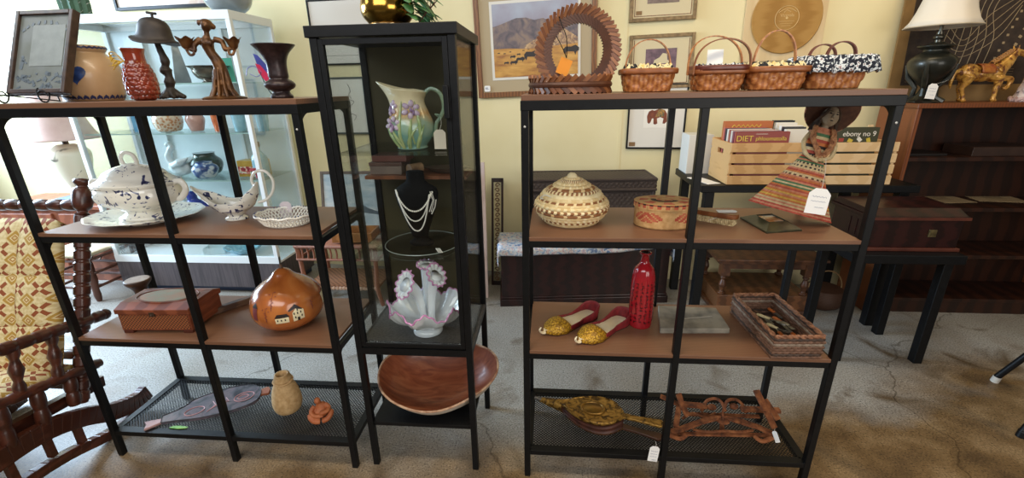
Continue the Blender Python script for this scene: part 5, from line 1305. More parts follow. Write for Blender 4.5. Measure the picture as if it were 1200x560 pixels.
def hamper(label, loc, rz, w, d, h, group='black wicker hampers'):
    t = thing('wicker_hamper', label, 'hamper', loc, rz, group); lh = .075
    b = MB(); woven_wall(b, w-.02, d-.02, .01, h-lh, 18, None); b.bb((-w/2+.012, -d/2+.012, .004), (w/2-.012, d/2-.012, .012))
    b.build('woven_body', WICK, t, smooth=60)
    for x in (-w/2+.012, w/2-.012):
        for y in (-d/2+.012, d/2-.012):
            b = MB(); b.tube([(x, y, 0), (x, y, h-lh)], .013, 10); b.build('corner_post', WICK, t)
    b = MB(); woven_wall(b, w, d, h-lh, h-.006, 4, None, flare=.002)
    def top(u, v): return (-w/2+w*u, -d/2+d*v, h-.006+.006*sin(pi*u)**.3*sin(pi*v)**.3+.0022*sin(u*w*240)*(1 if int(v*14) % 2 else -1))
    b.grid(top, 120, 30); lid = b.build('lid', WICK, t, smooth=60)
    b = MB()
    for z in (h-lh+.006, h-.006):
        loop = [(-w/2, -d/2, z), (w/2, -d/2, z), (w/2, d/2, z), (-w/2, d/2, z)]
        pts = []
        for i in range(4):
            for k in range(10): pts.append(V(loop[i]).lerp(V(loop[(i+1) % 4]), k/10))
        b.tube(pts, .009, 8, closed=True)
    b.build('braided_edge', WICK, lid)
    return t
def trunk(label, loc, rz, w, d, h):
    t = thing('blanket_chest', label, 'trunk', loc, rz, 'dark mahogany trunks')
    b = MB(); b.bb((-w/2, -d/2, .06), (w/2, d/2, h-.03)); b.build('chest', DARKWOOD, t, smooth=0, bevel=.003)
    b = MB(); b.bb((-w/2-.012, -d/2-.012, 0), (w/2+.012, d/2+.012, .05)); b.bb((-w/2-.006, -d/2-.006, .05), (w/2+.006, d/2+.006, .066)); b.build('plinth', DARKWOOD, t, smooth=0, bevel=.004)
    b = MB(); b.bb((-w/2-.01, -d/2-.01, h-.03), (w/2+.01, d/2+.01, h)); b.build('lid', DARKWOOD, t, smooth=0, bevel=.004)
    return t
CLOTH = mat('blue_floral_cloth', 'b9c2cc', ramp=[(.35, '5f79a6'), (.45, 'a9b8cc'), (.55, 'd6d8d6'), (.62, 'c9a7a8'), (.7, '8da0bd')], scale=34, detail=3, dist=1, rough=.9)
def cloth(label, loc, rz, w, d, z, of, ol):
    """cloth over a trunk: overhang of at the front, ol at the left end"""
    t = tag(MB().grid(lambda u, v: cl_pt(u, v, w, d, of, ol), 70, 40).build('cover_cloth', CLOTH, None, smooth=180, solid=.003), label, 'cloth', 'blue floral cloths'); t.location = (loc[0], loc[1], z); t.rotation_euler = (0, 0, rz); return t
def cl_pt(u, v, w, d, of, ol):
    X, Y = -w/2-ol+(w+2*ol)*u, -d/2-of*(1+.25*sin(u*5)+.12*sin(u*13))+(d+of)*v
    z = .002; x, y = X, Y
    if Y < -d/2-.012: z -= (-d/2-.012-Y); y = -d/2-.016-.004*sin(u*40)
    if X < -w/2-.012: z -= (-w/2-.012-X)*1.0; x = -w/2-.016-.006*sin(v*18)
    if X > w/2+.012: z -= (X-w/2-.012)*1.0; x = w/2+.016+.006*sin(v*18)
    return (x, y, z)
# trunks, cloths and hampers along the wall
TW, TD, TH = 1.09, .34, .40
tr1 = at_z(586, 360, 0); rz1 = .1
cx_, cy_ = tr1.x+.012+TW/2*cos(rz1)-TD/2*sin(rz1), tr1.y+.02+TW/2*sin(rz1)+TD/2*cos(rz1)
trunk('dark mahogany trunk on a moulded plinth behind the golden slippers', (cx_, cy_, 0), rz1, TW, TD, TH)
cloth('pale blue floral cloth draped over the trunk behind the slippers', (cx_, cy_), rz1, TW, TD, TH+.003, .045, .1)
hamper('black wicker hamper with a lid on the cloth covered trunk behind the coiled straw basket', (cx_+.02, cy_+.015, TH+.0085), .06, .82, .29, .425)
trunk('dark mahogany trunk mostly hidden behind the glass cabinet', (-.775, 2.86, 0), 0, .54, .36, TH)
cloth('pale blue floral cloth on the trunk behind the glass cabinet', (-.775, 2.86), 0, .54, .36, TH+.003, .05, .03)
hamper('black wicker hamper mostly hidden behind the glass cabinet', (-.775, 2.87, TH+.0085), 0, .52, .3, .46)
# slim board and fretwork panel leaning on the wall
p = at_z(569, 344, 0)
t = thing('leaning_board', 'tall thin pale pinkish board standing on edge beside the glass cabinet', 'board', (-.425, 2.74, 0), (R_(-3), 0, 0))
b = MB(); b.bb((-.016, 0, 0), (.016, .02, .93)); b.build('plank', mat('pinkish_white_board', 'd8c6c2', 'cdb9b4', scale=12, rough=.6), t, smooth=0, bevel=.002)
t = thing('fretwork_panel', 'narrow dark panel of pierced scrolling fretwork leaning against the wall', 'carved panel', (-.37, 2.95, .002), (R_(-14), 0, 0))
b = MB(); fw, fh = .085, .78
for a, c in (((-fw/2, 0, 0), (-fw/2+.014, .02, fh)), ((fw/2-.014, 0, 0), (fw/2, .02, fh)), ((-fw/2, 0, 0), (fw/2, .02, .03)), ((-fw/2, 0, fh-.03), (fw/2, .02, fh))): b.bb(a, c)
b.build('frame', DARKWOOD, t, smooth=0)
b = MB()
for k in range(20):
    z = .045+.036*k; s = 1 if k % 2 else -1
    b.tube([(s*(.018*cos(q*.55)*(1-q/16)), .006, z+.018*sin(q*.55)*(1-q/16)) for q in range(13)], .0042, 6)
b.build('scrollwork', mat('carved_brown', '7a5232', '5f3d24', scale=40, rough=.5), t)

# ================================================================ wall pictures
def wall_frame(name, label, px, py, w, h, fw, fm, mats_, d=.02, cat='picture', roll=0, group=None):
    """framed picture on the back wall: pixel of its lower left corner, size in metres"""
    p = on_wall(px, py, .002); t = thing(name, label, cat, p, (0, roll, WROT), group)
    b = MB()
    for a, c in (((0, -d, 0), (fw, 0, h)), ((w-fw, -d, 0), (w, 0, h)), ((fw, -d, 0), (w-fw, 0, fw)), ((fw, -d, h-fw), (w-fw, 0, h))): b.bb(a, c)
    b.build('frame', fm, t, smooth=0, bevel=.002)
    b = MB(); b.bb((fw, -d*.55, fw), (w-fw, -.001, h-fw)); b.build('mat_board', mats_, t, smooth=0)
    return t
def flat(t, name, m, poly, y): b = MB(); b.prism(poly, -y, -y+.0006, plane='XZ'); b.v = [V((p.x, -y-(p.y-(y)) if False else p.y, p.z)) for p in b.v]; return b.build(name, m, t, smooth=0)
def sheet(b, poly, y, m=None):
    """flat printed shape facing -y at depth y (poly in x, z)"""
    b.prism(poly, -y, -y+.0005, m, plane='XZ')
OAK = mat('oak_frame', '8a5a30', '6f4422', kind='wave', scale=5, vec=(3, 3, 3), dist=4, rough=.4)
BEIGE = mat('beige_mat_board', 'b7a585', rough=.8); WHITEM = mat('white_mat_board', 'e4dfd4', rough=.8)
PW, PH = .80, .74
t = wall_frame('landscape_picture', 'oak framed landscape print of grazing bison under bare mountains', 562, 115, PW, PH, .034, OAK, BEIGE, .026, roll=R_(-1.6))
b = MB(); sheet(b, [(.105, .11), (.695, .11), (.695, .59), (.105, .59)], -.0165); b.build('white_border', WHITEM, t, smooth=0)
x0, x1, z0, z1 = .122, .678, .127, .573; SX, SZ = x1-x0, z1-z0
def Q(pts): return [(x0+SX*a, z0+SZ*c) for a, c in pts]
b = MB(); sheet(b, Q([(0, 0), (1, 0), (1, 1), (0, 1)]), -.0175); pr = b.build('print', mat('print_sky', '9aa0b0', '8c8694', scale=6, detail=3, rough=.35, coat=.2), t, smooth=0)
b = MB(); sheet(b, Q([(0, .3), (1, .35), (1, .72), (.9, .76), (.78, .8), (.68, .72), (.6, .78), (.5, .76), (.4, .8), (.28, .8), (.2, .77), (.1, .73), (0, .7)]), -.0182); b.build('printed_mountain', mat('print_mountain', '6b5a5a', ramp=[(.35, '4f4850'), (.5, '6f5f60'), (.65, '8a7466')], scale=16, detail=5, dist=1, rough=.4), pr, smooth=0)
b = MB(); sheet(b, Q([(.35, .36), (1, .38), (1, .5), (.85, .62), (.78, .72), (.7, .66), (.6, .6), (.5, .5), (.4, .44)]), -.0187); b.build('printed_ridge', mat('print_ridge', 'a98158', ramp=[(.38, '7d6254'), (.5, 'a5805c'), (.62, 'c9a67a')], scale=22, detail=5, dist=2, rough=.4), pr, smooth=0)
b = MB(); sheet(b, Q([(0, 0), (1, 0), (1, .42), (.7, .4), (.4, .38), (.2, .4), (0, .4)]), -.0192); b.build('printed_plain', mat('print_plain', 'c08a3c', ramp=[(.3, '9a6230'), (.5, 'c48f42'), (.7, 'd9a654')], scale=9, detail=4, vec=(1, 1, 4), rough=.4), pr, smooth=0)
def bison(x, z, s):
    b = MB(); sheet(b, [(x-s, z-.15*s), (x-.75*s, z-.6*s), (x-.6*s, z-.15*s), (x+.4*s, z-.2*s), (x+.55*s, z-.65*s), (x+.7*s, z-.2*s), (x+s, z-.1*s), (x+1.05*s, z+.25*s), (x+.6*s, z+.6*s), (x, z+.4*s), (x-.7*s, z+.45*s), (x-1.0*s, z+.15*s)], -.0197); b.build('printed_bison', mat('print_bison', '2b2422', rough=.5), pr, smooth=0)
for fx, fz, s in ((.46, .29, .052), (.32, .24, .028), (.24, .2, .024), (.15, .2, .016), (.23, .28, .018), (.92, .33, .05), (.3, .31, .012), (.55, .32, .014), (.06, .34, .008), (.13, .33, .008), (.2, .35, .007), (.36, .36, .007), (.42, .37, .006)): bison(*Q([(fx, fz)])[0], s)
p = on_wall(571, 104, .035); s = thing('price_sticker', 'small white price sticker on the corner of the bison landscape frame', 'price sticker', (p.x, p.y+.009, p.z), (0, 0, WROT))
b = MB(); b.prism([(-.02, -.015), (-.014, -.019), (.014, -.019), (.02, -.015), (.02, .015), (.014, .019), (-.014, .019), (-.02, .015)], 0, .001, plane='XZ'); b.build('label', PAPER, s, smooth=0)
text('writing', '85-', .02, INK, s, (0, -.0014, 0), (R_(90), 0, 0))
GILT = mat('worn_gilt_frame', '8f7650', '6f5a3a', scale=40, rough=.4, metal=.3); CREAMM = mat('cream_mat_board', 'd9cba6', rough=.8)
def small_pic(label, px, py, pm, fig, hgt):
    t = wall_frame('small_picture', label, px, py, .40, hgt, .022, GILT, CREAMM, .02, roll=R_(-1.2), group='pair of small gilt framed pictures')
    b = MB()
    for a, c in (((.03, -.0125, .03), (.034, -.011, hgt-.03)), ((.366, -.0125, .03), (.37, -.011, hgt-.03)), ((.03, -.0125, .03), (.37, -.011, .034))): b.bb(a, c)
    b.build('inner_line', OAK, t, smooth=0)
    b = MB(); sheet(b, [(.105, .1), (.295, .1), (.295, hgt-.085), (.105, hgt-.085)], -.0122); pr = b.build('print', pm, t, smooth=0)
    b = MB(); rnd = random.Random(int(px))
    zc = .1+(hgt-.185)*.45
    sheet(b, [(.15, zc-.03), (.16, zc+.01), (.19, zc+.025), (.21, zc+.05), (.235, zc+.045), (.24, zc+.01), (.262, zc-.005), (.255, zc-.04), (.235, zc-.01), (.2, zc-.012), (.19, zc-.045), (.175, zc-.012)], -.0128); b.build('printed_figure', fig, pr, smooth=0)
    b = MB(); sheet(b, [(.04, .04), (.075, .04), (.075, .062), (.04, .062)], -.0124); b.build('corner_label', mat('brown_label', '8a6a45', rough=.7), t, smooth=0)
small_pic('gilt framed picture with a brown print, upper one above the first splint basket', 737, 27, mat('brown_print', '6d5a50', '8a766a', scale=25, rough=.4), CREAMM, .38)
small_pic('gilt framed picture with a purple print directly behind the first splint basket', 735, 105, mat('mauve_print', '7d5f6a', '5c4450', scale=40, rough=.4), CREAMM, .325)
t = wall_frame('elephant_picture', 'thin black framed picture of a decorated brown elephant', 733, 174, .375, .42, .011, BLACK, WHITEM, .02)
b = MB(); sheet(b, [(.105, .14), (.275, .14), (.275, .295), (.105, .295)], -.0115); pr = b.build('print', mat('print_white', 'f0ebe0', rough=.7), t, smooth=0)
b = MB()
sheet(b, [(.13, .175), (.125, .215), (.135, .245), (.155, .255), (.17, .25), (.2, .262), (.235, .255), (.252, .23), (.255, .18), (.24, .165), (.228, .168), (.232, .2), (.21, .208), (.19, .2), (.195, .168), (.182, .16), (.17, .165), (.168, .2), (.158, .2), (.15, .175), (.14, .165)], -.0121); b.build('printed_elephant', mat('print_elephant', '6d3524', '8a4a2c', scale=60, rough=.6), pr, smooth=0)
b = MB(); sheet(b, [(.178, .21), (.2, .262), (.235, .255), (.232, .212)], -.0126); b.build('printed_blanket', mat('print_teal', '35524a', 'c08a3a', scale=90, rough=.6), pr, smooth=0)
b = MB(); sheet(b, [(.02, .018), (.06, .018), (.06, .045), (.02, .045)], -.0118); b.build('corner_label', mat('brown_label', ''), t, smooth=0)
p = on_wall(866, 73, .004)
t = thing('record_plaque', 'pale board with a big round wooden disc carved like a gramophone record', 'wall plaque', p, (0, R_(-1.2), WROT))
b = MB(); b.bb((0, -.012, 0), (.455, 0, .62)); b.build('backing_board', mat('pale_maple', 'dcc59a', 'd4ba8b', kind='noise', scale=3, vec=(8, 8, 1), rough=.5), t, smooth=0)
dc = (.233, .235); b = MB(); b.at((dc[0], -.012, dc[1]), (R_(90), 0, 0))
prf = [(.195, 0), (.197, .008), (.193, .012)]+[(r, .012-(.0007 if k % 2 else 0)) for k, r in enumerate([.19-.006*j for j in range(20)])]+[(.07, .012), (.068, .0105), (.064, .012), (.001, .012)]
b.lathe(prf, 72); disc = b.build('wooden_disc', mat('disc_plywood', 'a07436', kind='wave', scale=2, vec=(1, 1, 9), dist=5, detail=4, ramp=[(.1, 'a0763a'), (.5, 'aa8043'), (.9, 'b1884a')], rough=.6, spec=.25), t, smooth=40)
LTR = mat('pale_carving', 'd3b37a', rough=.6)
b = MB(); b.tube([(dc[0]+.066*cos(2*pi*k/48), -.0245, dc[1]+.066*sin(2*pi*k/48)) for k in range(48)], .002, 6, closed=True); b.ball((dc[0], -.0245, dc[1]), (.007, .001, .007), 12)
b.tube([(dc[0]-.05+.1*k/12, -.0245, dc[1]+.03+.022*sin(pi*k/12)) for k in range(13)], .002, 6); b.tube([(dc[0]-.02, -.0245, dc[1]+.03), (dc[0]-.005, -.0245, dc[1]+.045), (dc[0]+.018, -.0245, dc[1]+.032)], .002, 6)
for k in range(3): b.tube([(dc[0]-.042+.008*k, -.0245, dc[1]-.018-.012*k), (dc[0]+.042-.008*k, -.0245, dc[1]-.018-.012*k)], .0011, 5)
b.build('carved_label', LTR, disc)
text('lettering', 'Victrola', .024, LTR, disc, (dc[0], -.0246, dc[1]+.014), (R_(90), 0, 0))
# left-hand pictures
t = wall_frame('large_picture', 'dark framed pale pink picture above the white showcase', 139, 13.5, 1.02, .5, .022, BLACK, mat('pale_pink_art', 'd9c4b4', ramp=[(.35, 'c4a69a'), (.5, 'dccabb'), (.65, 'd2b9a4')], scale=4, detail=3, dist=2, rough=.4), .024)
t = wall_frame('blank_picture', 'thin black framed pale picture just above the glass cabinet', 371, 77, .56, .42, .011, BLACK, mat('pale_print', 'dcd6cb', rough=.5, coat=.3), .02)
b = MB(); b.bb((.05, -.0118, .06), (.51, -.0112, .063)); b.build('print_line', mat('grey_line', '8f8a84'), t, smooth=0)
t = wall_frame('sketch_picture', 'small framed ink sketch of a figure seen through the cabinet', 391, 157, .3, .40, .013, mat('grey_green_frame', '4c5450', rough=.4), mat('sketch_paper', 'e4e1d6', rough=.7), .02)
b = MB(); rnd = random.Random(6)
for k in range(5): b.tube(smoothprof([(.17+rnd.uniform(-.03, .03), -.0115, .1+.05*k), (.19+rnd.uniform(-.04, .03), -.0115, .13+.05*k), (.16+rnd.uniform(-.03, .04), -.0115, .15+.05*k)], 5), .0018, 5)
b.build('ink_lines', DINK, t)

# ================================================================ black table with crates
def black_table(label, x0, y0, x1, y1, z, lw=.05, th=.04):
    t = thing('black_table', label, 'table', ((x0+x1)/2, (y0+y1)/2, 0), 0, 'black tables'); w, d = (x1-x0)/2, (y1-y0)/2
    b = MB(); b.bb((-w, -d, z-th), (w, d, z)); b.build('table_top', BLACK, t, smooth=0, bevel=.004)
    for sx in (-1, 1):
        for sy in (-1, 1):
            b = MB(); b.bb((sx*(w-.03), sy*(d-.02), 0), (sx*(w-.03-lw), sy*(d-.02-lw), z-th)); b.build('leg', BLACK, t, smooth=0, bevel=.003)
    return t
ZT = .85
black_table('black table against the wall carrying two slatted wooden crates', .835, 2.46, 1.955, 3.0, ZT)
PINE = {k: mat('pine_%s' % k, a, d, kind='wave', scale=3, vec=(1, 1, 7), dist=5, detail=4, rough=.55) for k, a, d in (('warm', 'd2a66e', 'c6985f'), ('pale', 'debd8e', 'd6b280'))}
def crate(label, x, y, w, d, h, m):
    t = thing('wooden_crate', label, 'crate', (x, y, ZT), 0, 'slatted wooden crates')
    n = 4; g = .011; sh = (h-g*(n-1))/n
    for sy, nm in ((0, 'front_slat'), (d-.01, 'back_slat')):
        for k in range(n):
            b = MB(); b.bb((0, sy, .003+k*(sh+g)), (w, sy+.01, .003+k*(sh+g)+sh)); b.build(nm, m, t, smooth=0, bevel=.0015)
    for sx in (0, w-.014):
        b = MB(); pts = [(.0105, .003), (d-.0105, .003), (d-.0105, h), (.0105, h)]
        y0, y1, za, zb = d*.36, d*.64, h*.7, h*.82
        for a, c in (((.0105, .003), (d-.0105, za)), ((.0105, zb), (d-.0105, h)), ((.0105, za), (y0, zb)), ((y1, za), (d-.0105, zb))): b.bb((sx, a[0], a[1]), (sx+.014, c[0], c[1]))
        b.build('end_panel', m, t, smooth=0)
    b = MB(); b.bb((.014, .0105, .003), (w-.014, d-.0105, .013)); b.build('bottom', m, t, smooth=0)
    return t
c0 = at_y(851, 217, 2.475); c1 = at_y(1042, 218, 2.475)
xm = c0.x+(c1.x-c0.x)*.52; CHt = .222
crate('honey coloured slatted crate packed with books, left of the straw doll', c0.x, 2.475, xm-c0.x-.012, .3, CHt, PINE['warm'])
crate('paler slatted crate of books, partly behind the straw doll', xm, 2.475, c1.x-xm+.0, .3, CHt, PINE['pale'])
BK = {}
def bookm(c):
    if c not in BK: BK[c] = mat('cover_'+c, c, rough=.45)
    return BK[c]
PAGES = mat('book_pages', 'd8cdb8', 'c2b59d', kind='wave', scale=60, bands='Y', rough=.8)
def book(label, x, y, w, h, th, col, spine=None, tilt=0, group='books filed in the slatted crates'):
    t = thing('book', label, 'book', (x, y, ZT+.0135), (R_(tilt), 0, 0), group)
    b = MB(); b.bb((.002, .002, .002), (w-.002, th-.002, h-.002)); b.build('pages', PAGES, t, smooth=0)
    b = MB(); b.bb((0, 0, 0), (w, .002, h)); b.bb((0, th-.002, 0), (w, th, h)); b.bb((0, .002, 0), (.002, th-.002, h)); cv = b.build('cover', bookm(col), t, smooth=0)
    return t, cv
cx0 = c0.x+.02
GY = mat('yellow_print_ink', 'd9c04a', rough=.6); GW = mat('white_print_ink', 'e6ded0', rough=.6)
bt, cv = book('red diet book facing forward at the front of the honey crate', cx0+.015, 2.497, .262, .268, .02, '8e4038')
text('title', 'DIET', .042, GY, cv, (.035, -.0008, .232), (R_(90), 0, 0)); text('title', 'phloomatolla', .03, GY, cv, (.17, -.0008, .232), (R_(90), 0, 0)); q = MB(); q.tube([(.09+.005*k, -.0006, .256+(.003 if k % 2 else -.002)) for k in range(13)], .001, 5); q.build('small_print', GW, cv)
cols = ['a8564a', '7a3f52', 'd8d4cc', 'a05848', 'e0dcd2', '2c2f3a', 'b8605a']
lab = ['dull red book filed directly behind the red diet book', 'plum book filed second behind the red diet book', 'white book filed third behind the red diet book', 'brick coloured book filed fourth behind the diet book', 'off white book filed fifth behind the diet book', 'dark blue book filed sixth behind the diet book', 'salmon pink book filed last of the low row in the honey crate']
yy = 2.52
for k, c_ in enumerate(cols):
    th = .018; book(lab[k], cx0+.012-.003*k, yy, .25-.004*k, .265+.002*k, th, c_); yy += th+.0015
bt, cv = book('taller orange book at the back of the honey crate', cx0-.001, yy+.004, .26, .31, .03, 'b4622c')
q = MB(); q.tube([(.04+.012*k, -.0006, .283+(.008 if k % 2 else -.006)) for k in range(14)], .0022, 5); q.build('faded_title', GY, cv)
xb = cx0+.272; bw_ = xm-.012-.016-xb
for k, (c_, h) in enumerate((('e2ddd0', .275), ('2a2c33', .285), ('efeae0', .29), ('d8d0b8', .28), ('e6e2da', .3), ('1f2024', .31))):
    book(('cream book front of the narrow stack at the right end of the honey crate', 'black book second in the narrow stack of the honey crate', 'ivory book third in the narrow stack of the honey crate', 'buff book fourth in the narrow stack of the honey crate', 'white book fifth in the narrow stack of the honey crate', 'black album last in the narrow stack of the honey crate')[k], xb+.002, 2.53+.031*k, bw_-.004, h, .028, c_)
xp = xm+.018
for k, (c_, x, w, h, y) in enumerate((('2d2f38', .0, .05, .285, 2.5), ('3c4a63', .0, .06, .29, 2.535), ('8f9aa8', .0, .06, .28, 2.57), ('3a3a22', .075, .21, .285, 2.5), ('7a3324', .075, .2, .26, 2.53), ('b89a4a', .075, .22, .255, 2.56), ('4a5a3a', .07, .2, .27, 2.6))):
    bt, cv = book(('navy book nearest the doll at the front of the paler crate', 'slate blue book second behind the doll in the paler crate', 'grey book third behind the doll in the paler crate', 'olive book with white lettering facing forward in the paler crate', 'rust red book directly behind the olive book', 'mustard book second behind the olive book', 'green book third behind the olive book')[k], xp+x, y, w, h, .022, c_)
    if k == 3:
        text('title', 'ebony no 9', .036, GW, cv, (.115, -.0008, .252), (R_(90), 0, 0)); q = MB()
        for j, (m_, x_, z_) in enumerate((('a03a2c', .03, .222), ('c9b03c', .075, .218), ('e0dcd0', .12, .224), ('c9b03c', .165, .22))): q.box((x_, -.0008, z_), (.024, .001, .018), bookm(m_), rot=(0, .4*j, 0))
        q.build('cover_pictures', GW, cv, smooth=0)
t = thing('wooden_stake', 'short pale wooden slat sticking up from the paler crate', 'slat', (c1.x-.08, 2.55, ZT+.0135), (0, R_(-7), 0)); b = MB(); b.bb((-.012, -.004, 0), (.012, .004, .295)); b.build('slat', PINE['pale'], t, smooth=0)
boxthing('cardboard_box', 'white box on the black table behind the honey crate', 'box', (.845, 2.81, 0), (.99, 2.97, .235), mat('white_card', 'd9d7d0', rough=.7), ZT)
t = thing('paper_sheet', 'white sheet of paper lying on the table beside the honey crate', 'paper', (.885, 2.6, ZT+.0002), .3); b = MB(); b.bb((-.04, -.1, 0), (.04, .1, .0012)); b.build('sheet', PAPER, t, smooth=0)

# ================================================================ low black table with mahogany chest
black_table('low black table under the dark mahogany chest', 1.45, 2.08, 1.945, 2.44, .6, .042, .045)
mc = thing('mahogany_chest', 'dark mahogany chest with sloped lid and a small brass latch', 'chest', (1.735, 2.295, .6), 0)
cw, chd = .40, .30
b = MB(); b.bb((-cw/2, -chd/2, .018), (cw/2, chd/2, .155)); b.build('body', DARKWOOD, mc, smooth=0, bevel=.002)
b = MB(); b.bb((-cw/2-.012, -chd/2-.012, 0), (cw/2+.012, chd/2+.012, .018)); b.build('plinth', mat('reddish_mahogany', '4a241a', '5d3022', scale=14, rough=.35), mc, smooth=0, bevel=.004)
b = MB(); b.bb((-cw/2-.014, -chd/2-.014, .155), (cw/2+.014, chd/2+.014, .172)); b.prism([(-chd/2-.01, .172), (chd/2+.01, .172), (chd/2-.03, .205), (-chd/2+.05, .2)], -cw/2-.01, cw/2+.01, plane='YZ'); lid = b.build('lid', DARKWOOD, mc, smooth=0, bevel=.003)
b = MB(); b.bb((-cw/2-.016, -chd/2-.017, .157), (cw/2+.016, -chd/2-.012, .17)); b.build('lid_moulding', mat('reddish_mahogany', ''), lid, smooth=0)
b = MB(); b.box((.075, -chd/2-.003, .09), (.034, .006, .036)); b.box((.06, -chd/2-.006, .09), (.006, .008, .03)); b.build('latch', mat('old_brass', '8f8058', '5d5238', scale=40, rough=.35, metal=.7), mc, smooth=0, bevel=.001)
b = MB()
for k in range(3): b.bb((-cw/2-.003, -.1+.05*k, .05), (-cw/2+.001, -.085+.05*k, .13))
b.build('carved_reeds', DARKWOOD, mc, smooth=0)

# ================================================================ small turned-leg end table
st_ = thing('end_table', 'small walnut end table with turned legs and a boxed lower tier', 'table', (1.06, 2.60, 0), 0)
b = MB(); b.bb((-.03, -.03, .345), (.58, .40, .372)); b.bb((-.045, -.045, .365), (.595, .41, .38)); b.build('table_top', MIDWOOD, st_, smooth=0, bevel=.004)
b = MB(); b.bb((.0, .0, .028), (.55, .37, .125)); b.build('boxed_tier', mat('walnut_light', '6d4528', '54341d', kind='wave', scale=4, vec=(1, 8, 8), dist=4, rough=.4), st_, smooth=0, bevel=.003)
b = MB(); b.bb((-.018, -.018, 0), (.568, .388, .03)); b.build('plinth', MIDWOOD, st_, smooth=0, bevel=.006)
for x in (.03, .52):
    for y in (.03, .34):
        b = MB(); b.at((x, y, .125)); b.lathe(smoothprof([(.022, 0), (.024, .01), (.014, .018), (.016, .04), (.022, .06), (.016, .085), (.012, .1), (.02, .11), (.014, .12), (.022, .13)], 4), 20); b.reset(); b.bb((x-.026, y-.026, .253), (x+.026, y+.026, .345)); b.build('leg', MIDWOOD, st_, smooth=50)
b = MB(); b.bb((.03, .008, .30), (.52, .02, .345)); b.build('apron', MIDWOOD, st_, smooth=0)
gb_ = thing('round_basket', 'round brown basket with a bent loop handle under the low table', 'basket', (1.76, 2.72, 0))
b = MB(); b.lathe(smoothprof([(.06, 0), (.1, .03), (.115, .08), (.105, .13), (.098, .135)], 5), 32); b.build('body', mat('umber_basket', '4d2f1e', '37210f', kind='wave', scale=40, bands='Z', rough=.6, bump=.4), gb_, smooth=180)
b = MB(); b.tube([(.1*cos(pi*k/14), 0, .13+.12*sin(pi*k/14)) for k in range(15)], .004, 6); b.build('handle', mat('pale_cane', '9a7a52', rough=.6), gb_)

# ================================================================ bookcase on the right and things on it
BKX0, BKX1, BKY0, BKY1, BKH = 1.985, 3.15, 2.66, 2.955, 1.255
bc = thing('bookcase', 'low wide dark brown bookcase with open shelves at the right wall', 'bookcase', ((BKX0+BKX1)/2, (BKY0+BKY1)/2, 0))
bw2, bd2 = (BKX1-BKX0)/2, (BKY1-BKY0)/2
BCW = mat('dark_walnut_case', '33190d', '24120a', kind='wave', scale=3, vec=(1, 1, 1), dist=4, rough=.38); BCS = mat('orange_brown_side', '7d4524', '6a3a1d', kind='wave', scale=3, vec=(7, 7, 1), dist=3, rough=.4)
for s in (-1, 1):
    b = MB(); b.bb((s*bw2, -bd2, 0), (s*(bw2-.022), bd2, BKH-.025)); b.build('side_panel', BCS, bc, smooth=0, bevel=.002)
b = MB(); b.bb((-bw2-.008, -bd2-.008, BKH-.025), (bw2+.008, bd2, BKH)); b.build('top', BCS, bc, smooth=0, bevel=.003)
b = MB(); b.bb((-bw2+.022, bd2-.01, .0), (bw2-.022, bd2-.002, BKH-.025)); b.build('back_panel', BCW, bc, smooth=0)
for z in (.10, .385, .675, .965):
    b = MB(); b.bb((-bw2+.022, -bd2+.004, z-.022), (bw2-.022, bd2-.01, z)); b.build('shelf', BCW, bc, smooth=0, bevel=.002)
b = MB(); b.bb((-bw2+.022, -bd2+.012, 0), (bw2-.022, -bd2+.03, .078)); b.build('kick_board', BCW, bc, smooth=0)
AGED = mat('aged_paper', 'b49a72', 'a08660', scale=10, rough=.85)
for k, (px, py, rz, lab_) in enumerate(((1102, 233, .1, 'aged paper sheet lying nearest the shelf post on the bookcase shelf'), (1163, 232, -.15, 'aged paper sheet lying in the middle of the bookcase shelf'))):
    p = at_z(px, py, .676); t = thing('paper_sheet', lab_, 'paper', (p.x, max(p.y, BKY0+.13), .676), rz, 'aged papers on the bookcase'); b = MB(); b.bb((-.13, -.1, 0), (.13, .1, .0015)); b.build('sheet', AGED, t, smooth=0); q = MB(); q.bb((-.05, -.03, .0014), (.06, .05, .002)); q.build('print', mat('faded_ink', '8a7352', '9c8560', scale=30, rough=.8), t, smooth=0)
boxthing('dark_album', 'thick dark album lying on the top bookcase shelf', 'album', (2.36, 2.70, 0), (2.74, 2.9, .05), mat('dark_album_cover', '2b1a12', '38241a', scale=14, rough=.5), .9651)
boxthing('flat_case', 'flat dark case lying at the left of the top bookcase shelf', 'case', (2.03, 2.72, 0), (2.25, 2.9, .014), mat('black_case', '17110e', rough=.4), .9651)
# urn lamp
lp = thing('urn_lamp', 'dark urn lamp with a flared foot and cream bell shade on the bookcase', 'lamp', (2.07, 2.765, BKH))
LB = mat('dark_olive_bronze', '22231d', '34332a', scale=18, rough=.35, metal=.4, coat=.2)
b = MB(); b.lathe(smoothprof([(.075, 0), (.08, .006), (.06, .018), (.035, .045), (.022, .075), (.03, .09), (.05, .11), (.085, .15), (.104, .19), (.1, .225), (.075, .25), (.055, .262), (.055, .275), (.078, .285), (.078, .295), (.04, .3), (.03, .31)], 4), 48); b.build('urn_body', LB, lp, smooth=60)
b = MB()
for k in range(4):
    a = R_(45+90*k); b.tube([(.1*cos(a), .1*sin(a), .2), (.085*cos(a), .085*sin(a), .13), (.045*cos(a), .045*sin(a), .08), (.05*cos(a), .05*sin(a), .03), (.088*cos(a), .088*sin(a), .006)], [.012, .014, .012, .014, .016], 8)
b.build('scroll_leg', LB, lp)
b = MB(); b.tube([(0, 0, .3), (0, 0, .36)], .016, 14); b.ball((0, 0, .335), (.026, .026, .018), 14); b.tube([(0, 0, .36), (0, 0, .42)], .008, 8); b.build('socket', mat('pewter', '5a564c', rough=.3, metal=.8), lp)
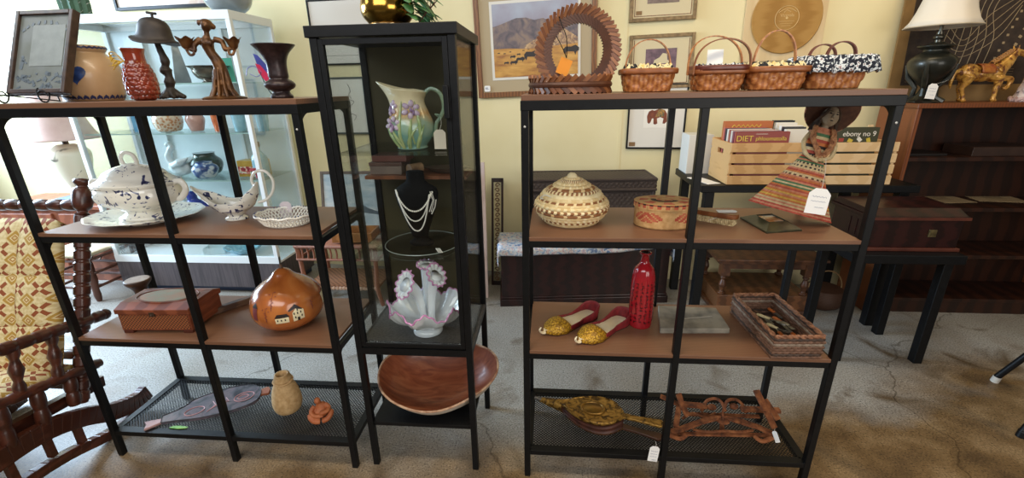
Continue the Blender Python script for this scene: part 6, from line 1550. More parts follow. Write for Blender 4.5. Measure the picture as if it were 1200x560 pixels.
b = MB(); b.lathe([(.158, .385), (.137, .415), (.118, .465), (.103, .525), (.093, .585), (.086, .645)], 40, cap=(False, False), fn=lambda a, i, r, z: (r*(1+.02*cos(8*a))*cos(a), r*(1+.02*cos(8*a))*sin(a), z)); shd = b.build('lamp_shade', mat('cream_shade_fabric', 'ddd3c2', rough=.8, sss=0), lp, smooth=180, solid=.003)
b = MB(); b.tube([(.158*1.005*cos(2*pi*k/60)*(1+.02*cos(16*pi*k/60)), .158*1.005*sin(2*pi*k/60)*(1+.02*cos(16*pi*k/60)), .385) for k in range(60)], .0035, 6, closed=True); b.build('shade_trim', mat('shade_trim_tan', 'b7a88f', rough=.8), shd)
p = at_y(1095, 98, 2.69)
price_tag('white price tag with blue writing hanging beside the urn lamp', tuple(p), w=.05, h=.078, rot=(R_(-3), R_(6), 0), string_to=(2.15, 2.70, BKH+.13), lines=3)
# golden horse
hr = thing('golden_horse', 'gold and brown carousel style horse with one foreleg raised', 'figurine', (2.235, 2.775, BKH))
HG = mat('gilt_horse', 'b07c34', ramp=[(.36, '6b3d20'), (.47, 'b98438'), (.62, 'd9a850')], scale=26, detail=3, dist=1.5, rough=.35, metal=.25, coat=.3)
b = MB()
b.ball((.04, 0, .15), (.055, .04, .05), 16); b.ball((.11, 0, .148), (.06, .038, .044), 16); b.ball((.175, 0, .152), (.05, .038, .05), 16)
b.tube(smoothprof([(.17, 0, .155), (.21, 0, .195), (.235, 0, .235), (.25, 0, .25)], 4), [.046, .043, .04, .037, .034, .031, .028, .026, .024, .022, .022, .02, .02], 14)
b.tube(smoothprof([(.24, 0, .25), (.275, 0, .248), (.305, 0, .234), (.318, 0, .232)], 4), [.022, .021, .02, .018, .016, .014, .013, .012, .012, .012, .0115, .011, .008], 12)
b.ball((.316, 0, .236), (.012, .01, .01), 8)
for s in (-1, 1): b.tube([(.245, s*.012, .262), (.242, s*.016, .288)], [.007, .002], 8)
for s, dx in ((-1, 0), (1, .022)):
    b.tube(smoothprof([(.03+dx, s*.024, .135), (.02+dx, s*.024, .095), (.012+dx, s*.024, .07), (.026+dx, s*.024, .035), (.03+dx, s*.024, .01)], 4), [.034, .031, .027, .023, .019, .016, .014, .0125, .011, .0105, .01, .01, .01, .0105, .011, .012, .013], 12); b.ball((.036+dx, s*.024, .008), (.017, .012, .009), 10)
b.tube(smoothprof([(.185, -.022, .13), (.188, -.024, .09), (.184, -.024, .062), (.186, -.024, .03), (.184, -.024, .01)], 4), [.026, .023, .02, .018, .016, .0145, .0135, .013, .012, .011, .0105, .0105, .01, .0105, .011, .012, .013], 12); b.ball((.19, -.024, .008), (.017, .012, .009), 10)
b.tube(smoothprof([(.185, .022, .135), (.235, .024, .122), (.285, .024, .118), (.288, .024, .095), (.278, .024, .072)], 4), [.026, .024, .021, .019, .018, .0165, .015, .0145, .014, .0135, .013, .0125, .0115, .011, .0105, .011, .012], 12); b.ball((.27, .024, .068), (.017, .011, .01), 10)
b.tube(smoothprof([(-.005, 0, .165), (-.03, 0, .15), (-.035, 0, .1), (-.028, 0, .07)], 4), [.008, .01, .011, .012, .012, .012, .011, .01, .009, .008, .006, .004, .003], 8)
b.build('body', HG, hr, smooth=180, remesh=.004, soft=1)
b = MB(); 
for k in range(9):
    t_ = k/8; p = V((.165+.075*t_, 0, .205+.055*t_)); b.tube([p, p+V((-.014, -.012, .004)), p+V((-.022, -.018, -.012))], [.007, .006, .002], 6); b.tube([p, p+V((-.014, .012, .004)), p+V((-.022, .018, -.012))], [.007, .006, .002], 6)
b.build('mane', mat('dark_gold_mane', '8a5a2a', 'a8763a', scale=40, rough=.4), hr)
b = MB(); b.grid(lambda u, v: (.075+.07*u, .0435*cos(pi*(.0+v))*1.02, .148+.0475*sin(pi*v)*1.02), 8, 14); b.build('saddle', mat('red_brown_saddle', '8a3f24', 'b0702f', scale=50, rough=.4), hr, smooth=180, solid=.004)
# ruffled figurine at the edge
p = at_y(1196, 122, 2.72)
rf = thing('ruffled_figurine', 'pale pinkish ruffled figurine at the far end of the bookcase top', 'figurine', (p.x+.06, 2.72, BKH))
b = MB(); b.lathe(smoothprof([(.085, 0), (.088, .01), (.07, .05), (.075, .055), (.06, .1), (.064, .105), (.045, .15), (.035, .17), (.05, .185), (.045, .21), (.03, .225), (.001, .235)], 3), 60, fn=lambda a, i, r, z: (r*(1+.06*sin(9*a+i))*cos(a), r*(1+.06*sin(9*a+i))*sin(a), z+.004*sin(11*a))); b.build('ruffled_dress', mat('dusty_pink_lace', 'b9a49a', 'd0beb4', scale=30, rough=.8, bump=.3), rf, smooth=180)
b = MB(); b.tube([(.088*cos(2*pi*k/60)*(1+.07*sin(2*pi*k/60*12)), .088*sin(2*pi*k/60)*(1+.07*sin(2*pi*k/60*12)), .012+.006*sin(2*pi*k/60*17)) for k in range(60)], .01, 8, closed=True); b.build('lace_hem', mat('rose_lace', 'c7a9a0', '9a7a72', scale=60, rough=.8), rf)
# batik panel leaning behind
bt_ = thing('batik_panel', 'large dark brown panel with pale line drawings and a tan border leaning behind the lamp', 'panel', (2.0, 2.942, BKH), (R_(-4), 0, WROT))
b = MB(); b.bb((0, 0, 0), (.85, .014, .66)); b.build('board', mat('tan_batik_border', '8a6a3c', '7a5c32', scale=8, rough=.7), bt_, smooth=0)
b = MB(); sheet(b, [(.06, .09), (.68, .09), (.72, .62), (.05, .62)], 0); 
dk = b.build('dark_field', mat('dark_batik', '2e231b', '3d2f24', scale=30, rough=.8), bt_, smooth=0)
b = MB(); rnd = random.Random(12)
for k in range(7):
    x = .22+.04*k; b.tube(smoothprof([(x, -.0008, .2), (x+.02, -.0008, .34), (x+.05-.01*k, -.0008, .48), (x+.04, -.0008, .6)], 5), .0016, 5)
for k in range(4): b.tube(smoothprof([(.2+.02*k, -.0008, .3+.03*k), (.34, -.0008, .24+.03*k), (.5-.02*k, -.0008, .34+.04*k), (.58, -.0008, .5+.02*k)], 6), .0016, 5)
for k in range(12):
    x, z = .55+.012*k, .14+.04*k; b.box((x, -.0008, z), (.016, .001, .014), rot=(0, .5, 0)); b.box((x-.05, -.0008, z+.05), (.012, .001, .012))
for k in range(5): b.tube([(.08, -.0008, .11+.014*k), (.62, -.0008, .115+.014*k)], .0009, 5)
b.build('drawn_lines', mat('pale_batik_line', 'a08a68', rough=.8), dk, smooth=0)
# stool legs at the frame edge
sl_ = thing('metal_stool', 'black metal stool with splayed round legs and pale feet at the right edge', 'stool', (2.36, 1.75, 0))
b = MB(); b.lathe([(.17, .445), (.178, .455), (.178, .475), (.165, .485), (.001, .487)], 40); b.build('seat', BLACK, sl_, smooth=50)
for fx, fy in ((2.144, 1.97), (1.92, 1.60), (2.62, 1.93), (2.5, 1.5)):
    v = V((fx-2.36, fy-1.75, 0)); b = MB(); b.tube([v+V((0, 0, .02)), v*.45+V((0, 0, .447))], .0135, 12); lg = b.build('leg', BLACK, sl_)
    b = MB(); b.tube([v, v*.985+V((0, 0, .03))], .016, 12); b.build('foot_cap', mat('pale_rubber', 'b5b0a6', rough=.6) if fy > 1.9 else BLACK, lg)

# ================================================================ white showcase on the left
CX0, CX1, CY0, CY1, CZ = -3.11, -1.875, 2.735, 3.17, 1.835
sc_ = thing('glass_showcase', 'tall white framed glass showcase full of small ornaments', 'showcase', ((CX0+CX1)/2, (CY0+CY1)/2, 0))
w_, d_ = (CX1-CX0)/2, (CY1-CY0)/2
b = MB(); b.bb((-w_+.03, -d_+.05, 0), (w_-.03, d_, .05)); b.build('plinth', mat('navy_plinth', '33405c', rough=.5), sc_, smooth=0)
b = MB(); b.bb((-w_, -d_, .05), (w_, d_, .235)); b.build('wood_base', mat('grey_woodgrain', '5a5052', '433b3e', kind='noise', scale=5, vec=(14, 14, .8), detail=4, rough=.5), sc_, smooth=0)
b = MB(); b.bb((-w_, -d_, .235), (w_, d_, .25)); b.bb((-w_, -d_-.002, .235), (w_, -d_+.02, .285)); b.build('deck', WHITEP, sc_, smooth=0)
for x in (-1, 1):
    for y in (-1, 1):
        b = MB(); b.bb((x*w_, y*d_, .25), (x*(w_-.028), y*(d_-.028), CZ-.05)); b.build('post', WHITEP, sc_, smooth=0, bevel=.002)
b = MB()
for a, c in (((-w_, -d_, CZ-.05), (w_, -d_+.03, CZ)), ((-w_, d_-.03, CZ-.05), (w_, d_, CZ)), ((-w_, -d_+.03, CZ-.05), (-w_+.03, d_-.03, CZ)), ((w_-.03, -d_+.03, CZ-.05), (w_, d_-.03, CZ))): b.bb(a, c)
b.build('top_frame', WHITEP, sc_, smooth=0, bevel=.002)
b = MB(); b.bb((-w_+.03, -d_+.03, CZ-.02), (w_-.03, d_-.03, CZ-.014)); b.build('top_glass', GLASS, sc_, smooth=0)
b = MB(); b.bb((-w_+.028, d_-.012, .25), (w_-.028, d_-.006, CZ-.05)); b.build('back_panel', mat('pale_back_panel', 'dfe8ea', rough=.3), sc_, smooth=0)
for x in (-1, 1):
    b = MB(); b.bb((x*(w_-.008), -d_+.028, .25), (x*(w_-.013), d_-.028, CZ-.05)); b.build('side_glass', GLASS, sc_, smooth=0)
for x in (0,):
    b = MB(); b.bb((-w_+.028, -d_+.008, .285), (w_-.028, -d_+.012, CZ-.05)); b.build('front_glass', GLASS, sc_, smooth=0)
for x in (-.35, .25):
    b = MB(); b.bb((x-.012, d_-.03, .25), (x+.012, d_-.012, CZ-.05)); b.build('shelf_standard', WHITEP, sc_, smooth=0)
SH = [1.437, 1.128, .818, .53]
SHG = glass_mat('green_edge_glass', 'f3faf7', gloss=.5)
for z in SH:
    b = MB(); b.bb((-w_+.03, -d_+.04, z-.007), (w_-.03, d_-.032, z)); b.build('glass_shelf', SHG, sc_, smooth=0)
    b = MB(); b.bb((-w_+.03, -d_+.038, z-.007), (w_-.03, -d_+.0399, z)); b.build('glass_edge', mat('green_glass_edge', 'a9c4bd', rough=.1, spec=.8), sc_, smooth=0)
def pot(name, label, cat, x, y, z, prof, m, n=32, fn=None, part='body', extra=None):
    t = thing(name, label, cat, (x, y, z)); b = MB(); b.lathe(smoothprof(prof, 3), n, fn=fn); b.build(part, m, t, smooth=60); return t
def ix(px, py): return at_y(px, py, 2.95).x
E_ = .0004
pot('brass_bowl', 'dull silver and brass footed bowl on the top showcase shelf', 'bowl', ix(255, 110), 2.93, SH[0]+E_, [(.05, 0), (.06, .004), (.05, .015), (.08, .03), (.1, .06), (.105, .085), (.13, .1), (.125, .102), (.1, .09)], mat('tarnished_silver', '8a8074', '6a6056', scale=20, rough=.25, metal=.7))
t = thing('obelisk_bottle', 'grey pointed obelisk shaped glass bottle on the top showcase shelf', 'bottle', (ix(212, 98), 2.97, SH[0]+E_)); b = MB(); b.lathe([(.062, 0), (.064, .02), (.03, .21), (.022, .25), (.001, .285)], 4); b.build('body', mat('smoky_glass', '8d979b', '707a80', scale=12, rough=.15, coat=.4), t, smooth=0, bevel=.004)
t = thing('green_card', 'teal green card standing on the top showcase shelf', 'card', (ix(270, 90), 2.95, SH[0]+E_), .1); b = MB(); b.bb((-.03, -.002, 0), (.03, .002, .15)); b.build('card', mat('teal_card', '4aa38c', rough=.6), t, smooth=0)
t = thing('wine_label_box', 'dark leaning book on the top shelf of the showcase', 'book', (ix(96, 50), 2.95, SH[0]+E_), (0, R_(-14), 0)); b = MB(); b.bb((-.02, -.05, 0), (.02, .05, .2)); b.build('cover', mat('charcoal_cover', '3a4046', rough=.5), t, smooth=0)
t = thing('blue_booklet', 'small blue booklet standing on the second showcase shelf', 'booklet', (ix(172, 164), 2.93, SH[1]+E_), .2); b = MB(); b.bb((-.042, -.006, 0), (.042, .006, .14)); b.build('cover', mat('sky_blue_cover', '4a98c4', '7fb8d6', scale=14, rough=.4), t, smooth=0)
pot('ribbed_orange_vase', 'round orange and cream hobnail glass vase on the second showcase shelf', 'vase', ix(202, 151), 2.93, SH[1]+E_, [(.05, 0), (.07, .01), (.088, .06), (.085, .1), (.06, .14), (.05, .17), (.055, .18)], mat('orange_hobnail', 'd9a878', ramp=[(.3, 'c98a5a'), (.6, 'ecd8c0')], kind='voronoi', scale=60, rough=.2, coat=.4, bump=.6))
pot('pink_glass_vase', 'pale pink glass vase with pinched neck on the second showcase shelf', 'vase', ix(231, 150), 2.95, SH[1]+E_, [(.035, 0), (.04, .006), (.05, .04), (.058, .08), (.04, .12), (.03, .14), (.045, .17)], mat('rose_glass', 'd3a89c', 'c2968c', scale=20, rough=.15, coat=.4))
for k, (px, hh, lab_) in enumerate(((285, .15, 'clear blue cut glass tumbler left of the white corner post'), (312, .17, 'clear blue glass vase right of the white corner post'), (262, .12, 'orange glass cup on the second showcase shelf'))):
    pot('glass_vessel', lab_, 'glass', ix(px, 150), 2.92, SH[1]+E_, [(.03, 0), (.034, .004), (.04, hh*.5), (.045, hh), (.042, hh), (.035, hh*.4)], mat('ice_blue_glass', 'a9cfdc', '8fbccb', scale=20, rough=.08, coat=.4) if k < 2 else mat('orange_glass', 'd9764a', 'c2623a', scale=30, rough=.15))
t = thing('glass_swan', 'pale frosted glass swan on the third showcase shelf', 'figurine', (ix(214, 203), 2.95, SH[2]+E_))
b = MB(); b.ball((0, 0, .055), (.085, .05, .055), 18); b.tube(smoothprof([(-.05, 0, .07), (-.075, 0, .13), (-.05, 0, .18), (-.03, 0, .2), (-.045, 0, .225), (-.07, 0, .21)], 4), [.024]*6+[.02]*8+[.017]*7, 12)
for s in (-1, 1): b.tube([(-.03, s*.04, .07), (.04, s*.045, .1), (.1, s*.035, .13)], [.02, .03, .006], 10)
b.build('body', mat('frosted_glass', 'c3ced2', 'dde6ea', scale=25, rough=.3, coat=.3), t, smooth=180, remesh=.006, soft=2)
pot('dark_green_jar', 'squat dark green pottery jar on the third showcase shelf', 'jar', ix(238, 203), 3.0, SH[2]+E_, [(.06, 0), (.085, .015), (.105, .06), (.1, .1), (.07, .13), (.066, .15), (.07, .155)], mat('dark_green_glaze', '2f423c', '1f2d2a', scale=12, rough=.2, coat=.4))
pot('blue_ginger_jar', 'small blue and white jar in front of the dark green jar', 'jar', ix(252, 204), 2.87, SH[2]+E_, [(.04, 0), (.06, .01), (.08, .05), (.075, .08), (.05, .1), (.052, .11)], mat('blue_white_jar', '2e4a80', ramp=[(.4, '24407c'), (.52, '5a77a8'), (.6, 'cfd8e2')], scale=24, detail=2, rough=.15, coat=.4))
t = boxthing('gilt_box', 'long gold box with red floral panels on the third showcase shelf', 'box', (ix(285, 200), 2.9, 0), (ix(318, 200)-.03, 3.0, .11), mat('gold_foil', 'b98f3a', 'd0a850', scale=20, rough=.3, metal=.3), SH[2]+E_)
b = MB(); b.bb((-.085, -.052, .02), (.085, -.0495, .07)); b.build('floral_panel', mat('red_floral_panel', 'b33a34', ramp=[(.4, '8a2430'), (.5, 'c2544a'), (.56, 'e6dcc4'), (.68, '4a6a4a')], scale=45, rough=.4), t, smooth=0)
t = pot('clear_bottle', 'tall pale blue glass bottle with a dark stopper at the right of the showcase', 'bottle', ix(326, 205)-.1, 2.93, SH[2]+E_, [(.04, 0), (.05, .006), (.052, .1), (.045, .14), (.018, .17), (.016, .2)], mat('ice_blue_glass', '')); b = MB(); b.tube([(0, 0, .2), (0, 0, .235)], .018, 12); b.build('stopper', OLDW, t)
t = thing('red_flower', 'small red china flower at the right of the third showcase shelf', 'ornament', (ix(312, 203)-.01, 2.86, SH[2]+E_)); b = MB()
for k in range(6): b.ball((.022*cos(k), .022*sin(k), .04+.004*k), (.018, .018, .012), 8)
b.tube([(0, 0, 0), (0, 0, .04)], .008, 8); b.build('petals', mat('red_china', 'b02f3c', 'd46a70', scale=40, rough=.25), t)
t = thing('blue_bird', 'cobalt blue glass bird behind the china tureen', 'figurine', (ix(231, 238), 2.93, SH[3]+E_)); b = MB(); b.ball((0, 0, .07), (.075, .055, .055), 16); b.ball((-.01, 0, .145), (.036, .034, .036), 14); b.tube([(-.04, 0, .15), (-.075, 0, .15)], [.013, .003], 8); b.tube([(.05, 0, .08), (.1, 0, .05), (.115, 0, .02)], [.04, .03, .012], 10); b.lathe([(.05, 0), (.05, .015), (.03, .03)], 20); b.tube([(-.005, 0, .09), (-.01, 0, .13)], .032, 12)
b.build('body', mat('cobalt_glass', '2c46a8', '1f348c', scale=10, rough=.12, coat=.5), t, smooth=180, remesh=.006, soft=2)
for k in range(4):
    t = thing('white_plate', ('round white plate leaning foremost at the right of the low showcase shelf', 'white plate leaning second in the low showcase row', 'white plate leaning third in the low showcase row', 'white plate leaning rearmost in the low showcase row')[k], 'plate', (ix(305, 240)-.05+.01*k, 2.88+.05*k, SH[3]+.064), (R_(72), 0, 0), 'white plates in the showcase'); b = MB(); b.lathe([(.03, 0), (.062, .006), (.064, .008), (.03, .003), (.001, .003)], 32); b.build('plate', BONE, t)
t = thing('brown_bird', 'small brown and white bird ornament behind the sauce boat', 'figurine', (ix(290, 226), 2.84, SH[3]+E_)); b = MB(); b.ball((0, 0, .1), (.04, .025, .028), 12); b.ball((-.03, 0, .125), (.018, .016, .016), 10); b.tube([(.03, 0, .1), (.065, 0, .115)], [.014, .004], 8); b.tube([(0, 0, .08), (0, 0, .0)], [.01, .02], 8); b.tube([(-.045, 0, .125), (-.06, 0, .122)], [.005, .001], 6); b.build('body', mat('brown_bird_glaze', '5a3428', ramp=[(.45, '5a3428'), (.55, 'c9bdb0')], scale=22, rough=.3), t, smooth=180, remesh=.005, soft=1)
t = thing('blue_cut_glass_dish', 'blue cut glass dish on the floor of the showcase', 'dish', (ix(306, 300)-.08, 2.9, .2504)); b = MB(); b.lathe([(.05, 0), (.06, .004), (.1, .035), (.13, .06), (.125, .062), (.06, .012), (.001, .01)], 48, fn=lambda a, i, r, z: (r*cos(a), r*sin(a), z+.006*cos(12*a)*(r > .08))); b.build('dish', mat('aqua_cut_glass', '8fd0e4', '6fb8d2', kind='voronoi', scale=40, rough=.08, coat=.5, bump=.5), t, smooth=40)
t = thing('clear_glass_dish', 'clear square glass dish on the floor of the showcase', 'dish', (ix(262, 300), 2.9, .2504), .3); b = MB(); b.bb((-.07, -.05, 0), (.07, .05, .006)); 
for a, c in (((-.07, -.05, .006), (.07, -.045, .05)), ((-.07, .045, .006), (.07, .05, .05)), ((-.07, -.045, .006), (-.065, .045, .05)), ((.065, -.045, .006), (.07, .045, .05))): b.bb(a, c)
b.build('dish', mat('pale_aqua_glass', 'cfe6ea', rough=.08, coat=.4), t, smooth=0)
area('added_showcase_fill', (-2.9, 1.2, 2.75), (-2.5, 2.95, .9), 1.0, 20, (.86, .95, 1.0))  # added fill lamp that brightens the showcase interior
# on top of the showcase
t = pot('glass_fishbowl', 'round grey glass bowl standing on top of the white showcase', 'bowl', at_y(268, 5, 2.95).x, 2.95, CZ+.0004, [(.05, 0), (.07, .006), (.12, .05), (.14, .11), (.12, .17), (.09, .19)], mat('grey_glass_ball', '9aa0a2', '7f888c', scale=8, rough=.12, coat=.5))
t = thing('cactus_plant', 'green columnar cactus on top of the white showcase behind the framed picture', 'plant', (at_y(88, 8, 2.95).x, 2.95, CZ+.0004)); b = MB(); b.lathe(smoothprof([(.07, 0), (.075, .1), (.07, .22), (.05, .28), (.001, .3)], 4), 48, fn=lambda a, i, r, z: (r*(1+.1*cos(12*a))*cos(a), r*(1+.1*cos(12*a))*sin(a), z)); b.build('stem', mat('cactus_green', '4f7058', '3f5c48', scale=20, rough=.6), t, smooth=60)
b = MB()
for k in range(60): a = 2*pi*(k % 12)/12; z = .04+.05*(k//12); b.tube([(.078*cos(a), .078*sin(a), z), (.098*cos(a+.1), .098*sin(a+.1), z+.01)], [.0012, .0004], 4)
b.build('spines', STRING, t)

# ================================================================ dresser, lamp, little chair
dr_ = thing('low_dresser', 'low reddish wooden dresser with drawers behind the spindle chair', 'dresser', (-3.62, 3.1, 0))
RW = mat('reddish_dresser_wood', '8d5138', '7a432d', kind='wave', scale=3, vec=(1, 6, 6), dist=4, rough=.4)
b = MB(); b.bb((-.55, -.18, .06), (.42, .2, .575)); b.build('carcass', RW, dr_, smooth=0, bevel=.003)
b = MB(); b.bb((-.58, -.21, .575), (.45, .21, .605)); b.build('dresser_top', RW, dr_, smooth=0, bevel=.005)
b = MB(); b.bb((-.56, -.19, 0), (.43, .19, .06)); b.build('plinth', RW, dr_, smooth=0)
for x in (-.3, .18):
    for z in (.2, .44):
        b = MB(); b.bb((x-.21, -.197, z-.1), (x+.21, -.18, z+.1)); dw = b.build('drawer', RW, dr_, smooth=0, bevel=.005)
        b = MB(); b.tube([(x-.04, -.2, z+.01), (x-.035, -.22, z-.01), (x, -.225, z-.018), (x+.035, -.22, z-.01), (x+.04, -.2, z+.01)], .005, 8); b.build('handle', BRONZE, dw)
p = at_y(99, 233, 3.05)
l2 = thing('ceramic_table_lamp', 'table lamp with painted cream vase base and pinkish bell shade', 'lamp', (p.x, 3.05, .605))
b = MB(); b.box((0, 0, .02), (.26, .2, .04)); b.build('plinth', mat('slate_blue_base', '4a6076', rough=.5), l2, smooth=0, bevel=.004)
b = MB(); b.lathe(smoothprof([(.05, .04), (.055, .05), (.06, .1), (.1, .22), (.125, .32), (.12, .38), (.07, .42), (.05, .43)], 5), 40); b.build('vase_base', mat('cream_brown_lamp', 'd5cdb6', ramp=[(.58, 'd5cdb6'), (.62, '6b665c'), (.7, '403c38')], scale=6, detail=3, dist=1, rough=.3, coat=.2), l2, smooth=60)
b = MB(); b.tube([(0, 0, .42), (0, 0, .5)], .02, 12); b.build('socket', BRONZE, l2)
b = MB(); b.lathe(smoothprof([(.215, .465), (.18, .53), (.15, .62), (.125, .74), (.115, .82)], 4), 48, cap=(False, False)); b.build('lamp_shade', mat('dusty_pink_shade', 'c9aca0', 'bfa094', scale=10, rough=.85), l2, smooth=180, solid=.004)
cc = thing('small_stool_chair', 'little wooden chair with a woven cream seat beside the showcase', 'chair', (-3.30, 2.70, 0))
for x in (-.15, .15):
    for y in (-.13, .13):
        b = MB(); b.tube(smoothprof([(x, y, 0), (x, y, .08), (x, y, .2), (x, y, .36)], 3), [.014, .019, .022, .02, .022, .024, .02, .022, .022, .022], 12); b.build('leg', mat('red_brown_leg', '5f3a2c', '4b2c20', scale=14, rough=.45), cc)
b = MB()
for z in (.1, .2, .3):
    for y in (-.13, .13): b.tube([(-.15, y, z), (.15, y, z)], .01, 8)
    for x in (-.15, .15): b.tube([(x, -.13, z), (x, .13, z)], .01, 8)
b.build('stretcher', mat('red_brown_leg', ''), cc)
b = MB(); b.grid(lambda u, v: (-.17+.34*u, -.15+.3*v, .335+.02*sin(pi*u)**.5*sin(pi*v)**.5+.0015*sin(u*160)*sin(v*140)), 70, 60); b.build('woven_seat', mat('rush_seat', 'd2c4a8', 'b5a482', kind='wave', scale=40, rough=.8, bump=.3), cc, smooth=180, solid=.03)

# ================================================================ wicker table with landscape and tray
wt = thing('wicker_table', 'two tier reddish wicker table with a spindled gallery under its top', 'table', (-1.375, 2.76, 0))
WK = mat('reddish_wicker', 'a3694f', '87533c', kind='wave', scale=30, vec=(3, 3, 1), dist=1, rough=.55, bump=.3)
tw, td, tz = .27, .17, .43
b = MB(); b.bb((-tw, -td, tz-.02), (tw, td, tz)); b.tube([(x, y, tz-.01) for x, y in ((-tw, -td), (0, -td), (tw, -td), (tw, 0), (tw, td), (0, td), (-tw, td), (-tw, 0))], .014, 8, closed=True); b.build('table_top', WK, wt)
b = MB()
for y in (-td, td): b.tube([(-tw, y, tz-.1), (tw, y, tz-.1)], .009, 8)
for x in (-tw, tw): b.tube([(x, -td, tz-.1), (x, td, tz-.1)], .009, 8)
for k in range(15):
    for y in (-td, td): b.tube(smoothprof([(-tw+2*tw*k/14, y, tz-.1), (-tw+2*tw*k/14+.006, y, tz-.06), (-tw+2*tw*k/14, y, tz-.015)], 3), .006, 6)
b.build('spindle_gallery', WK, wt)
for x in (-tw+.01, tw-.01):
    for y in (-td+.01, td-.01): b = MB(); b.tube(smoothprof([(x, y, tz-.02), (x*.97, y, .25), (x*.95, y, .12), (x*1.04, y, 0)], 4), .014, 10); b.build('leg', WK, wt)
b = MB(); b.bb((-tw+.02, -td+.02, .12), (tw-.02, td-.02, .135)); b.build('lower_tier', mat('woven_cane', '9a6a4a', '6f4830', kind='checker', scale=60, rough=.6), wt, smooth=0)
b = MB()
for k in range(22): b.ball((-tw+.02+(2*tw-.04)*k/21, -td+.015, .118), (.014, .008, .014), 8)
b.build('beaded_edge', mat('pale_wicker_bead', 'c9a890', 'b08a70', scale=30, rough=.6), wt)
lpz = thing('seascape_painting', 'framed pale blue seascape standing on the wicker table against the wall', 'picture', (-1.60, 2.885, tz+.0005), (R_(-12), 0, .02))
fw2, fh2 = .56, .42
b = MB()
for a, c in (((0, 0, 0), (.02, .02, fh2)), ((fw2-.02, 0, 0), (fw2, .02, fh2)), ((.02, 0, 0), (fw2-.02, .02, .02)), ((.02, 0, fh2-.02), (fw2-.02, .02, fh2))): b.bb(a, c)
b.build('frame', mat('taupe_frame', '5d5148', '70635a', scale=20, rough=.5), lpz, smooth=0, bevel=.002)
b = MB(); b.bb((.02, .006, .02), (fw2-.02, .016, fh2-.02)); pr = b.build('painting', mat('pale_blue_sky_paint', 'b5c6cf', ramp=[(.35, '9fb6c4'), (.5, 'bccbd2'), (.65, 'd3dadb')], scale=6, detail=3, vec=(1, 1, 3), rough=.5), lpz, smooth=0)
b = MB(); sheet(b, [(.2, .12), (.25, .17), (.29, .19), (.34, .16), (.4, .14), (.46, .13), (.46, .1), (.2, .1)], .0055); b.build('painted_rocks', mat('slate_paint', '4d5a66', '66737c', scale=30, rough=.6), pr, smooth=0)
b = MB(); sheet(b, [(.02, .02), (.54, .02), (.54, .1), (.3, .13), (.02, .11)], .005); b.build('painted_surf', mat('surf_paint', 'cdd8dc', 'a9bcc6', scale=14, rough=.6), pr, smooth=0)
t = thing('wooden_tray', 'shallow orange wood tray on the wicker table in front of the seascape', 'tray', (-1.27, 2.70, tz+.0142), .06)
ORW = mat('orange_tray_wood', 'b07a48', '9a6638', kind='wave', scale=4, vec=(1, 7, 7), dist=4, rough=.4)
b = MB(); b.bb((-.13, -.09, 0), (.13, .09, .01)); b.build('tray_floor', ORW, t, smooth=0)
b = MB()
for a, c in (((-.13, -.09, .01), (.13, -.08, .06)), ((-.13, .08, .01), (.13, .09, .06)), ((-.13, -.08, .01), (-.12, .08, .06)), ((.12, -.08, .01), (.13, .08, .06))): b.bb(a, c)
b.build('tray_rim', ORW, t, smooth=0, bevel=.002)

# ================================================================ spindle rocking chair
rc = thing('platform_rocker', 'spindle turned wooden rocking chair with tufted gold floral upholstery', 'rocking chair', (-1.84, 1.36, 0))
o = V((-1.84, 1.36, 0))
TURN = mat('dark_turned_wood', '522a1d', '3b1c12', kind='wave', scale=6, vec=(1, 1, 5), dist=4, rough=.32, coat=.2)
def turned(name, a, c, r, rings, style='bead', parent=rc, n=14):
    """turned member between two points"""
    a, c = V(a)-o, V(c)-o; m = rings*8; pts, rs = [], []
    for i in range(m+1):
        t_ = i/m; pts.append(a.lerp(c, t_)); f = (t_*rings) % 1
        if style == 'bead': k = .82+.26*sin(pi*f)**.6
        elif style == 'ring': k = 1-.16*(1 if f < .14 else 0)
        else: k = interp([(0, .9), (.12, 1.0), (.2, .55), (.3, .7), (.5, 1.15), (.7, .7), (.8, .55), (.88, 1.0), (1, .9)], t_)
        rs.append(r*k)
    b = MB(); b.tube(pts, rs, n); return b.build(name, TURN, parent)
XR, XL = -1.84, -2.46
bk = lambda z: 1.36+.24*(z-.35)/.7
for X_ in (XR-.012, XL+.012):
    turned('back_post', (X_, bk(.22), .22), (X_, bk(.93), .93), .0265, 16, 'ring')
    b = MB(); b.at(V((X_, bk(.93), .93))-o, (R_(-19), 0, 0)); b.lathe(smoothprof([(.026, 0), (.016, .012), (.03, .03), (.034, .07), (.03, .1), (.018, .11), (.028, .125), (.026, .14), (.001, .145)], 4), 20); b.build('finial', TURN, rc, smooth=60)
turned('top_rail', (XR-.03, bk(.965), .965), (XL+.03, bk(.965), .965), .022, 9, 'bead')
turned('lower_back_rail', (XR-.03, bk(.4), .4), (XL+.03, bk(.4), .4), .018, 7, 'bead')
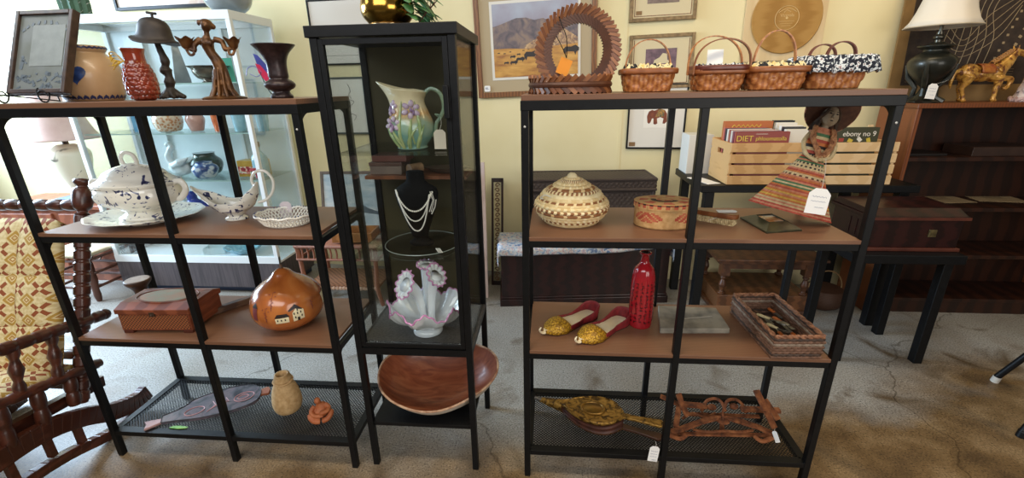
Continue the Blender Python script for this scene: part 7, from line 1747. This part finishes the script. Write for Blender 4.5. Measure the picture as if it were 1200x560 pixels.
for X_ in (XR, XL):
    turned('arm', (X_, 1.50, .515), (X_, .78, .63), .0225, 14, 'ring'); 
    e = MB(); e.ball(V((X_, 1.50, .515))-o, .023, 12); e.build('arm_knob', TURN, rc)
    turned('side_rail', (X_, 1.42, .335), (X_, .8, .455), .02, 10, 'ring')
    for y in (1.27, 1.15, 1.03, .9): turned('spindle', (X_, y, .335+(1.42-y)*.194+.015), (X_, y+.028, .515+(1.5-y)*.16-.015), .0195, 1, 'vase', n=16)
    for y in (1.30, 1.19, 1.08, .93): turned('lower_spindle', (X_, y-.015, .235), (X_, y, .335+(1.42-y)*.194-.01), .021, 2, 'bead')
    b = MB(); P = smoothprof([(X_, 1.56, .085), (X_, 1.50, .075), (X_, 1.40, .105), (X_, 1.30, .165), (X_, 1.18, .212), (X_, 1.05, .225), (X_, .9, .21), (X_, .75, .16)], 4)
    for p, q in zip(P, P[1:]): b.rod(p-o, q-o+(q-p)*.08, .036, .072)
    b.build('rocker_arch', TURN, rc, smooth=0, bevel=.004)
    b = MB(); P = smoothprof([(X_, 1.54, .036), (X_, 1.44, .02), (X_, 1.34, .028), (X_, 1.2, .07), (X_, 1.05, .09), (X_, .9, .075), (X_, .75, .02)], 4)
    for p, q in zip(P, P[1:]): b.rod(p-o, q-o+(q-p)*.08, .036, .04)
    b.build('base_runner', TURN, rc, smooth=0, bevel=.004)
    for y, z in ((1.26, .12), (1.16, .15), (1.04, .16), (.92, .15)):
        b = MB(); b.box(V((X_, y, z))-o, (.024, .02, .09)); b.build('arch_block', TURN, rc, smooth=0)
b = MB(); b.rod(V((XR-.05, 1.44, .23))-o, V((XR-.05, .8, .3))-o, .03, .045); b.rod(V((XL+.05, 1.44, .23))-o, V((XL+.05, .8, .3))-o, .03, .045); 
for y in (1.38, 1.0): b.rod(V((XR-.03, y, .255))-o, V((XL+.03, y, .255))-o, .03, .03)
b.build('seat_support', TURN, rc, smooth=0)
def uph():
    m = bpy.data.materials.new('gold_floral_upholstery'); m.use_nodes = True; N, L = m.node_tree.nodes, m.node_tree.links; bs_ = N['Principled BSDF']; bs_.inputs['Roughness'].default_value = .85
    tc_ = N.new('ShaderNodeTexCoord'); sx = N.new('ShaderNodeSeparateXYZ'); L.new(tc_.outputs['UV'], sx.inputs[0])
    def M(op, a, c=None):
        n = N.new('ShaderNodeMath'); n.operation = op
        for i, q in enumerate((a, c)):
            if q is None: continue
            if isinstance(q, (int, float)): n.inputs[i].default_value = q
            else: L.new(q, n.inputs[i])
        return n.outputs[0]
    u = M('MULTIPLY', sx.outputs['X'], 1/.075); v = M('MULTIPLY', sx.outputs['Y'], 1/.075)
    row = M('MODULO', M('FLOOR', v), 2); u = M('ADD', u, 0.0)
    fu = M('ABSOLUTE', M('SUBTRACT', M('FRACT', u), .5)); fv = M('ABSOLUTE', M('SUBTRACT', M('FRACT', v), .5))
    pet = M('MULTIPLY', M('LESS_THAN', M('ABSOLUTE', M('SUBTRACT', fu, fv)), .12), M('MULTIPLY', M('GREATER_THAN', M('ADD', fu, fv), .12), M('LESS_THAN', M('ADD', fu, fv), .56)))
    lat = M('LESS_THAN', M('ABSOLUTE', M('SUBTRACT', M('ADD', fu, fv), .74)), .07)
    dots = M('LESS_THAN', M('ABSOLUTE', M('SUBTRACT', M('ADD', fu, fv), .9)), .035)
    nz = N.new('ShaderNodeTexNoise'); nz.inputs['Scale'].default_value = 90; L.new(tc_.outputs['UV'], nz.inputs['Vector'])
    def mix(f, a, c):
        x = N.new('ShaderNodeMix'); x.data_type = 'RGBA'; L.new(f, x.inputs[0])
        for i, q in ((6, a), (7, c)):
            if isinstance(q, str): x.inputs[i].default_value = lin(q)
            else: L.new(q, x.inputs[i])
        return x.outputs[2]
    rp = N.new('ShaderNodeValToRGB'); e = rp.color_ramp.elements; e[0].position, e[0].color = .35, lin('c9b27c'); e[1].position, e[1].color = .65, lin('dfcfa2'); L.new(nz.outputs['Fac'], rp.inputs['Fac'])
    c_ = mix(lat, rp.outputs['Color'], 'b08a3c'); c_ = mix(dots, c_, 'a97a3a'); c_ = mix(pet, c_, '8e4a26'); L.new(c_, bs_.inputs['Base Color']); return m
UPH = uph()
def cushion(name, fn, nu, nv, su, sv):
    b = MB(); b.grid(fn, nu, nv); ob = b.build(name, UPH, rc, smooth=180, solid=.05)
    ul = ob.data.uv_layers.new(name='UVMap')
    for lp_ in ob.data.loops:
        i, j = divmod(lp_.vertex_index, nv); ul.data[lp_.index].uv = (su*i/(nu-1), sv*j/(nv-1))
    return ob
def tuft(u, v, nu, nv):
    return .018*abs(sin(pi*u*nu))**.5*abs(sin(pi*v*nv))**.5
def backc(u, v):
    z = .36+.55*v; x = XR-.045+(XL-XR+.09)*u; y = bk(z)-.045-tuft(u, v, 4, 3)-.03*sin(pi*v)**.4*sin(pi*u)**.3
    return V((x, y, z))-o
cushion('back_cushion', backc, 60, 60, .53, .58)
def seatc(u, v):
    y = 1.36-.56*v; x = XR-.045+(XL-XR+.09)*u; return V((x, y, .335+.1*(1.36-y)*1.2+.03*sin(pi*u)**.4*sin(pi*v)**.4+tuft(u, v, 3, 3)*.5))-o
cushion('seat_cushion', seatc, 40, 40, .53, .56)
b = MB(); b.tube([backc(0, k/20)+V((.006, -.012, 0)) for k in range(21)], .008, 8); b.build('piping', mat('brown_piping', '7a4a2a', rough=.8), rc)
